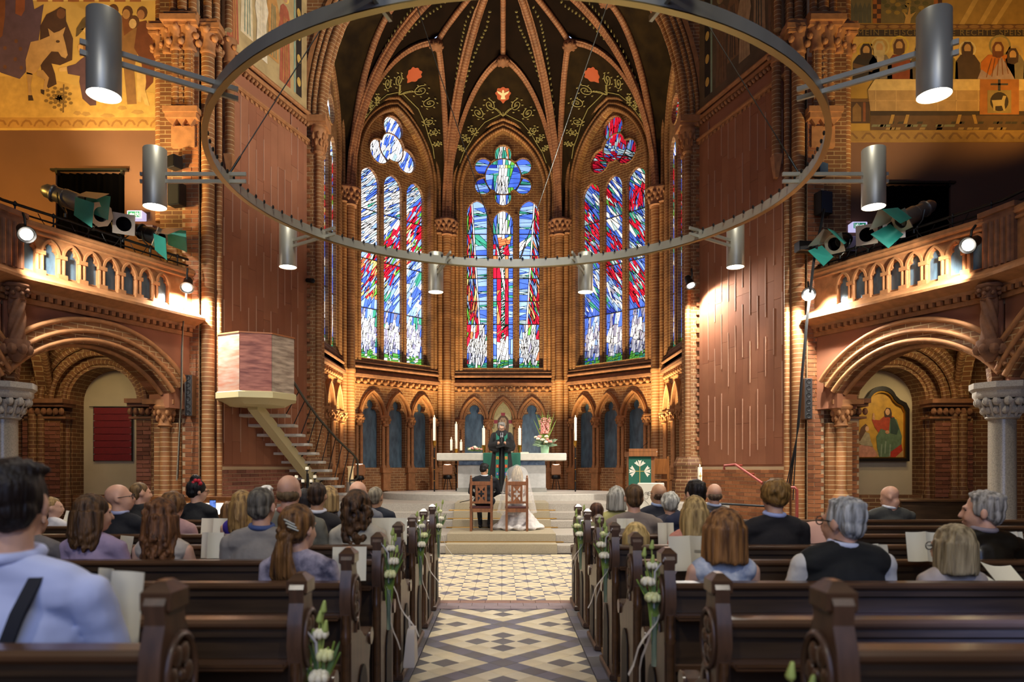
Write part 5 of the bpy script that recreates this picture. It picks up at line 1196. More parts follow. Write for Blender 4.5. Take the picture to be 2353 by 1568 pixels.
for (a, b) in ((1340, 900), (1365, 880), (1395, 900)): PI('#78876a', [(a, b), (a+10, b), (a+4, b+80), (a-4, b+80)], .010, 'painted_fold')
PI('#3d2416', [(1360, 690), (1375, 664), (1400, 668), (1410, 700), (1408, 735), (1390, 725), (1365, 728)], .009, 'painted_hair'); PI('#c09062', el(1382, 692, 15, 21, 12), .011, 'painted_face'); PI('#b9855a', [(1283, 740), (1288, 700), (1296, 700), (1302, 745)], .010, 'painted_hand'); PI('#b9855a', el(1380, 822, 14, 12, 8), .012, 'painted_hand')
PI('#b77d63', [(1170, 985), (1175, 920), (1220, 900), (1290, 920), (1320, 975), (1240, 995)], .006, 'painted_skirt'); PI('#9c8c6a', [(1195, 850), (1230, 815), (1265, 830), (1275, 880), (1290, 915), (1215, 905), (1190, 890)], .008, 'painted_bodice'); PI('#5b3a22', [(1185, 870), (1215, 790), (1240, 768), (1258, 785), (1240, 820), (1205, 880)], .009, 'painted_hair'); PI('#c89a70', el(1250, 800, 12, 18, 10), .010, 'painted_face')
# red notice board in the left aisle niche
nl = SIDES[-1]['nu']; bd = thing('hymn_board', 'red slatted board on the white wall of the left aisle niche', 'board', (-nl-.04, 13.56, 1.63))
for i in range(8):
    MB().cbox((-.36, -.02, i*.128+.003), (.36, 0, (i+1)*.128-.003), .004).build('slat', M('red_felt', '#6e0e16', .8, var=.15, vs=30), bd, 0)
    if i:
        for s in (-1, 1): MB().box((s*.35-.012, -.032, i*.128-.006), (s*.35+.012, -.02, i*.128+.006)).build('clip', STEEL, bd, 0)
m = MB(); m.box((-.375, -.015, -.01), (-.362, .01, 1.035)); m.box((.362, -.015, -.01), (.375, .01, 1.035)); m.box((-.375, -.01, 1.026), (.375, .03, 1.04)); m.build('board_frame', BLACK, bd, 0)
tag(MB(None, True).tube([(-nl-.5, 13.56, 2.67), (-nl+.5, 13.56, 2.67)], .008, 6).build('picture_rail', STEELD), 'thin hanging rail above the red board', 'rail')
# ================================================================ chancel furniture
MARB = [M('marble_pale', '#c9b3a2', .36, var=.3, vs=7, stretch=(.5, .5, 3), col2='#a8705a'), M('marble_red', '#924a2c', .36, var=.4, vs=7, stretch=(.5, .5, 3), col2='#b9745a'), M('marble_grey', '#9c8a78', .36, var=.35, vs=7, stretch=(.5, .5, 3), col2='#c9b9a4')]
CREAM = M('cream_metal', '#c2b588', .5)
altar = thing('altar', 'long altar table with pale stone slab on a grey block', 'altar', (-.03, 17.5, .9))
MB().box((-1.09, -.36, 0), (1.09, .36, .10)).build('plinth', M('altar_plinth', '#8b8880', .7, var=.1), altar, 0)
for a, b in ((-1.07, -.36), (-.355, .355), (.36, 1.07)): MB().cbox((a, -.34, .10), (b, .34, .66), .006).build('base_block', M('altar_block', '#b0ada8', .65, var=.08, vs=12), altar, 0)
MB().cbox((-1.05, -.33, .66), (1.05, .33, .77), .01).build('blue_band', M('blue_marble', '#4a6386', .3, var=.35, vs=9, col2='#7f95b0'), altar, 0)
MB().cbox((-1.57, -.50, .77), (1.56, .50, .95), .015).build('slab', M('altar_slab', '#cdc6b6', .5, var=.06, vs=10), altar, 30)
ac = thing('altar_cloth', 'dark green cloth hanging down the middle of the altar front', 'cloth', (-.03, 17.0, 1.86))
m = MB(); m.loft([[(x, y+.006*sin(x*30), z) for x in [-.45+.03*i for i in range(31)]] for y, z in ((.9, .0), (.02, .0), (-.02, -.02), (-.025, -.25), (-.03, -.62))], False); o = m.build('drape', GREENC, ac, 60); md = o.modifiers.new('t', 'SOLIDIFY'); md.thickness = .008
m = MB(); m.box((-.2, -.045, -.52), (.2, -.03, -.48)); m.box((-.02, -.045, -.6), (.02, -.03, -.2)); m.build('gold_cross', GOLDP, ac, 0)
def flame(m_parent, z, s=1):
    MB().lathe([(0, 0), (.008*s, .01*s), (.010*s, .022*s), (.005*s, .042*s), (0, .06*s)], (0, 0, z), 8).build('flame', FLAME, m_parent, 60)
def candle(loc, h, r, lab, grp=None, lit=True):
    c = thing('candle', lab, 'candle', loc, 0, grp); MB().lathe([(r, 0), (r, h-.008), (r*.85, h), (r*.3, h-.006), (0, h-.006)], (0, 0, 0), 14).build('wax', WAX, c, 40)
    MB().tube([(0, 0, h-.01), (0, .002, h+.012)], .002, 5).build('wick', BLACK, c, 60)
    if lit: flame(c, h+.006, .9)
    return c
def floorstick(x, y, z0, zc, lab, clab, h):
    t = thing('candlestick', lab, 'candlestick', (x, y, z0)); H_ = zc-z0
    MB().lathe([(.13, 0), (.13, .015), (.03, .03), (.018, .05)], (0, 0, 0), 16).build('foot', BLACK, t, 40)
    MB().lathe([(.017, .04), (.017, H_-.14)], (0, 0, 0), 10).build('pole', BLACK, t, 40)
    m = MB()
    for k in range(5): m.ball((0, 0, .14+k*(H_-.3)/4), (.024, .024, .014), 10, 6)
    m.build('brass_knob', BRASS, t, 60)
    MB().lathe([(.012, -.14), (.03, -.13), (.05, -.07), (.055, 0), (.048, 0), (.02, -.02), (0, -.02)], (0, 0, H_), 14).build('cup', BRASS, t, 50)
    candle((x, y, zc-.02), h, .034, clab)
floorstick(-1.71, 17.55, .75, 2.17, 'black floor candlestick left of the altar', 'tall white candle on the floor candlestick left of the altar', .60)
floorstick(1.80, 17.55, .75, 2.17, 'black floor candlestick right of the altar', 'tall white candle on the floor candlestick right of the altar', .60)
floorstick(-1.20, 18.05, .75, 1.98, 'black candlestick close behind the left end of the altar', 'white candle behind the left end of the altar', .66)
def holder(x, y, z, h, r, lab):
    t = thing('candle_holder', lab, 'candle holder', (x, y, z)); MB().lathe([(r*1.3, 0), (r*1.2, .01), (r*.4, .02), (r*.4, h*.35), (r, h*.6), (r*1.05, h), (r*.9, h), (r*.5, h*.8), (0, h*.8)], (0, 0, 0), 14).build('bowl', BRASS, t, 50)
for x, n in ((-.475, 'left'), (.405, 'right')):
    holder(x, 17.25, 1.85, .20, .05, 'brass holder on the altar just %s of the minister' % n); candle((x, 17.25, 2.01), .46, .036, 'white altar candle just %s of the minister' % n)
for x, h, n in ((-1.27, .28, 'taller'), (-1.03, .22, 'shorter')):
    t = thing('candle_dish', 'small brown dish under the %s short candle' % n, 'dish', (x, 17.3, 1.85)); MB().lathe([(.05, 0), (.03, .02), (.025, .04), (.08, .06), (.085, .07), (0, .065)], (0, 0, 0), 14).build('dish', M('dish_brown', '#5a3a22', .5), t, 50)
    candle((x, 17.3, 1.916), h, .03, 'short white candle at the left altar end, the %s of the two' % n)
b = thing('book', 'closed pale book lying on the altar beside the minister', 'book', (.52, 17.15, 1.85)); MB().cbox((-.10, -.07, 0), (.10, .07, .025), .004).build('cover', PAPER, b, 0); MB().box((-.095, -.065, .004), (.102, .06, .021)).build('pages', WAX, b, 0)
PINK = M('pink_bloom', '#e0988a', .7, var=.2, vs=30); CRW = M('cream_bloom', '#e8dfc2', .7, var=.1, vs=40); LEAF = M('leaf_green', '#5f7a45', .6, var=.3, vs=20); LEAFP = M('leaf_pale', '#8fa886', .7, var=.2, vs=20); STEMG = M('stem_green', '#7f9a3c', .6)
def rose(parent, c, r, mat, name='rose'):
    m = MB(); rr = random.Random(int(c[0]*1e4+c[2]*1e5))
    m.ball(c, (r*.62, r*.62, r*.7), 8, 6)
    for ring_, n, q, zz in ((0, 5, .55, .05), (1, 6, .8, -.15)):
        for i in range(n):
            a = 2*pi*i/n+ring_*.5+rr.random()*.3; p = (c[0]+r*q*cos(a), c[1]+r*q*sin(a), c[2]+r*zz); m.ball(p, (r*.45, r*.45, r*.6), 6, 5)
    return m.build(name, mat, parent, 60)
def leafblade(m, a, b, w, bend=V((0, 0, 0))):
    a, b = V(a), V(b); d = (b-a); s = d.cross(V((.3, 1, .2))).normalized()*w; mid = a+d*.5+bend
    m.add([a, a+d*.25+bend*.5+s, mid+s*.9, a+d*.8+bend*.5+s*.5, b, a+d*.8+bend*.5-s*.5, mid-s*.9, a+d*.25+bend*.5-s], [(0, 1, 7), (1, 2, 6, 7), (2, 3, 5, 6), (3, 4, 5)])
fa = thing('flower_arrangement', 'tall arrangement of pink gladioli and white roses in a green vase', 'flowers', (1.02, 17.2, 1.85)); rnd = random.Random(4)
MB().lathe([(.085, 0), (.095, .02), (.11, .2), (.105, .2), (.09, .03), (0, .03)], (0, 0, 0), 18).build('vase', M('vase_green', '#9cc4a0', .3), fa, 40)
for i in range(7):
    a = -.5+i*.17; top = V((.55*sin(a)*.55, .1*cos(i*2), .80+.12*cos(a*2.2)+.05*rnd.random())); m = MB(); m.tube([(0, 0, .15), top*.6+V((0, 0, .02)), top], .006, 5); base = V((0, 0, .15))
    m.mi = 1
    for k in range(9):
        p = base.lerp(top, .45+.5*k/9); s = .042*(1-.06*k)
        for j in range(3): q = rnd.random()*6.28; m.ball(p+V((cos(q)*s*.7, sin(q)*s*.7, 0)), (s*.75, s*.75, s*.8), 6, 4)
    m.mi = 0
    m.build('gladiolus', [STEMG, PINK], fa, 60)
for i in range(16): a = rnd.random()*6.28; r_ = .06+.16*rnd.random(); rose(fa, (r_*1.2*cos(a), r_*.7*sin(a)-.05, .27+.16*rnd.random()), .042, CRW if i % 3 else PINK)
m = MB()
for i in range(130): a = rnd.random()*6.28; e = V((cos(a)*(.12+.14*rnd.random())*1.25, sin(a)*.15-.02, .16+.2*rnd.random())); leafblade(m, e*.4+V((0, 0, .12)), e, .022)
tag(m.build('foliage', LEAFP, fa, 60), kind='stuff')
for i in range(9):
    a = -.75+i*.19; m = MB(); leafblade(m, (0, 0, .2), (sin(a)*.42, .05*cos(i*3), .62+.45*cos(a)*(.7+.3*(i % 2))), .014); m.build('blade_leaf', STEMG, fa, 60)
bb = thing('bouquet', 'small round bouquet of pale roses lying on the altar', 'bouquet', (-.69, 17.2, 1.86))
for i in range(14): a = i*2.4; r_ = .035*sqrt(i); rose(bb, (r_*cos(a)*1.2, r_*sin(a)*.6, .08+.07*(1-r_/.15)), .035, (CRW, PINK, CRW)[i % 3])
m = MB()
for i in range(40): a = rnd.random()*6.28; leafblade(m, (0, 0, .05), (cos(a)*.2, sin(a)*.12, .04+.12*rnd.random()), .018)
tag(m.build('foliage', LEAF, bb, 60), kind='stuff')
# two chairs ---------------------------------------------------------------------
def chair(x, y, z, lab):
    t = thing('chair', lab, 'chair', (x, y, z), 0, 'carved chairs of the couple'); w = .19
    for s in (-1, 1):
        MB().cbox((s*w-.022, -.022, 0), (s*w+.022, .022, .98), .006).build('back_post', M('oak_dark', '#7a4a24', .42, var=.3, vs=5, stretch=(4, 4, .6), coat=.2), t, 20)
        MB().lathe([(.018, 0), (.024, .015), (.014, .03), (.02, .045), (0, .075)], (s*w, 0, .98), 8).build('finial', M('oak_dark', '#7a4a24', .42, var=.3, vs=5, stretch=(4, 4, .6), coat=.2), t, 50)
        MB().cbox((s*w-.02, .38, 0), (s*w+.02, .42, .43), .005).build('front_leg', M('oak_dark', '#7a4a24', .42, var=.3, vs=5, stretch=(4, 4, .6), coat=.2), t, 20)
        MB().box((s*w-.015, .02, .14), (s*w+.015, .38, .17)).build('stretcher', M('oak_dark', '#7a4a24', .42, var=.3, vs=5, stretch=(4, 4, .6), coat=.2), t, 0)
    MB().cbox((-w-.03, -.01, .43), (w+.03, .45, .465), .008).build('seat', M('seat_leather', '#4a1f1a', .5), t, 20)
    m = MB(); m.box((-w, -.018, .36), (w, .018, .43)); m.box((-w, -.015, .52), (w, .015, .56)); m.cbox((-w, -.018, .86), (w, .018, .93), .006); m.build('cross_rail', M('oak_dark', '#7a4a24', .42, var=.3, vs=5, stretch=(4, 4, .6), coat=.2), t, 20)
    holes = []
    q = []
    for i in range(32):
        a = -2*pi*i/32; r_ = .022+.036*abs(cos(2*a))**1.2; q.append((r_*cos(a), .70+r_*1.15*sin(a)))
    holes.append(q)
    for sx in (-1, 1):
        for sz in (-1, 1):
            P = [(.022, .075), (.062, .135), (.066, .06), (.045, .05)]
            lp = [(sx*a, .70+sz*b) for a, b in P]; holes.append(lp if sx*sz < 0 else lp[::-1])
    m = MB(); m.prism([[(-.105, .56), (.105, .56), (.105, .86), (-.105, .86)]]+holes, lambda u, v, w_: (u, w_, v), -.011, .011); m.build('back_panel', M('oak_dark', '#7a4a24', .42, var=.3, vs=5, stretch=(4, 4, .6), coat=.2), t, 20)
    return t
chair(-.405, 13.08, .312, 'carved oak chair under the man in the dark suit'); chair(.255, 13.08, .312, 'carved oak chair under the woman in the veil')
# lectern, paschal candle, font, microphone ----------------------------------------
lt = thing('lectern', 'wooden lectern with sloping top at the right of the chancel', 'lectern', (3.00, 15.35, .75))
MB().cbox((-.24, .0, 0), (.30, .42, 1.0), .01).build('body', WOODM, lt, 20); m = MB(); m.loft([[(x, y, z) for x in (-.28, .34)] for y, z in ((-.10, 1.10), (-.10, 1.16), (.45, 1.06), (.45, .99))]+[], False); m.cbox((-.28, -.1, .99), (.34, .45, 1.1), .01); m.build('sloping_top', WOODM, lt, 20)
MB().tube([(.0, .05, 1.12), (.05, .0, 1.22), (.14, -.05, 1.30)], .006, 6).build('microphone', BLACK, lt, 60)
lc = thing('lectern_cloth', 'green hanging with a white-and-gold flowering cross on the lectern', 'cloth', (2.97, 15.34, 1.80))
MB().box((-.24, -.02, -.85), (.25, 0, .0)).build('cloth', GREENC, lc, 0)
m = MB(); m.box((-.006, -.028, -.8), (.006, -.021, -.28)); m.box((-.10, -.028, -.386), (.10, -.021, -.374)); m.build('gold_stem', GOLDP, lc, 0)
for (ox, oz, rot) in ((0, -.28, 0), (.09, -.38, -pi/2), (-.09, -.38, pi/2)):
    for da in (-.75, 0, .75):
        a = pi/2+rot+da; e = V((cos(a), 0, sin(a))); s_ = V((-sin(a), 0, cos(a))); p = V((ox, -.026, oz)); m = MB(); m.add([p, p+e*.07+s_*.022, p+e*.145+s_*.04*(1 if da == 0 else .9), p+e*.13, p+e*.145-s_*.04, p+e*.07-s_*.022], [(0, 1, 3, 5), (1, 2, 3), (5, 3, 4)]); m.build('petal', M('petal_white', '#d8d2c0', .8), lc, 0)
ch2 = thing('side_chair', 'dark wooden chair half hidden behind the lectern', 'chair', (3.55, 16.0, .75), -.5)
for a, b in ((-.2, 0), (.2, 0), (-.2, .4), (.2, .4)): MB().cbox((a-.02, b-.02, 0), (a+.02, b+.02, 1.0 if b == 0 else .44), .005).build('leg', WOODM, ch2, 20)
MB().cbox((-.23, -.02, .44), (.23, .43, .48), .006).build('seat', WOODM, ch2, 20); MB().cbox((-.2, -.012, .6), (.2, .012, .95), .005).build('backrest', WOODM, ch2, 20)
pc = thing('candle_stand', 'black iron stand with round plate under the large candle', 'candle stand', (3.74, 13.4, .45)); m = MB(); m.lathe([(.17, 0), (.16, .02), (.05, .06), (.045, .3), (.06, .56), (.03, .60)], (0, 0, 0), 12); m.build('pillar', BLACK, pc, 40); MB().lathe([(.15, .60), (.155, .615), (0, .615)], (0, 0, 0), 20).build('plate', BLACK, pc, 40)
pk = candle((3.74, 13.4, 1.07), .44, .042, 'large white candle with a gold cross on the black stand'); m = MB(); m.box((-.004, -.047, .10), (.004, -.04, .34)); m.box((-.03, -.047, .27), (.03, -.04, .278)); m.ball((0, -.043, .275), (.014, .006, .02), 8, 6); m.build('gold_cross', GOLDP, pk, 0)
ft = thing('flip_board', 'white board with faint drawn lines beside the lectern', 'board', (2.70, 12.9, .30)); MB().cbox((-.23, 0, .0), (.25, .05, .92), .012).build('panel', M('board_white', '#cfc8b6', .6), ft, 20); m = MB(); m.tube([(-.08+.06*cos(i*.5)*(1-i*.03), -.004, .68+.08*sin(i*.5)*(1-i*.03)) for i in range(18)], .003, 4); m.tube([(.02, -.004, .4), (-.05, -.004, .55), (-.13, -.004, .62)], .003, 4); m.tube([(.04, -.004, .42), (.1, -.004, .58), (.14, -.004, .7)], .003, 4); m.build('drawn_line', INK, ft, 60)
mc = thing('microphone_stand', 'thin black microphone stand before the minister', 'microphone', (-.03, 16.05, .90)); MB().lathe([(.12, 0), (.12, .01), (.02, .02), (.011, .03)], (0, 0, 0), 16).build('foot', BLACK, mc, 40); MB().tube([(0, 0, .02), (0, 0, 1.28), (.0, .06, 1.34)], .010, 8).build('pole', BLACK, mc, 60); MB().cap((0, .06, 1.34), (0, .12, 1.38), .014, .02, 10).build('capsule', BLACK, mc, 60)
cable([V((-.03, 16.0, .915)), V((-.1, 15.7, .915)), V((-.5, 15.66, .913)), V((-.75, 15.58, .78)), V((-.9, 14.7, .775))], 'black cable running from the microphone stand over the platform edge', .007)
# uplights at the apse columns ---------------------------------------------------------
for k, (x, y) in enumerate(((-1.70, 21.6), (1.62, 21.6), (-4.0, 19.6), (4.0, 19.6))):
    r = thing('uplight', ('small glowing uplight on legs behind the altar, left end', 'small glowing uplight on legs behind the altar, right end', 'small uplight at the foot of the left apse column', 'small uplight at the foot of the right apse column')[k], 'uplight', (x, y, .75))
    MB().cbox((-.14, -.12, .52), (.14, .12, .84), .03).build('housing', M('lamp_clay', '#a8754f', .6), r, 30); MB().lathe([(0, .0), (.11, .01)], (0, 0, .84), 14).build('lens', GLOW, r, 0)
    m = MB(); m.lathe([(.12, .40), (.15, .44), (.12, .52)], (0, 0, 0), 12)
    for s in (-1, 1): m.tube([(s*.05, 0, .42), (s*.14, .05, 0)], .012, 6)
    m.tube([(0, 0, .42), (0, -.14, 0)], .012, 6); m.build('tripod', BLACK, r, 60)
    d = V((x, y, 0))-CEN; d.z = 0; d.normalize()
    light('SPOT', 'uplight_beam', (x-d.x*.7, y-d.y*.7, 1.3), (x+d.x*.75, y+d.y*.75, 9.5), GOLD, 2900, .1, 80, 1)
r = thing('lantern', 'cream cylinder lantern standing by the end of the pulpit rail', 'lantern', (-4.15, 19.2, .75)); m = MB(); m.lathe([(.08, .36), (.075, .38), (.075, .72), (.10, .76), (.10, .79), (0, .79)], (0, 0, 0), 14); m.build('shade', M('lantern_cream', '#e8c890', .6, emit=.35), r, 40); MB().lathe([(.14, 0), (.12, .36), (0, .36)], (0, 0, 0), 12).build('pedestal', STONE, r, 40)
# pulpit ----------------------------------------------------------------------------------
pu = thing('pulpit', 'pulpit of polished pink and grey marble panels on a cream base', 'pulpit', (-4.5, 12.9, 0)); rp = .70
for i in range(8):
    a0 = .30-pi/2-pi/8+pi/4*(i-0); a1 = a0+pi/4; p, q = V((rp*cos(a0), rp*sin(a0), 0)), V((rp*cos(a1), rp*sin(a1), 0)); n = (p+q).normalized(); d = (q-p).normalized()
    m = MB(); m.loft([[p*.999+d*.004+V((0, 0, z)), q*.999-d*.004+V((0, 0, z)), q*.94+V((0, 0, z)), p*.94+V((0, 0, z))] for z in (2.84, 3.84)], True, True); m.build('marble_panel', MARB[(2, 0, 1, 2, 0, 1, 0, 0)[(i+1) % 8] if False else {0: 1, 1: 2, 7: 0, 6: 0}.get(i, 2)], pu, 0)
a_ = [(.30-pi/2-pi/8+pi/4*i) for i in range(8)]
m = MB(); m.loft([[(r_*cos(a), r_*sin(a), z) for a in a_] for r_, z in ((.52, 2.62), (.66, 2.70), (.74, 2.72), (.74, 2.82), (.70, 2.84))], True, True); m.build('base_plate', CREAM, pu, 20)
m = MB(); m.loft([[(r_*cos(a), r_*sin(a), z) for a in a_] for r_, z in ((.66, 3.84), (.715, 3.84), (.715, 3.865), (.66, 3.865))], True); m.build('top_rim', M('rim_orange', '#a8683c', .4), pu, 20)
st = thing('staircase', 'open cream staircase with stone treads climbing to the pulpit', 'staircase', (-4.5, 13.2, .75))
for i in range(11):
    y = 13.15+.262*i; xr = -4.20+.072*i; z = 2.70-.177*i; w = .90-.006*i
    MB(None, True).cbox((xr-w, y, z-.055), (xr, y+.29, z), .006).build('tread', STONEW, st, 0)
    MB(None, True).tube([(xr-.30, y+.14, z-.055), (xr-.45, y+.12, z-.16)], .014, 6).build('bracket', BLACK, st, 60)
m = MB(None, True); a, b = V((-4.62, 13.0, 2.68)), V((-3.96, 15.95, .76)); m.loft([[p+V((sx*.09, 0, sz*.11)) for sx, sz in ((-1, -1), (1, -1), (1, 1), (-1, 1))] for p in (a, b)], True, True); m.build('stringer', CREAM, st, 0)
hr = [W(668, 868, 13.2), W(700, 918, 13.8), W(735, 965, 14.5), W(775, 1010, 15.2), W(815, 1048, 15.9), W(822, 1060, 16.0), W(822, 1098, 16.0), W(815, 1104, 16.0), W(804, 1105, 16.0)]
MB(None, True).tube(hr, .025, 8).build('handrail', STEELD, st, 60)
for i in range(10):
    y = 13.3+.262*i; xr = -4.22+.072*i; f = (y-13.2)/2.7; top = hr[0].lerp(hr[1], min(1, f*4.5)) if f < .222 else (hr[1].lerp(hr[2], (f-.222)/.26) if f < .48 else (hr[2].lerp(hr[3], (f-.48)/.26) if f < .74 else hr[3].lerp(hr[4], min(1, (f-.74)/.26))))
    MB(None, True).tube([top, (xr-.03, y, 2.70-.177*i)], .010, 6).build('baluster', BLACK, st, 60)
MB(None, True).tube([hr[4], W(803, 1105, 16.0), (hr[4].x-.05, 16.0, .75)], .016, 6).build('post', STEELD, st, 60)
# candle tree by the stairs, red handrails, front desks ---------------------------------------
ct = thing('candle_tree', 'black iron candle tree before the pulpit stairs', 'candelabra', (-3.30, 11.9, 0)); MB().lathe([(.2, 0), (.2, .02), (.03, .05), (.022, 1.40)], (0, 0, 0), 12).build('stem', BLACK, ct, 40)
for i, (dx, dz) in enumerate(((0, 1.50), (-.18, 1.36), (.13, 1.36), (-.07, 1.29), (.07, 1.29), (.2, 1.22), (.25, 1.10), (.30, .96))):
    m = MB(); m.tube([(0, 0, dz-.30), (dx*.6, -.03, dz-.28), (dx, -.03, dz-.14), (dx, -.03, dz-.05)], .010, 6); m.lathe([(.02, -.06), (.035, -.04), (0, -.04)], (dx, -.03, dz), 10); m.build('arm', BLACK, ct, 60)
    if i < 5: candle((-3.30+dx, 11.87, dz-.04), .05, .028, 'small white candle on the iron candle tree, %s' % ('topmost', 'outer left arm', 'right arm above the hooks', 'lower left of the middle', 'lower right of the middle')[i], 'candles on the iron tree', False)
def redrail(pts, lab):
    t = thing('handrail', lab, 'handrail', (pts[0].x, pts[0].y, pts[0].z)); MB(None, True).tube(pts, .026, 8).build('rail_tube', M('rail_red', '#8c3a30', .4), t, 60)
    return t
rr_ = redrail([W(1664, 1078, 13.45), W(1664, 1071, 13.4), W(1690, 1068, 13.4), W(1752, 1111, 12.6)], 'red sloping handrail fixed to the brick wall under the boarded panel')
for p in (W(1694, 1070, 13.45), W(1722, 1090, 13.1)): MB(None, True).tube([p, p+V((.16, .22, 0))], .02, 6).build('wall_bracket', M('rail_red', '#8c3a30', .4), rr_, 60)
redrail([W(1806, 1121, 12.2), W(1826, 1121, 12.1), W(1831, 1126, 12.1), W(1831, 1200, 12.1), V((W(1831, 1200, 12.1).x, 12.1, 0))], 'red upright handrail at the foot of the right pier')
cable([W(1645, 1158, 12.8), W(1690, 1160, 12.7), W(1740, 1163, 12.6), W(1800, 1166, 12.4)], 'black cables running along the wall by the side steps', .02)
ss = struct(sbox('trim_4', (3.6, 12.0, 0), (4.9, 12.27, .30), STONE))
t = thing('side_desk', 'dark brown desk by the right aisle wall under the gold painting', 'desk', (7.35, 11.9, 0)); MB().cbox((-.62, 0, 0), (.62, .05, .92), .008).build('front_panel', WOOD, t, 20); MB().cbox((-.66, -.03, .92), (.66, .45, .96), .008).build('top', WOODC, t, 20)
for k, (x, sg) in enumerate(((-4.3, 1), (6.7, 1))):
    if k: continue
    t = thing('desk', 'reddish wooden choir desk in front of the pulpit stairs', 'desk', (x, 8.9, 0), 0)
    MB().cbox((-.95, 0, 0), (.95, .05, .88), .008).build('front_panel', WOODM, t, 20); m = MB(); m.loft([[(x_, y_, z_) for x_ in (-1.0, 1.0)] for y_, z_ in ((-.02, .88), (-.02, .91), (.40, 1.08), (.40, 1.05))], False); m.build('sloping_top', WOODM, t, 20); MB().cbox((-1.0, .36, 0), (1.0, .40, 1.12), .008).build('back_panel', WOODM, t, 20)
# ================================================================ pews
def pewY(i): return 1.75 if i == 1 else 3.39+.81*(i-3)
PL = 4.9
def make_pew(sx, lab, grp):
    t = thing('pew', lab, 'pew', (0, 0, 0), 0, grp); X = lambda a, b: (min(sx*a, sx*b), max(sx*a, sx*b))
    a, b = X(.05, PL-.05)
    MB().cbox((a, -.045, .915), (b, .05, .95), .012).build('cap_rail', WOODC, t, 30)
    MB().cbox((a, -.012, .80), (b, .022, .918), .004).build('backrest', WOOD, t, 20)
    MB().box((a, -.028, .885), (b, -.010, .916)).build('cap_moulding', WOOD, t, 0)
    m = MB(); m.cbox((a, -.115, .782), (b, .02, .802), .006); m.box((a, -.12, .80), (b, -.108, .812)); m.build('book_ledge', WOODC, t, 20)
    MB().box((a, -.008, .12), (b, .02, .785)).build('lower_panel', WOOD, t, 0)
    MB().cbox((a, -.03, .52), (b, -.006, .56), .006).build('rail', WOODC, t, 20)
    m = MB(); m.cbox((a, .02, .43), (b, .40, .46), .01); m.build('seat', WOODC, t, 20)
    MB().cbox((a, -.35, .13), (b, -.22, .155), .006).build('kneeler', WOODC, t, 20)
    prof = [(-.05, 0), (.40, 0), (.40, .46), (.43, .53), (.455, .57), (.44, .62), (.40, .645), (.36, .62), (.28, .62), (.17, .68), (.125, .76), (.135, .86), (.10, .95), (.068, 1.01), (.075, 1.05), (.055, 1.095), (-.02, 1.10), (-.045, 1.06), (-.04, 1.01), (-.062, .95), (-.072, .86), (-.05, .78)]
    for k, (x0, x1) in enumerate((X(0, .052), X(PL-.05, PL))):
        m = MB(); m.prism([prof], lambda u, v, w: (w, u, v), x0, x1); e = m.build('pew_end', WOODE, t, 25)
        if k == 0:
            f = x0-.006 if sx > 0 else x1+.006; g = -1 if sx > 0 else 1
            m = MB(); m.tube([(f, .032+.078*cos(2*pi*i/24), .87+.105*sin(2*pi*i/24)) for i in range(24)], .010, 6, False, True)
            for i in range(6): an = 2*pi*i/6; m.ball((f, .032+.042*cos(an), .87+.06*sin(an)), (.008, .026, .030), 8, 5)
            m.ball((f, .032, .87), (.012, .016, .018), 8, 5)
            m.tube([(f, .06+.03*cos(an), .70+.05*sin(an)) for an in [pi*i/8 for i in range(9)]], .006, 5); m.build('carved_roundel', WOODE, e, 60)
            m = MB(); m.lathe([(.030, .03), (.030, .10), (.020, .13), (.020, .66), (.028, .68), (.020, .70), (.018, .80)], ((x0+x1)/2, -.052, 0), 10); m.build('turned_shaft', WOODC, e, 50)
            m = MB(); m.loft([[(x, .41+.046*cos(2*pi*i/14), .595+.046*sin(2*pi*i/14)) for i in range(14)] for x in (x0-.012, x1+.012)], True, True); m.build('arm_knob', WOODC, e, 30)
            m = MB(); m.cbox((x0-.012, -.035, 1.02), (x1+.012, .065, 1.115), .026); m.build('finial', WOODC, e, 30)
            m = MB(); m.prism([[(.10, .06), (.30, .06), (.30, .34)]+[(.20+.10*cos(pi*i/8), .34+.16*sin(pi*i/8)) for i in range(1, 8)]+[(.10, .34)]], lambda u, v, w: (w, u, v), f-.001*g, f+.004*g); m.build('arched_inlay', M('inlay_dark', '#241811', .6), e, 20)
            m = MB(); m.cbox((x0-.02, -.08, 0), (x1+.02, .45, .055), .012); m.build('foot_moulding', WOODE, e, 20)
    return t
ORD = {1: 'eighth', 2: 'seventh', 3: 'sixth', 4: 'fifth', 5: 'fourth', 6: 'third', 7: 'second', 8: 'first'}
PEW = {}
for sx in (-1, 1):
    sd = 'left' if sx < 0 else 'right'; proto = None
    for i in range(8, 0, -1):
        lab = 'dark wooden pew %s of the aisle, %s row back from the chancel steps' % (sd, ORD[i])
        x = (-.745+.026 if i > 1 else -.82) if sx < 0 else (.765 if i > 1 else .80)
        if proto is None: proto = make_pew(sx, lab, 'pews in rows beside the aisle'); o = proto
        else: o = dup(proto); o['label'] = lab
        o.location = (x, pewY(i), .0 if i > 1 else .105); PEW[(sx, i)] = o
    o = PEW[(sx, 8)]
for o in PEW.values():
    if o.location.z < .05: o.scale = (1, 1, .965/1.0) if False else (1, 1, 1)
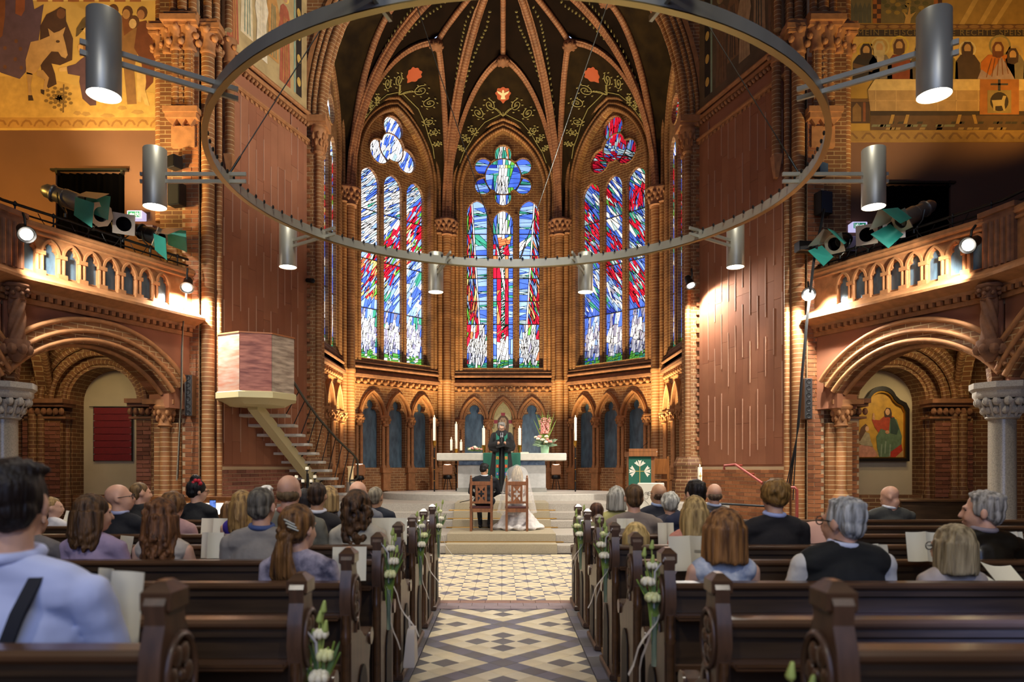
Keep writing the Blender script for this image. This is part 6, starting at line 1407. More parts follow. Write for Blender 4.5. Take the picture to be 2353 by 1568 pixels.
# flowers tied to the pew ends ------------------------------------------------------
RIBB = M('ribbon_white', '#d9d4cf', .6, alpha=.85); GL = M('vial', '#9fb09a', .1, trans=.6)
def pewflowers(sx, i, lab, seed, dz=0, kind=0):
    p = PEW[(sx, i)].location; r_ = random.Random(seed); x = p.x-sx*.035; t = thing('pew_flowers', lab, 'flowers', (x, p.y+.02, p.z+.86+dz), 0, 'flower sprays tied to the pew ends')
    MB().lathe([(.014, -.36), (.014, -.12), (.012, -.12), (.0, -.14)], (0, 0, 0), 10).build('glass_vial', GL, t, 40)
    m = MB()
    for k in range(7): m.tube([(0, 0, -.33), (.01*(k-3), .004*k-.01, -.05), (-sx*.02+.022*(k-3), -.01, .06+.02*(k % 3))], .0035, 5)
    m.build('stem', STEMG, t, 60)
    for k in range(3): rose(t, (-sx*(.012+.02*(k % 2)), -.03+.012*k, -.02+.075*k), .034-.004*k, (CRW, M('lemon_bloom', '#d8d79a', .7, var=.1, vs=40), CRW)[(k+kind) % 3])
    for k in range(4): m = MB(); a = r_.random()*2-1; c = (-sx*.01+.04*a, .02*r_.random()-.02, .11+.035*k); m.cap(c, (c[0]+.004, c[1], c[2]+.03), .013, .006, 7); m.tube([(0, 0, -.05), c], .003, 4); m.build('bud', M('bud_green', '#a9b860', .6), t, 60)
    for k in range(4): m = MB(); leafblade(m, (0, 0, -.1), (.05*(k-1.5)*1.2, -.03, .05+.06*(k % 2)), .010, V((.01, 0, .02))); m.build('leaf', LEAF, t, 60)
    m = MB(); leafblade(m, (0, -.02, -.02), (sx*.07, -.03, .12), .012, V((sx*.03, 0, 0))); m.build('blade', STEMG, t, 60)
    m = MB()
    for k in range(5): leafblade(m, (sx*.03, -.02, .0), (sx*(.06+.012*k), -.03, .03+.02*k), .008)
    m.build('dusty_plume', M('plume_rose', '#c3a49a', .8), t, 60)
    for k, (dx, L_) in enumerate(((-.012, .38), (.02, .30))):
        m = MB(); m.loft([[(dx-sx*.012*j*k+.012*sin(j*1.1+k)-sx*.01*j, -.01+.012*cos(j+k)+q, -.10-L_*j/7) for q in (-.018, .018)] for j in range(8)], False); m.build('ribbon_tail', RIBB, t, 60)
    m = MB(); m.tube([(0, 0, -.08), (-sx*.0, -.02, .10), (sx*.04, -.06, .17), (sx*.09, -.02, .13), (sx*.1, .02, .0)], .005, 5); m.build('ribbon_loop', RIBB, t, 60)
pewflowers(-1, 2, 'white roses and green buds tied to the left pew end nearest the camera', 1, -.10); pewflowers(-1, 4, 'cream rose spray with long white ribbon, fifth left pew end', 2, .03, 1); pewflowers(-1, 6, 'two white roses tied to the third left pew end from the steps', 3, .03); pewflowers(-1, 8, 'green and white spray on the left pew end nearest the steps', 4, .05, 2)
pewflowers(1, 1, 'pale green flower spray on the right pew end nearest the camera', 5, -.20, 1); pewflowers(1, 3, 'yellow and white roses with ribbon, sixth right pew end', 6, .04, 1); pewflowers(1, 5, 'bright green spray with ribbon, fourth right pew end', 7, .04, 2); pewflowers(1, 7, 'cream roses with ribbon, second right pew end from the steps', 8, .04)
bg = thing('paper_bag', 'white bag hanging low on the left pew end by the aisle', 'bag', (-.66, 5.02, .10)); m = MB(); m.loft([[(x*k+s_*.01, y*k, z) for x, y in ((-.03, -.09), (.035, -.08), (.035, .08), (-.03, .09))] for z, k, s_ in ((0, 1.15, 0), (.02, 1.2, 0), (.2, .9, .6), (.26, .75, 1))], True, True); m.build('bag_body', M('bag_white', '#cfc4b8', .7), bg, 30); MB().tube([(0, -.04, .25), (-.01, -.02, .34), (-.01, .02, .34), (0, .04, .25)], .004, 5).build('handle', RIBB, bg, 60)
# ================================================================ people
TS = bpy.data.scenes.new('remesh_tmp')
def remesh(mb, vox, it=3, fac=.5, disp=None, decim=None):
    me = bpy.data.meshes.new('tmp'); me.from_pydata([tuple(p) for p in mb.v], [], mb.f); o = bpy.data.objects.new('tmp', me); TS.collection.objects.link(o)
    md = o.modifiers.new('r', 'REMESH'); md.mode = 'VOXEL'; md.voxel_size = vox; md.use_smooth_shade = True
    if it: s = o.modifiers.new('s', 'SMOOTH'); s.factor = fac; s.iterations = it
    vl = TS.view_layers[0]; vl.update(); r = bpy.data.meshes.new_from_object(o.evaluated_get(vl.depsgraph)); bpy.data.objects.remove(o); bpy.data.meshes.remove(me)
    if disp:
        n = [v.normal.copy() for v in r.vertices]
        for v, nn in zip(r.vertices, n): v.co += nn*disp(v.co)
    r.polygons.foreach_set('use_smooth', [True]*len(r.polygons)); return r
def put(me, name, mat, parent):
    me.name = name; me.materials.clear(); me.materials.append(mat); o = bpy.data.objects.new(name, me); C.objects.link(o); o.parent = parent; return o
SKIN = {k: M('skin_'+k, c, .5, var=.08, vs=20) for k, c in (('light', '#d3a386'), ('pink', '#d29e80'), ('tan', '#ba8b68'))}
def hairm(c, l=None): return M('hair_'+c.lstrip('#'), c, .52, var=.5, vs=38, stretch=(1, 1, .10), bump=.9, bs=95, col2=l, spec=.3)
def cloth(c, **k): return M('cloth_'+c.lstrip('#')+(''.join(sorted(k))), c, .85, **dict(dict(var=.14, vs=9, bump=.7, bs=14), **k))
EYEM = M('eye', '#2c2420', .2); LIPM = M('lip', '#ad7462', .5); GLM = M('glasses_frame', '#2a2522', .3)
def nz(v, f, s=(1, 1, 1)): return NZ.noise(V((v.x*f*s[0], v.y*f*s[1], v.z*f*s[2])))
def hand(m, w, d, up, s, curl=.6, side=1):
    """palm, four fingers of unequal length and a thumb; w wrist, d pointing direction, up back of the hand"""
    d = d.normalized(); sd = d.cross(up).normalized(); up = sd.cross(d).normalized()
    m.cap(w, w+d*.05*s, .026*s, .03*s, 8)
    for i, (o, L_) in enumerate(((-.03, .055), (-.01, .066), (.01, .062), (.029, .048))):
        a = w+d*.078*s+sd*o*s; b = a+(d*cos(curl*.6)-up*sin(curl*.6))*L_*.55*s; c = b+(d*cos(curl*1.5)-up*sin(curl*1.5))*L_*.55*s
        m.cap(w+d*.03*s+sd*o*.7*s, a, .011*s, .0095*s, 6); m.cap(a, b, .0095*s, .0085*s, 6); m.cap(b, c, .0085*s, .0065*s, 6)
    a = w+d*.02*s-sd*.026*s*side; b = a+(d*.6-sd*.8*side-up*.2).normalized()*.035*s; m.cap(a, b, .012*s, .010*s, 6); m.cap(b, b+(d*.9-sd*.3*side-up*.3).normalized()*.03*s, .010*s, .008*s, 6)
def head_prims(m):
    m.ball((0, -.015, .03), (.077, .097, .087), 16, 12); m.ball((0, .03, -.03), (.063, .071, .085), 14, 10); m.ball((0, .045, -.085), (.044, .043, .034), 12, 8)
    m.cap((0, .090, .012), (0, .112, -.032), .010, .014, 8); m.ball((0, .085, .022), (.05, .018, .012), 10, 6); m.ball((0, .088, -.068), (.024, .014, .014), 10, 6)
    for s in (-1, 1): m.ball((s*.079, -.008, -.012), (.011, .022, .034), 8, 8); m.ball((s*.03, .074, -.04), (.022, .022, .025), 8, 6)
def ell(rnd, c, r, n, rb, cond, m):
    for _ in range(n):
        a = rnd.random()*6.283; z = rnd.uniform(-1, 1); q = sqrt(1-z*z); p = V((c[0]+r[0]*q*cos(a), c[1]+r[1]*q*sin(a), c[2]+r[2]*z))
        if cond(p): m.ball(p, rb*(.7+.6*rnd.random()), 6, 5)
def hair_prims(m, style, rnd, L_=.3):
    if style in ('short', 'long', 'bob', 'pony', 'bun', 'curly', 'half', 'crop'):
        g = 0 if style in ('short', 'crop') else .010
        m.ball((0, -.022, .036), (.081+g, .098+g, .088+g), 16, 12); m.ball((0, -.055, -.02), (.072+g, .055+g, .062), 14, 10)
    if style == 'ring': m.ball((0, -.032, -.022), (.080, .084, .052), 16, 10)
    if style == 'thin': m.ball((0, -.03, .0), (.0815, .090, .066), 16, 10)
    if style == 'short':
        for s in (-1, 1): m.ball((s*.066, .0, .015), (.018, .05, .05), 8, 6)
        for i in range(34): a = rnd.random()*6.28; r_ = .068*rnd.random()**.5; m.cap((r_*cos(a), -.02+r_*1.25*sin(a), .108-.4*r_*r_/.07), (r_*1.1*cos(a)+.012, -.02+r_*1.3*sin(a)+.012, .118-.5*r_*r_/.07), .017, .012, 6)
    if style == 'bob':
        m.ball((0, -.028, -.03), (.100, .095, .10), 16, 12)
        for i in range(22): a = pi+(-.5+i/21*2)*pi*.82-pi/2*0; a = -pi/2+(i/21-.5)*2*2.15; m.cap((.085*cos(a), -.02+.09*sin(a), .03), (.097*cos(a), -.02+.092*sin(a), -.125+.012*rnd.random()), .022, .016, 7)
    if style in ('long', 'half'):
        for i in range(20):
            a = -pi/2+(i/19-.5)*2*1.95; p = [V((.09*cos(a), -.02+.10*sin(a), .02)), V((.10*cos(a), -.03+.105*sin(a), -.09))]; e = V((.12*cos(a)*(.8 if abs(cos(a)) > .5 else 1), -.06+.07*sin(a), -L_+.05*rnd.random()))
            if e.y > -.02: e.y = -.02-.02*rnd.random()
            ph = rnd.random()*6; w = .014 if style == 'half' else .006
            for k in range(1, 6): q = p[1].lerp(e, k/5); p.append(q+V((w*sin(k*2.1+ph), w*cos(k*2.3+ph), 0)))
            m.tube(p, [.020]*3+[.020, .018, .015, .010], 7)
    if style == 'half': ell(rnd, (0, -.05, .03), (.085, .085, .08), 46, .022, lambda p: p.y < -.02, m)
    if style == 'pony':
        ell(rnd, (0, -.085, -.01), (.06, .04, .05), 22, .02, lambda p: True, m)
        for i in range(9): x = (i-4)*.012; m.tube([V((x*.5, -.11, -.05)), V((x, -.13, -.14)), V((x*1.4+.01*sin(i), -.125, -.24)), V((x*1.5+.012*cos(i), -.11, -L_))], [.02, .022, .02, .010], 7)
    if style == 'bun': m.ball((0, -.035, .135), (.058, .055, .048), 14, 10); m.ball((0, -.05, .10), (.05, .05, .03), 10, 8)
    if style == 'curly': ell(rnd, (0, -.02, .03), (.088, .10, .092), 150, .021, lambda p: p.y < .05 or p.z > .07, m)
    if style == 'curl_long':
        m.ball((0, -.022, .036), (.09, .107, .096), 16, 12); ell(rnd, (0, -.035, -.05), (.105, .095, .16), 150, .026, lambda p: p.y < .02 and p.z < .06, m); ell(rnd, (0, -.07, -.20), (.085, .05, .11), 60, .024, lambda p: True, m)
def person(lab, px, ytop, row, top='#333333', hair='short', hc='#3b2a1d', hl=None, skin='light', yaw=0, hyaw=0, pitch=0, wide=1.0, sleeve=1, collar=None, arms='lap', far=None, sx=None, d=None, floor_z=None, L_=.3, glasses=False, hs=1.0, lean=0, vest=None, beard=None, tmat=None, kid=False, legs='#2a2a2e', roll=0, dx=0):
    sgn = -1 if px < CX else 1
    if d is None: Y = pewY(row)+.23; fz = .105 if row == 1 else .035; dist = Y-.02
    else: Y = d; fz = floor_z; dist = d
    zt = EYE+(CY-ytop)*dist/F0; Zs = (.46 if not kid else .46); s = (zt-fz-Zs)/.90
    X = (px-CX)*dist/F0+dx
    t = thing('person', lab, 'person', (X, Y, fz), yaw); rnd = random.Random(int(px*7+ytop)); near = dist < 4.7
    vx = .009 if near else .012 if dist < 6 else .014
    P = lambda x, y, z: V((x*s*wide, y*s, Zs+z*s)); hsz = hs*(.55+.45*s if s < 1 else .75+.25*s)
    HM = MX.Translation(V((0, .0+lean, Zs+.90*s-.117*hsz))) @ MX.Rotation(hyaw, 4, 'Z') @ MX.Rotation(roll, 4, 'Y') @ MX.Rotation(-pitch, 4, 'X') @ MX.Scale(hsz, 4)
    # ---- body: one continuous skin
    b = MB(); LN = lambda z: lean*max(0, z)/.78
    def torso(m, g):
        for c, r in (((0, 0, .10), (.165, .125, .12)), ((0, .015, .26), (.145, .115, .15)), ((0, .0+LN(.43), .43), (.165, .112, .17))): m.ball(P(*c), ((r[0]+g)*s*wide, (r[1]+g)*s, (r[2]+g)*s), 16, 12)
        m.cap(P(-.135, -.012+LN(.56), .552), P(.135, -.012+LN(.56), .552), (.062+g)*s, (.062+g)*s, 10)
        for q in (-1, 1): m.cap(P(0, -.025+LN(.62), .62), P(q*.13, -.02+LN(.57), .575), (.046+g)*s, (.048+g)*s, 10)
    wr = {'lap': (.09, .30, .17), 'book': (.11, .31, .33), 'phone': (.05, .33, .46), 'side': (.25, .12, .10)}[arms]
    J = {q: (P(q*.185, -.01+LN(.55), .545), P(q*(.225 if arms != 'phone' else .20), .07, .29), P(q*wr[0], wr[1], wr[2])) for q in (-1, 1)}
    def arm(m, g, lo=True):
        for q in (-1, 1):
            a, e, w = J[q]; m.cap(a, e, (.048+g)*s, (.041+g)*s, 10)
            if lo: m.cap(e, w, (.041+g)*s, (.028+g)*s, 10)
    def legsf(m, g):
        for q in (-1, 1):
            k, a = P(q*.10, .42, .07), V((q*.10*s, .40*s, .09)); m.cap(P(q*.085, .04, .09), k, (.082+g)*s, (.060+g)*s, 10); m.cap(k, a, (.055+g)*s, (.038+g)*s, 10)
    torso(b, -.006); arm(b, 0); legsf(b, 0)
    for q in (-1, 1):
        a, e, w = J[q]; hand(b, w, (w-e), V((0, 0, 1)) if arms != 'phone' else V((0, -1, .2)), s, .8, q)
        k = V((q*.10*s, .40*s, .05)); b.cap(k, k+V((0, .16*s, -.012)), .038*s, .032*s, 8)
    hm = MB(HM); head_prims(hm); b.v, o_ = b.v+hm.v, len(b.v); b.f += [[i+o_ for i in f] for f in hm.f]
    nb_ = HM @ V((0, -.015, -.07)); b.cap(P(0, -.015+LN(.6), .585), nb_, .058*s, .054*hsz, 12)
    put(remesh(b, vx, 2), 'body', SKIN[skin], t)
    # ---- clothes
    c = MB(); torso(c, .012)
    if sleeve: arm(c, .011, sleeve > .6)
    mt = tmat or cloth(top)
    put(remesh(c, vx*1.1, 3, .5, lambda v: .005*nz(v, 11, (1, 1, 1.8))), {0: 'top', .5: 'top', 1: 'jacket' if collar else 'top'}[sleeve], mt, t)
    if vest: c = MB(); torso(c, .024); put(remesh(c, vx*1.1, 3, .5, lambda v: .005*nz(v, 11, (1, 1, 1.8))), 'waistcoat', cloth(vest), t)
    l = MB(); l.ball(P(0, .0, .09), (.172*s*wide, .135*s, .115*s), 14, 10); legsf(l, .012); put(remesh(l, .016, 2), 'trousers', cloth(legs), t)
    sh = MB()
    for q in (-1, 1): k = V((q*.10*s, .40*s, .045)); sh.cap(k+V((0, -.05*s, 0)), k+V((0, .18*s, -.008)), .045*s, .038*s, 10)
    put(remesh(sh, .014, 2), 'shoes', M('shoe_black', '#171412', .4), t)
    if collar:
        m = MB(); n0 = V((0, -.012*s+LN(.62), Zs+.655*s)); m.tube([n0+V((.068*s*cos(a), .068*s*sin(a)+.004, .010*sin(a-.4))) for a in [2*pi*i/20 for i in range(20)]], .017*s, 8, False, True, 1.0); m.build('collar', cloth(collar), t, 60)
    # ---- head details
    if hair:
        h = MB(HM); hair_prims(h, hair, rnd, L_)
        fr_ = 14 if hair in ('curly', 'curl_long') else 55
        put(remesh(h, vx*.75 if near else vx*.8, 1 if hair != 'short' else 2, .5, lambda v: .0065*nz(v, fr_, (1, 1, .12 if hair not in ('curly', 'curl_long') else 1))), 'hair', hairm(hc, hl), t)
    for q in (-1, 1): MB(HM).ball((q*.031, .0805, .006), (.0095, .007, .006), 8, 6).build('eye', EYEM, t, 60)
    MB(HM).ball((0, .0985, -.068), (.020, .0045, .0045), 8, 6).build('mouth', LIPM, t, 60)
    if beard: m = MB(HM); m.ball((0, .055, -.088), (.052, .052, .040), 12, 8); put(remesh(m, .008, 1), 'beard', hairm(beard), t)
    if glasses:
        m = MB(HM)
        for q in (-1, 1): m.tube([(q*(.033+.027*cos(a)), .104, .002+.021*sin(a)) for a in [2*pi*i/14 for i in range(14)]], .003, 5, False, True); m.tube([(q*.06, .102, .006), (q*.080, .07, .008), (q*.083, -.01, .004)], .003, 5)
        m.tube([(-.008, .114, .006), (.008, .114, .006)], .003, 5); m.build('glasses', GLM, t, 60)
    return t, HM, s, P
# left block
L1, HM1, s1, P1_ = person('person in pale blue shirt with navy braces, dark hair, in the rearmost left pew', 18, 1058, 1, '#b9c0de', 'short', '#1d1512', wide=1.12, sleeve=1, collar='#b4bcde', arms='book', hyaw=.32, tmat=M('shirt_blue', '#b4bcdc', .8, var=.05, vs=5, bump=.2, bs=9))
m = MB()
for q in (-1, 1):
    pts = [P1_(q*.05, -.118, .30), P1_(q*.06, -.135, .42), P1_(q*.085, -.118, .52), P1_(q*.10, -.075, .60), P1_(q*.11, -.02, .635), P1_(q*.11, .06, .60)]
    m.loft([[p+V((-.019, -.006, 0)), p+V((.019, -.006, 0)), p+V((.019, .004, 0)), p+V((-.019, .004, 0))] for p in pts], True, True)
m.build('braces', M('braces_navy', '#15161f', .8), L1, 30)
person('person in lilac top with long straight brown hair, fifth left pew', 212, 1140, 4, '#a590a6', 'long', '#3d2a1c', '#6d4c2c', hyaw=-.75, sleeve=1, wide=.92, L_=.24)
person('person with brown curls half pinned up and cream sleeveless blouse', 372, 1150, 4, '#c2b3a0', 'half', '#4d2f1c', '#8a5a34', sleeve=0, wide=.9, hyaw=-.15, L_=.32)
person('person in light grey suit with blue collar and cropped grey hair', 600, 1122, 4, '#8f867b', 'crop', '#4a4238', '#7d7464', wide=1.14, collar='#4a5a86', hyaw=-.1, skin='pink')
FLOR = M('floral_navy', '#27305c', .85, var=.6, vs=9, col2='#d9cbd4')
fl_, HMf, sf, Pf = person('person in navy floral dress, brown ponytail with a silver clip', 685, 1165, 3, '#2d3566', 'pony', '#4a3020', '#8f6334', sleeve=.5, wide=.93, hyaw=-.45, arms='book', tmat=FLOR, L_=.30)
m = MB(HMf)
for i in range(3): m.cap((.015+.012*i, -.128, .055-.018*i), (.065+.012*i, -.108, .03-.016*i), .006, .005, 6)
m.build('hair_clip', STEEL, fl_, 60)
person('person in cream jacket with dark curly hair to the shoulders', 822, 1127, 5, '#b9ae96', 'curl_long', '#23170f', '#6b4a2c', wide=.95, hyaw=-.2, arms='book')
person('child with blond hair in white shirt turned to the side, second left pew', 118, 1143, 7, '#cfc8c4', 'crop', '#8a6a3c', '#b8935a', hyaw=-1.1, kid=True, wide=.85, hs=.95, arms='book')
person('bald person with glasses in dark jacket looking to the right', 272, 1113, 6, '#17161a', None, hyaw=-1.25, pitch=-.12, glasses=True, collar='#a9adc9', skin='pink', wide=1.08, hs=1.05)
person('person with short brown hair in black jacket, front left pew under the red board', 322, 1110, 8, '#1d1b19', 'crop', '#5a4128', '#8a6a40', hyaw=-.9, wide=1.12, skin='pink')
person('person in grey jacket hidden behind the one in the pale blue shirt', 72, 1150, 4, '#6d6560', 'short', '#3a2a20', wide=1.0)
person('person with frizzy brown curls in a pink floral top, third left pew', 398, 1133, 6, '#b98f88', 'curly', '#5a3a22', '#8a6238', wide=.9)
bw, HMb, sb, Pb = person('person in black with a black bun and red flower, holding up a phone', 452, 1105, 8, '#131214', 'bun', '#0f0d0e', hyaw=-.85, wide=.95, arms='phone', pitch=.1, glasses=True)
m = MB(HMb)
for i in range(6): m.ball((.060+.014*cos(i), -.035+.032*cos(i*1.05), .085+.032*sin(i*1.05)), (.022, .024, .024), 8, 6)
m.build('red_flower', M('flower_red', '#b01828', .7), bw, 60)
ph = thing('phone', 'lit phone held up in front of the person with the red hair flower', 'phone', W(489, 1178, pewY(8)+.56)); MB().cbox((-.036, -.004, 0), (.036, .004, .145), .003).build('case', BLACK, ph, 0); MB().box((-.033, -.006, .01), (.033, -.0045, .135)).build('screen', M('phone_screen', '#5f7fd0', .3, var=.6, vs=40, emit=.9), ph, 0)
person('small child with brown hair low in the front left pew', 525, 1155, 8, '#7a5a44', 'bob', '#5a3c22', '#8a6238', wide=.8, kid=True, hs=.95)
person('person with blond hair and bright purple top behind the light grey suit', 556, 1130, 6, '#3d2a86', 'long', '#7d5a34', '#b08a50', sleeve=0, wide=.9, L_=.26)
person('bald person in grey jacket and salmon collar, fourth left pew', 663, 1092, 5, '#75705f', 'ring', '#6d5638', skin='pink', collar='#b9705a', wide=1.1, hs=1.05)
person('person with dark thinning hair, white collar and dark suit, third left pew', 728, 1110, 6, '#221d1d', 'crop', '#20160f', '#4a3424', collar='#d6d6de', skin='tan', hs=.98)
person('person with sandy hair just behind the dark-suited one, second left pew', 757, 1120, 7, '#3a2c26', 'bob', '#8d6f48', '#b9965f', wide=.85, hyaw=-.5)
person('person with fluffy white hair over bald crown, second left pew by the aisle', 822, 1106, 7, '#6b6a6d', 'thin', '#c9c2b8', '#e2ddd4', hs=1.1, wide=1.05, skin='pink')
person('person with short grey hair and navy jacket, front left pew end by the aisle', 864, 1120, 8, '#22252f', 'crop', '#7b6f5c', '#a3957c', skin='tan', hyaw=-.3)
person('person with white hair seen between two heads, front left pew', 610, 1117, 8, '#8a8580', 'short', '#c9c3bb', '#e6e1da', wide=.95)
person('person with dark hair low between the bald one and the white collar', 700, 1126, 7, '#2c2622', 'bob', '#1d1512', wide=.9)
# right block
person('person with wavy grey hair, black waistcoat and white sleeves, sixth right pew', 1932, 1145, 3, '#cfc8bd', 'short', '#88857e', '#c9c7c2', glasses=True, hyaw=.5, wide=1.22, collar='#c9cde0', sleeve=1, vest='#14130f', arms='book', skin='pink', hs=1.08, dx=.02)
person('person with chestnut bob and pale blue flowered dress, sixth right pew', 1664, 1174, 3, '#b9c4d6', 'bob', '#5a3820', '#a87440', sleeve=0, wide=.9, arms='book', hyaw=.1, tmat=M('floral_pale', '#8fa3c4', .85, var=.35, vs=10, col2='#efebe4'), hs=1.12)
person('person with straight ash-blond bob and beige top, sixth right pew', 2192, 1210, 3, '#b3a395', 'bob', '#8a7450', '#b7a27a', glasses=True, hyaw=.35, wide=.92, arms='book', hs=1.06)
person('person with ginger curls, blue collar and dark suit, fourth right pew', 1781, 1105, 5, '#1f1a19', 'curly', '#6b4a22', '#a87c3e', collar='#a9b4de', wide=1.1, hyaw=.15)
person('bald person in grey suit bent forward reading, front right pew', 2040, 1118, 8, '#45433c', None, hyaw=.9, pitch=.5, wide=1.42, collar='#d9d9de', skin='pink', lean=-.06, hs=1.02)
person('person with silver hair turned aside, dark satin top, fifth right pew', 2263, 1130, 4, '#1c1812', 'short', '#857c70', '#bdb5aa', hyaw=.95, wide=1.16, collar='#8a7f84', skin='pink', tmat=M('satin_dark', '#1f1a12', .3, var=.5, vs=5, bump=.4, bs=8), hs=1.1)
person('person with long blond hair and coral lace top, fourth right pew', 1596, 1143, 5, '#d08a72', 'long', '#9a7640', '#d0ae70', sleeve=.5, wide=.88, L_=.34, tmat=cloth('#cf8a72', bs=60))
person('child with blond hair low in the fourth right pew by the aisle', 1461, 1204, 5, '#b9a68a', 'bob', '#b8934e', '#e0c07c', wide=.8, kid=True, hs=1.1)
person('person with cropped brown hair and taupe suit, third right pew', 1457, 1114, 6, '#7b6c60', 'crop', '#3f2d1c', '#6d4f2e', wide=1.14, skin='pink')
person('person with short grey hair and yellow-green top, second right pew', 1417, 1120, 7, '#bdb36c', 'bob', '#8f8674', '#c9c2b2', wide=.95, hyaw=-.1, hs=.95)
person('small child with dark brown hair, second right pew end by the aisle', 1371, 1156, 7, '#8f8a60', 'crop', '#3d2418', '#6b4630', kid=True, wide=.8, hs=.95)
person('person with balding brown hair and navy suit, front right pew', 1513, 1112, 8, '#1b1c26', 'ring', '#4a3220', hyaw=.5, glasses=True, collar='#9aa9c9', skin='tan', wide=1.1)
person('person with curly white hair, second right pew', 1540, 1134, 7, '#3a3842', 'curly', '#a8a294', '#d9d4c6', wide=.95, hyaw=.1, hs=.95)
person('person with very dark short hair and navy pinstripe suit, third right pew', 1597, 1104, 6, '#23263a', 'short', '#1d1510', hyaw=.45, wide=1.1, skin='pink')
person('bald person in dark grey jacket, front right pew by the brick wall', 1642, 1112, 8, '#3f3833', 'ring', '#5f4a38', skin='pink', collar='#a9b2cc', hs=1.02)
# the couple and the minister
gr, HMg, sg_, Pg = person('person in dark navy suit with dark hair seated on the left chair', 1113, 1066, 0, '#16181f', 'short', '#15110f', d=13.42, floor_z=.312, wide=1.36, hyaw=-.55, pitch=.35, arms='lap', collar='#cfd2da', skin='tan', legs='#14151a')
br, HMr, sr, Pr = person('person in white lace gown and long veil seated on the right chair', 1188, 1073, 0, '#d9d2cb', 'long', '#9a7f50', '#c9b080', d=13.42, floor_z=.312, wide=.95, hyaw=.1, pitch=.15, sleeve=0, L_=.22, tmat=M('gown_white', '#d5cec8', .8, var=.12, vs=16, bump=.4, bs=30))
m = MB()
for i in range(9):
    z = .46-.46*i/8; r_ = .17+.34*(i/8)**1.15; m.ball((.015, .12+.03*i/8, max(.05, z)), (r_*(1.0), r_*.82, .09), 20, 10)
gown = put(remesh(m, .016, 2, .5, lambda v: .022*sin(9*atan2(v.x, v.y-.15)+2*nz(v, 4))*min(1, max(0, (.45-v.z)*2.4))+.008*nz(v, 14)), 'gown_skirt', M('gown_white', '#d5cec8', .8), br)
for v in gown.data.vertices:
    if v.co.z < .004: v.co.z = .004
vm = M('veil', '#e6e0da', .8, alpha=.30); c0 = HMr @ V((0, 0, .06)); rings = []
for i in range(15):
    f = i/14; z = c0.z+.115*sr-(c0.z-.22)*f; w = .02+.30*(1-(1-f)**2.2) if f < .35 else .19+.20*f; w = .01+.15*min(1, f*9)**.5+.18*f
    rings.append([(c0.x*(1-f)+w*1.05*sin(a)+.02*f*sin(a*9)+.008*sin(a*17)*f, c0.y-.015-w*.80*cos(a)*.9+.0-.07*f+.01*f*cos(a*11), z-.02*cos(2*a)*f) for a in [(-1.9+3.8*j/40) for j in range(41)]])
m = MB(); m.loft(rings, False); m.build('veil', vm, br, 180)
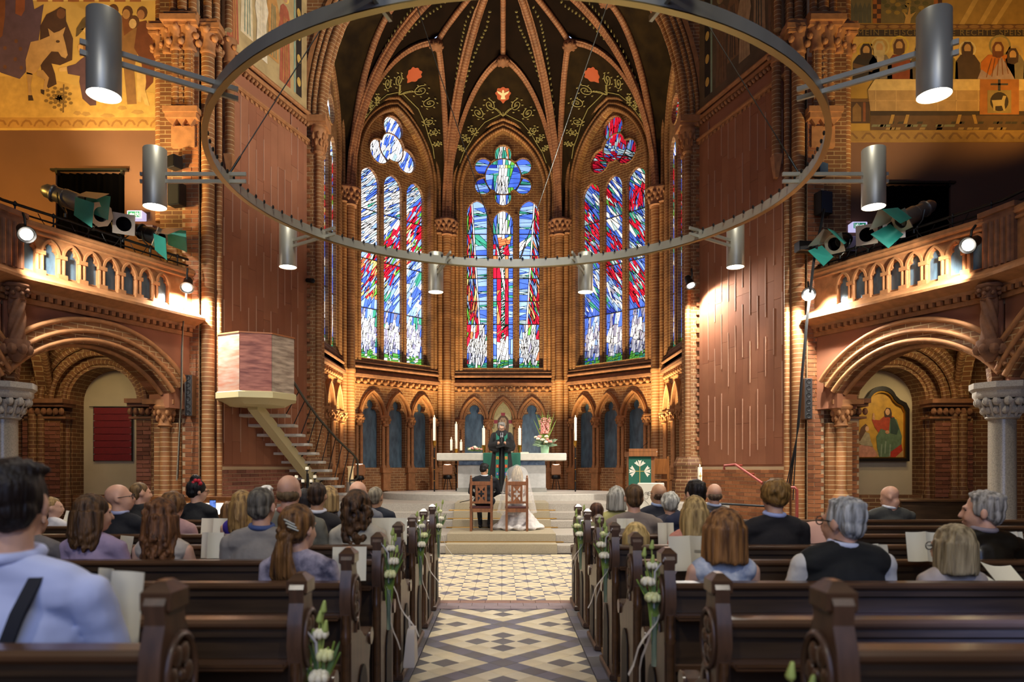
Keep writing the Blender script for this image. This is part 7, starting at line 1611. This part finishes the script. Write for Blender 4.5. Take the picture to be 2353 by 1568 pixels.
# minister: standing figure built on the same head and hands
def minister():
    Zf = .90; Yp = 16.33; X = -.03; t = thing('person', 'person in black robe with green stole and glasses reading from a black folder', 'person', (X, Yp, Zf), pi); s = .955
    P = lambda x, y, z: V((x*s, y*s, z*s)); HM = MX.Translation(P(0, .03, 1.60)) @ MX.Rotation(-.42, 4, 'X') @ MX.Scale(.98, 4); b = MB()
    for c, r in (((0, 0, .95), (.17, .12, .13)), ((0, .01, 1.12), (.14, .11, .14)), ((0, 0, 1.30), (.16, .11, .16))): b.ball(P(*c), tuple(q*s for q in r), 14, 10)
    b.cap(P(-.14, -.01, 1.42), P(.14, -.01, 1.42), .058, .058); b.cap(P(0, -.015, 1.44), HM @ V((0, -.015, -.07)), .058, .052, 10)
    A = {q: (P(q*.185, -.01, 1.41), P(q*.25, .06, 1.15), P(q*.115, .27, 1.17)) for q in (-1, 1)}
    for q in (-1, 1):
        a, e, w = A[q]; b.cap(a, e, .045, .04); b.cap(e, w, .04, .027); hand(b, w, V((-q*.35, .6, .2)), V((0, -.5, -.8)), .95, .9, -q); b.cap(P(q*.09, 0, .9), P(q*.10, .02, .5), .08, .06); b.cap(P(q*.10, .02, .5), P(q*.10, 0, .1), .055, .04); b.cap(P(q*.10, 0, .05), P(q*.11, .17, .04), .04, .034)
    h = MB(HM); head_prims(h); o = len(b.v); b.v += h.v; b.f += [[i+o for i in f] for f in h.f]; put(remesh(b, .008, 2), 'body', SKIN['light'], t)
    g = MB(); rg = []
    g.lathe([(0, .06), (.30, .06), (.27, .5), (.22, .95), (.20, 1.2), (.19, 1.36), (.12, 1.46), (.0, 1.48)], (0, 0, 0), 26, sy=.72)
    for q in (-1, 1):
        a, e, w = A[q]; g.cap(a, e, .075, .085); g.cap(e, w+V((0, -.02, 0)), .085, .095); g.cap(e+V((0, .02, -.05)), w+V((0, -.04, -.12)), .07, .06)
    put(remesh(g, .011, 3, .5, lambda v: .012*sin(13*atan2(v.x, v.y))*max(0, min(1, (1.15-v.z)*1.2))), 'robe', M('robe_black', '#0d0c0e', .8), t)
    sh = MB()
    for q in (-1, 1): sh.cap(P(q*.10, -.04, .045), P(q*.12, .18, .04), .045, .038)
    put(remesh(sh, .01, 1), 'shoes', M('shoe_black', '#171412', .4), t)
    for q in (-1, 1):
        m = MB(); pts = [P(q*.07, -.10, 1.46), P(q*.085, -.02, 1.505), P(q*.095, .09, 1.45), P(q*.098, .152, 1.34), P(q*.098, .172, 1.15), P(q*.105, .19, .95), P(q*.11, .215, .6), P(q*.115, .235, .22)]
        m.loft([[p+V((-.036, -.004, 0)), p+V((.036, -.004, 0)), p+V((.036, .008, 0)), p+V((-.036, .008, 0))] for p in pts], True, True); so = m.build('stole', M('stole_green', '#14705a', .7), t, 30)
        for k, (z, c) in enumerate(((1.22, '#b02878'), (1.05, '#3c2c80'), (.86, '#c9a020'), (.66, '#b83030'), (.48, '#3a4a9a'), (.33, '#c9a020'))):
            y = .165+.075*(1.2-z)/1.0+.012; m = MB(); m.cbox((q*.104*s-.03, y*s-.004, z*s-.035), (q*.104*s+.03, y*s+.006, z*s+.035), .003); m.build('stole_patch', M('patch_'+c.lstrip('#'), c, .8), so, 0)
            m = MB(); m.ball((q*.104*s, y*s+.008, z*s), (.014, .004, .018), 8, 5); m.build('stole_motif', M('patch_'+('c9a020' if c != '#c9a020' else 'b02878'), '#c9a020' if c != '#c9a020' else '#b02878', .8), so, 0)
    m = MB(); m.box((-.028, .125, 1.25), (-.002, .138, 1.40)); m.box((.002, .125, 1.25), (.028, .138, 1.40)); m.build('white_bands', M('band_white', '#dcdce4', .8), t, 0)
    h = MB(HM); hair_prims(h, 'short', random.Random(2)); h.ball((0, .02, .095), (.06, .06, .035), 10, 8); put(remesh(h, .008, 1, .5, lambda v: .005*nz(v, 40, (1, 1, .4))), 'hair', hairm('#5f5a55', '#a8a49c'), t)
    for q in (-1, 1): MB(HM).ball((q*.031, .083, .006), (.012, .008, .008), 8, 6).build('eye', EYEM, t, 60); MB(HM).cap((q*.018, .088, .028), (q*.048, .080, .028), .005, .003, 6).build('eyebrow', hairm('#5f5a55', '#a8a49c'), t, 60)
    MB(HM).ball((0, .099, -.068), (.024, .007, .006), 8, 6).build('mouth', LIPM, t, 60)
    m = MB(HM)
    for q in (-1, 1): m.tube([(q*(.033+.027*cos(a)), .112, .002+.021*sin(a)) for a in [2*pi*i/14 for i in range(14)]], .004, 5, False, True); m.tube([(q*.06, .110, .006), (q*.080, .07, .008), (q*.083, -.01, .004)], .004, 5)
    m.tube([(-.008, .114, .006), (.008, .114, .006)], .004, 5); m.build('glasses', GLM, t, 60)
minister()
f = thing('folder', 'open black folder held in the hands of the minister', 'folder', (.03, 15.98, 2.00)); m = MB()
for q in (-1, 1): m = MB(MX.Rotation(q*.28, 4, 'Y') @ MX.Rotation(-.65, 4, 'X')); m.cbox((min(0, q*.19), -.004, -.02), (max(0, q*.19), .008, .22), .003); m.build('cover', BLACK, f, 0); m = MB(MX.Rotation(q*.28, 4, 'Y') @ MX.Rotation(-.65, 4, 'X')); m.box((min(q*.01, q*.18), .008, .0), (max(q*.01, q*.18), .012, .225)); m.build('page', M('page_white', '#e2e0dc', .8), f, 0)
# ---------------------------------------------------------------- service booklets
def booklet(px, py, d, w, h, lab, yaw=0, tilt=.25, opn=.5, lines=0, flat=False):
    t = thing('booklet', lab, 'booklet', W(px, py, d), yaw)
    for q in (-1, 1):
        Mx = (MX.Rotation(-tilt, 4, 'X') @ MX.Rotation(q*opn, 4, 'Z')) if not flat else (MX.Rotation(-1.1, 4, 'X') @ MX.Rotation(q*.25, 4, 'Y'))
        m = MB(Mx); a, b = sorted((0, q*w)); m.loft([[(x, .018*sin(pi*abs(x)/w)+y, z) for x in [a+(b-a)*i/6 for i in range(7)]]+[(x, .018*sin(pi*abs(x)/w)+y+.004, z) for x in [b-(b-a)*i/6 for i in range(7)]] for y, z in ((0, 0), (0, h))], True, True); m.build('page', PAPER, t, 40)
        if lines and q > 0:
            m = MB(Mx); r_ = random.Random(px)
            for i in range(lines): c = w*.5; l = w*(.22+.12*r_.random()); z = h*.58-i*h*.032; m.add([(c-l, .018*sin(pi*.5)-.004, z), (c+l, .012, z), (c+l, .012, z+h*.012), (c-l, .014, z+h*.012)], [(0, 1, 2, 3)])
            m.build('print_lines', INK, t, 0)
    return t
booklet(240, 1490, 2.2, .12, .24, 'booklet held by the person in the pale blue shirt', -.5, .1, .25); booklet(140, 1212, 6.9, .09, .17, 'booklet in front of the blond child in the second left pew', -.6, .3); booklet(268, 1285, 4.75, .08, .16, 'loose papers beside the lilac top', -.4, .2, .8)
booklet(487, 1246, 6.2, .12, .21, 'upright booklet on the pew before the light grey suit', -.1, .15, .12); booklet(475, 1284, 4.6, .10, .17, 'open booklet between the cream blouse and the grey suit', -.1, .1, .7); booklet(893, 1252, 5.5, .14, .21, 'white sheet with printed lines before the dark curly hair', .0, .15, .12, 9); booklet(800, 1335, 3.9, .10, .19, 'booklet held at the pew end beside the floral dress', .1, .2, .35)
booklet(1590, 1312, 4.0, .12, .20, 'booklet held beside the pale blue flowered dress', .1, .2, .25, 3); booklet(2030, 1340, 3.95, .14, .22, 'large open sheet with printed lines held by the waistcoat wearer', .15, .2, .6, 8); booklet(2133, 1290, 4.0, .10, .17, 'pale booklet in front of the ash-blond bob', -.2, .25, .3, 2); booklet(2290, 1338, 3.85, .16, .20, 'wide open book lying beside the ash-blond bob', .1, .3, .3, 0, True)
booklet(1533, 1253, 5.7, .07, .18, 'booklet seen between the taupe suit and the blond hair', .1, .1, .3); booklet(1438, 1215, 5.6, .07, .08, 'small white card behind the blond child', 0, .1, .2); booklet(2346, 1272, 4.5, .08, .14, 'booklet corner beside the dark satin top', .2, .2, .4)
sw = thing('shawl', 'pink cloth laid over the pew beside the ginger-haired one', 'cloth', W(1850, 1215, pewY(6))); m = MB(); m.loft([[(x, y+.02*sin(x*22), z+.015*sin(x*15+y*20)) for x in [-.19+.02*i for i in range(20)]] for y, z in ((-.10, -.10), (-.06, .02), (0, .045), (.08, .03), (.12, -.08))], False); m.build('drape', M('shawl_pink', '#c99a86', .85), sw, 60)
bpy.data.scenes.remove(TS)
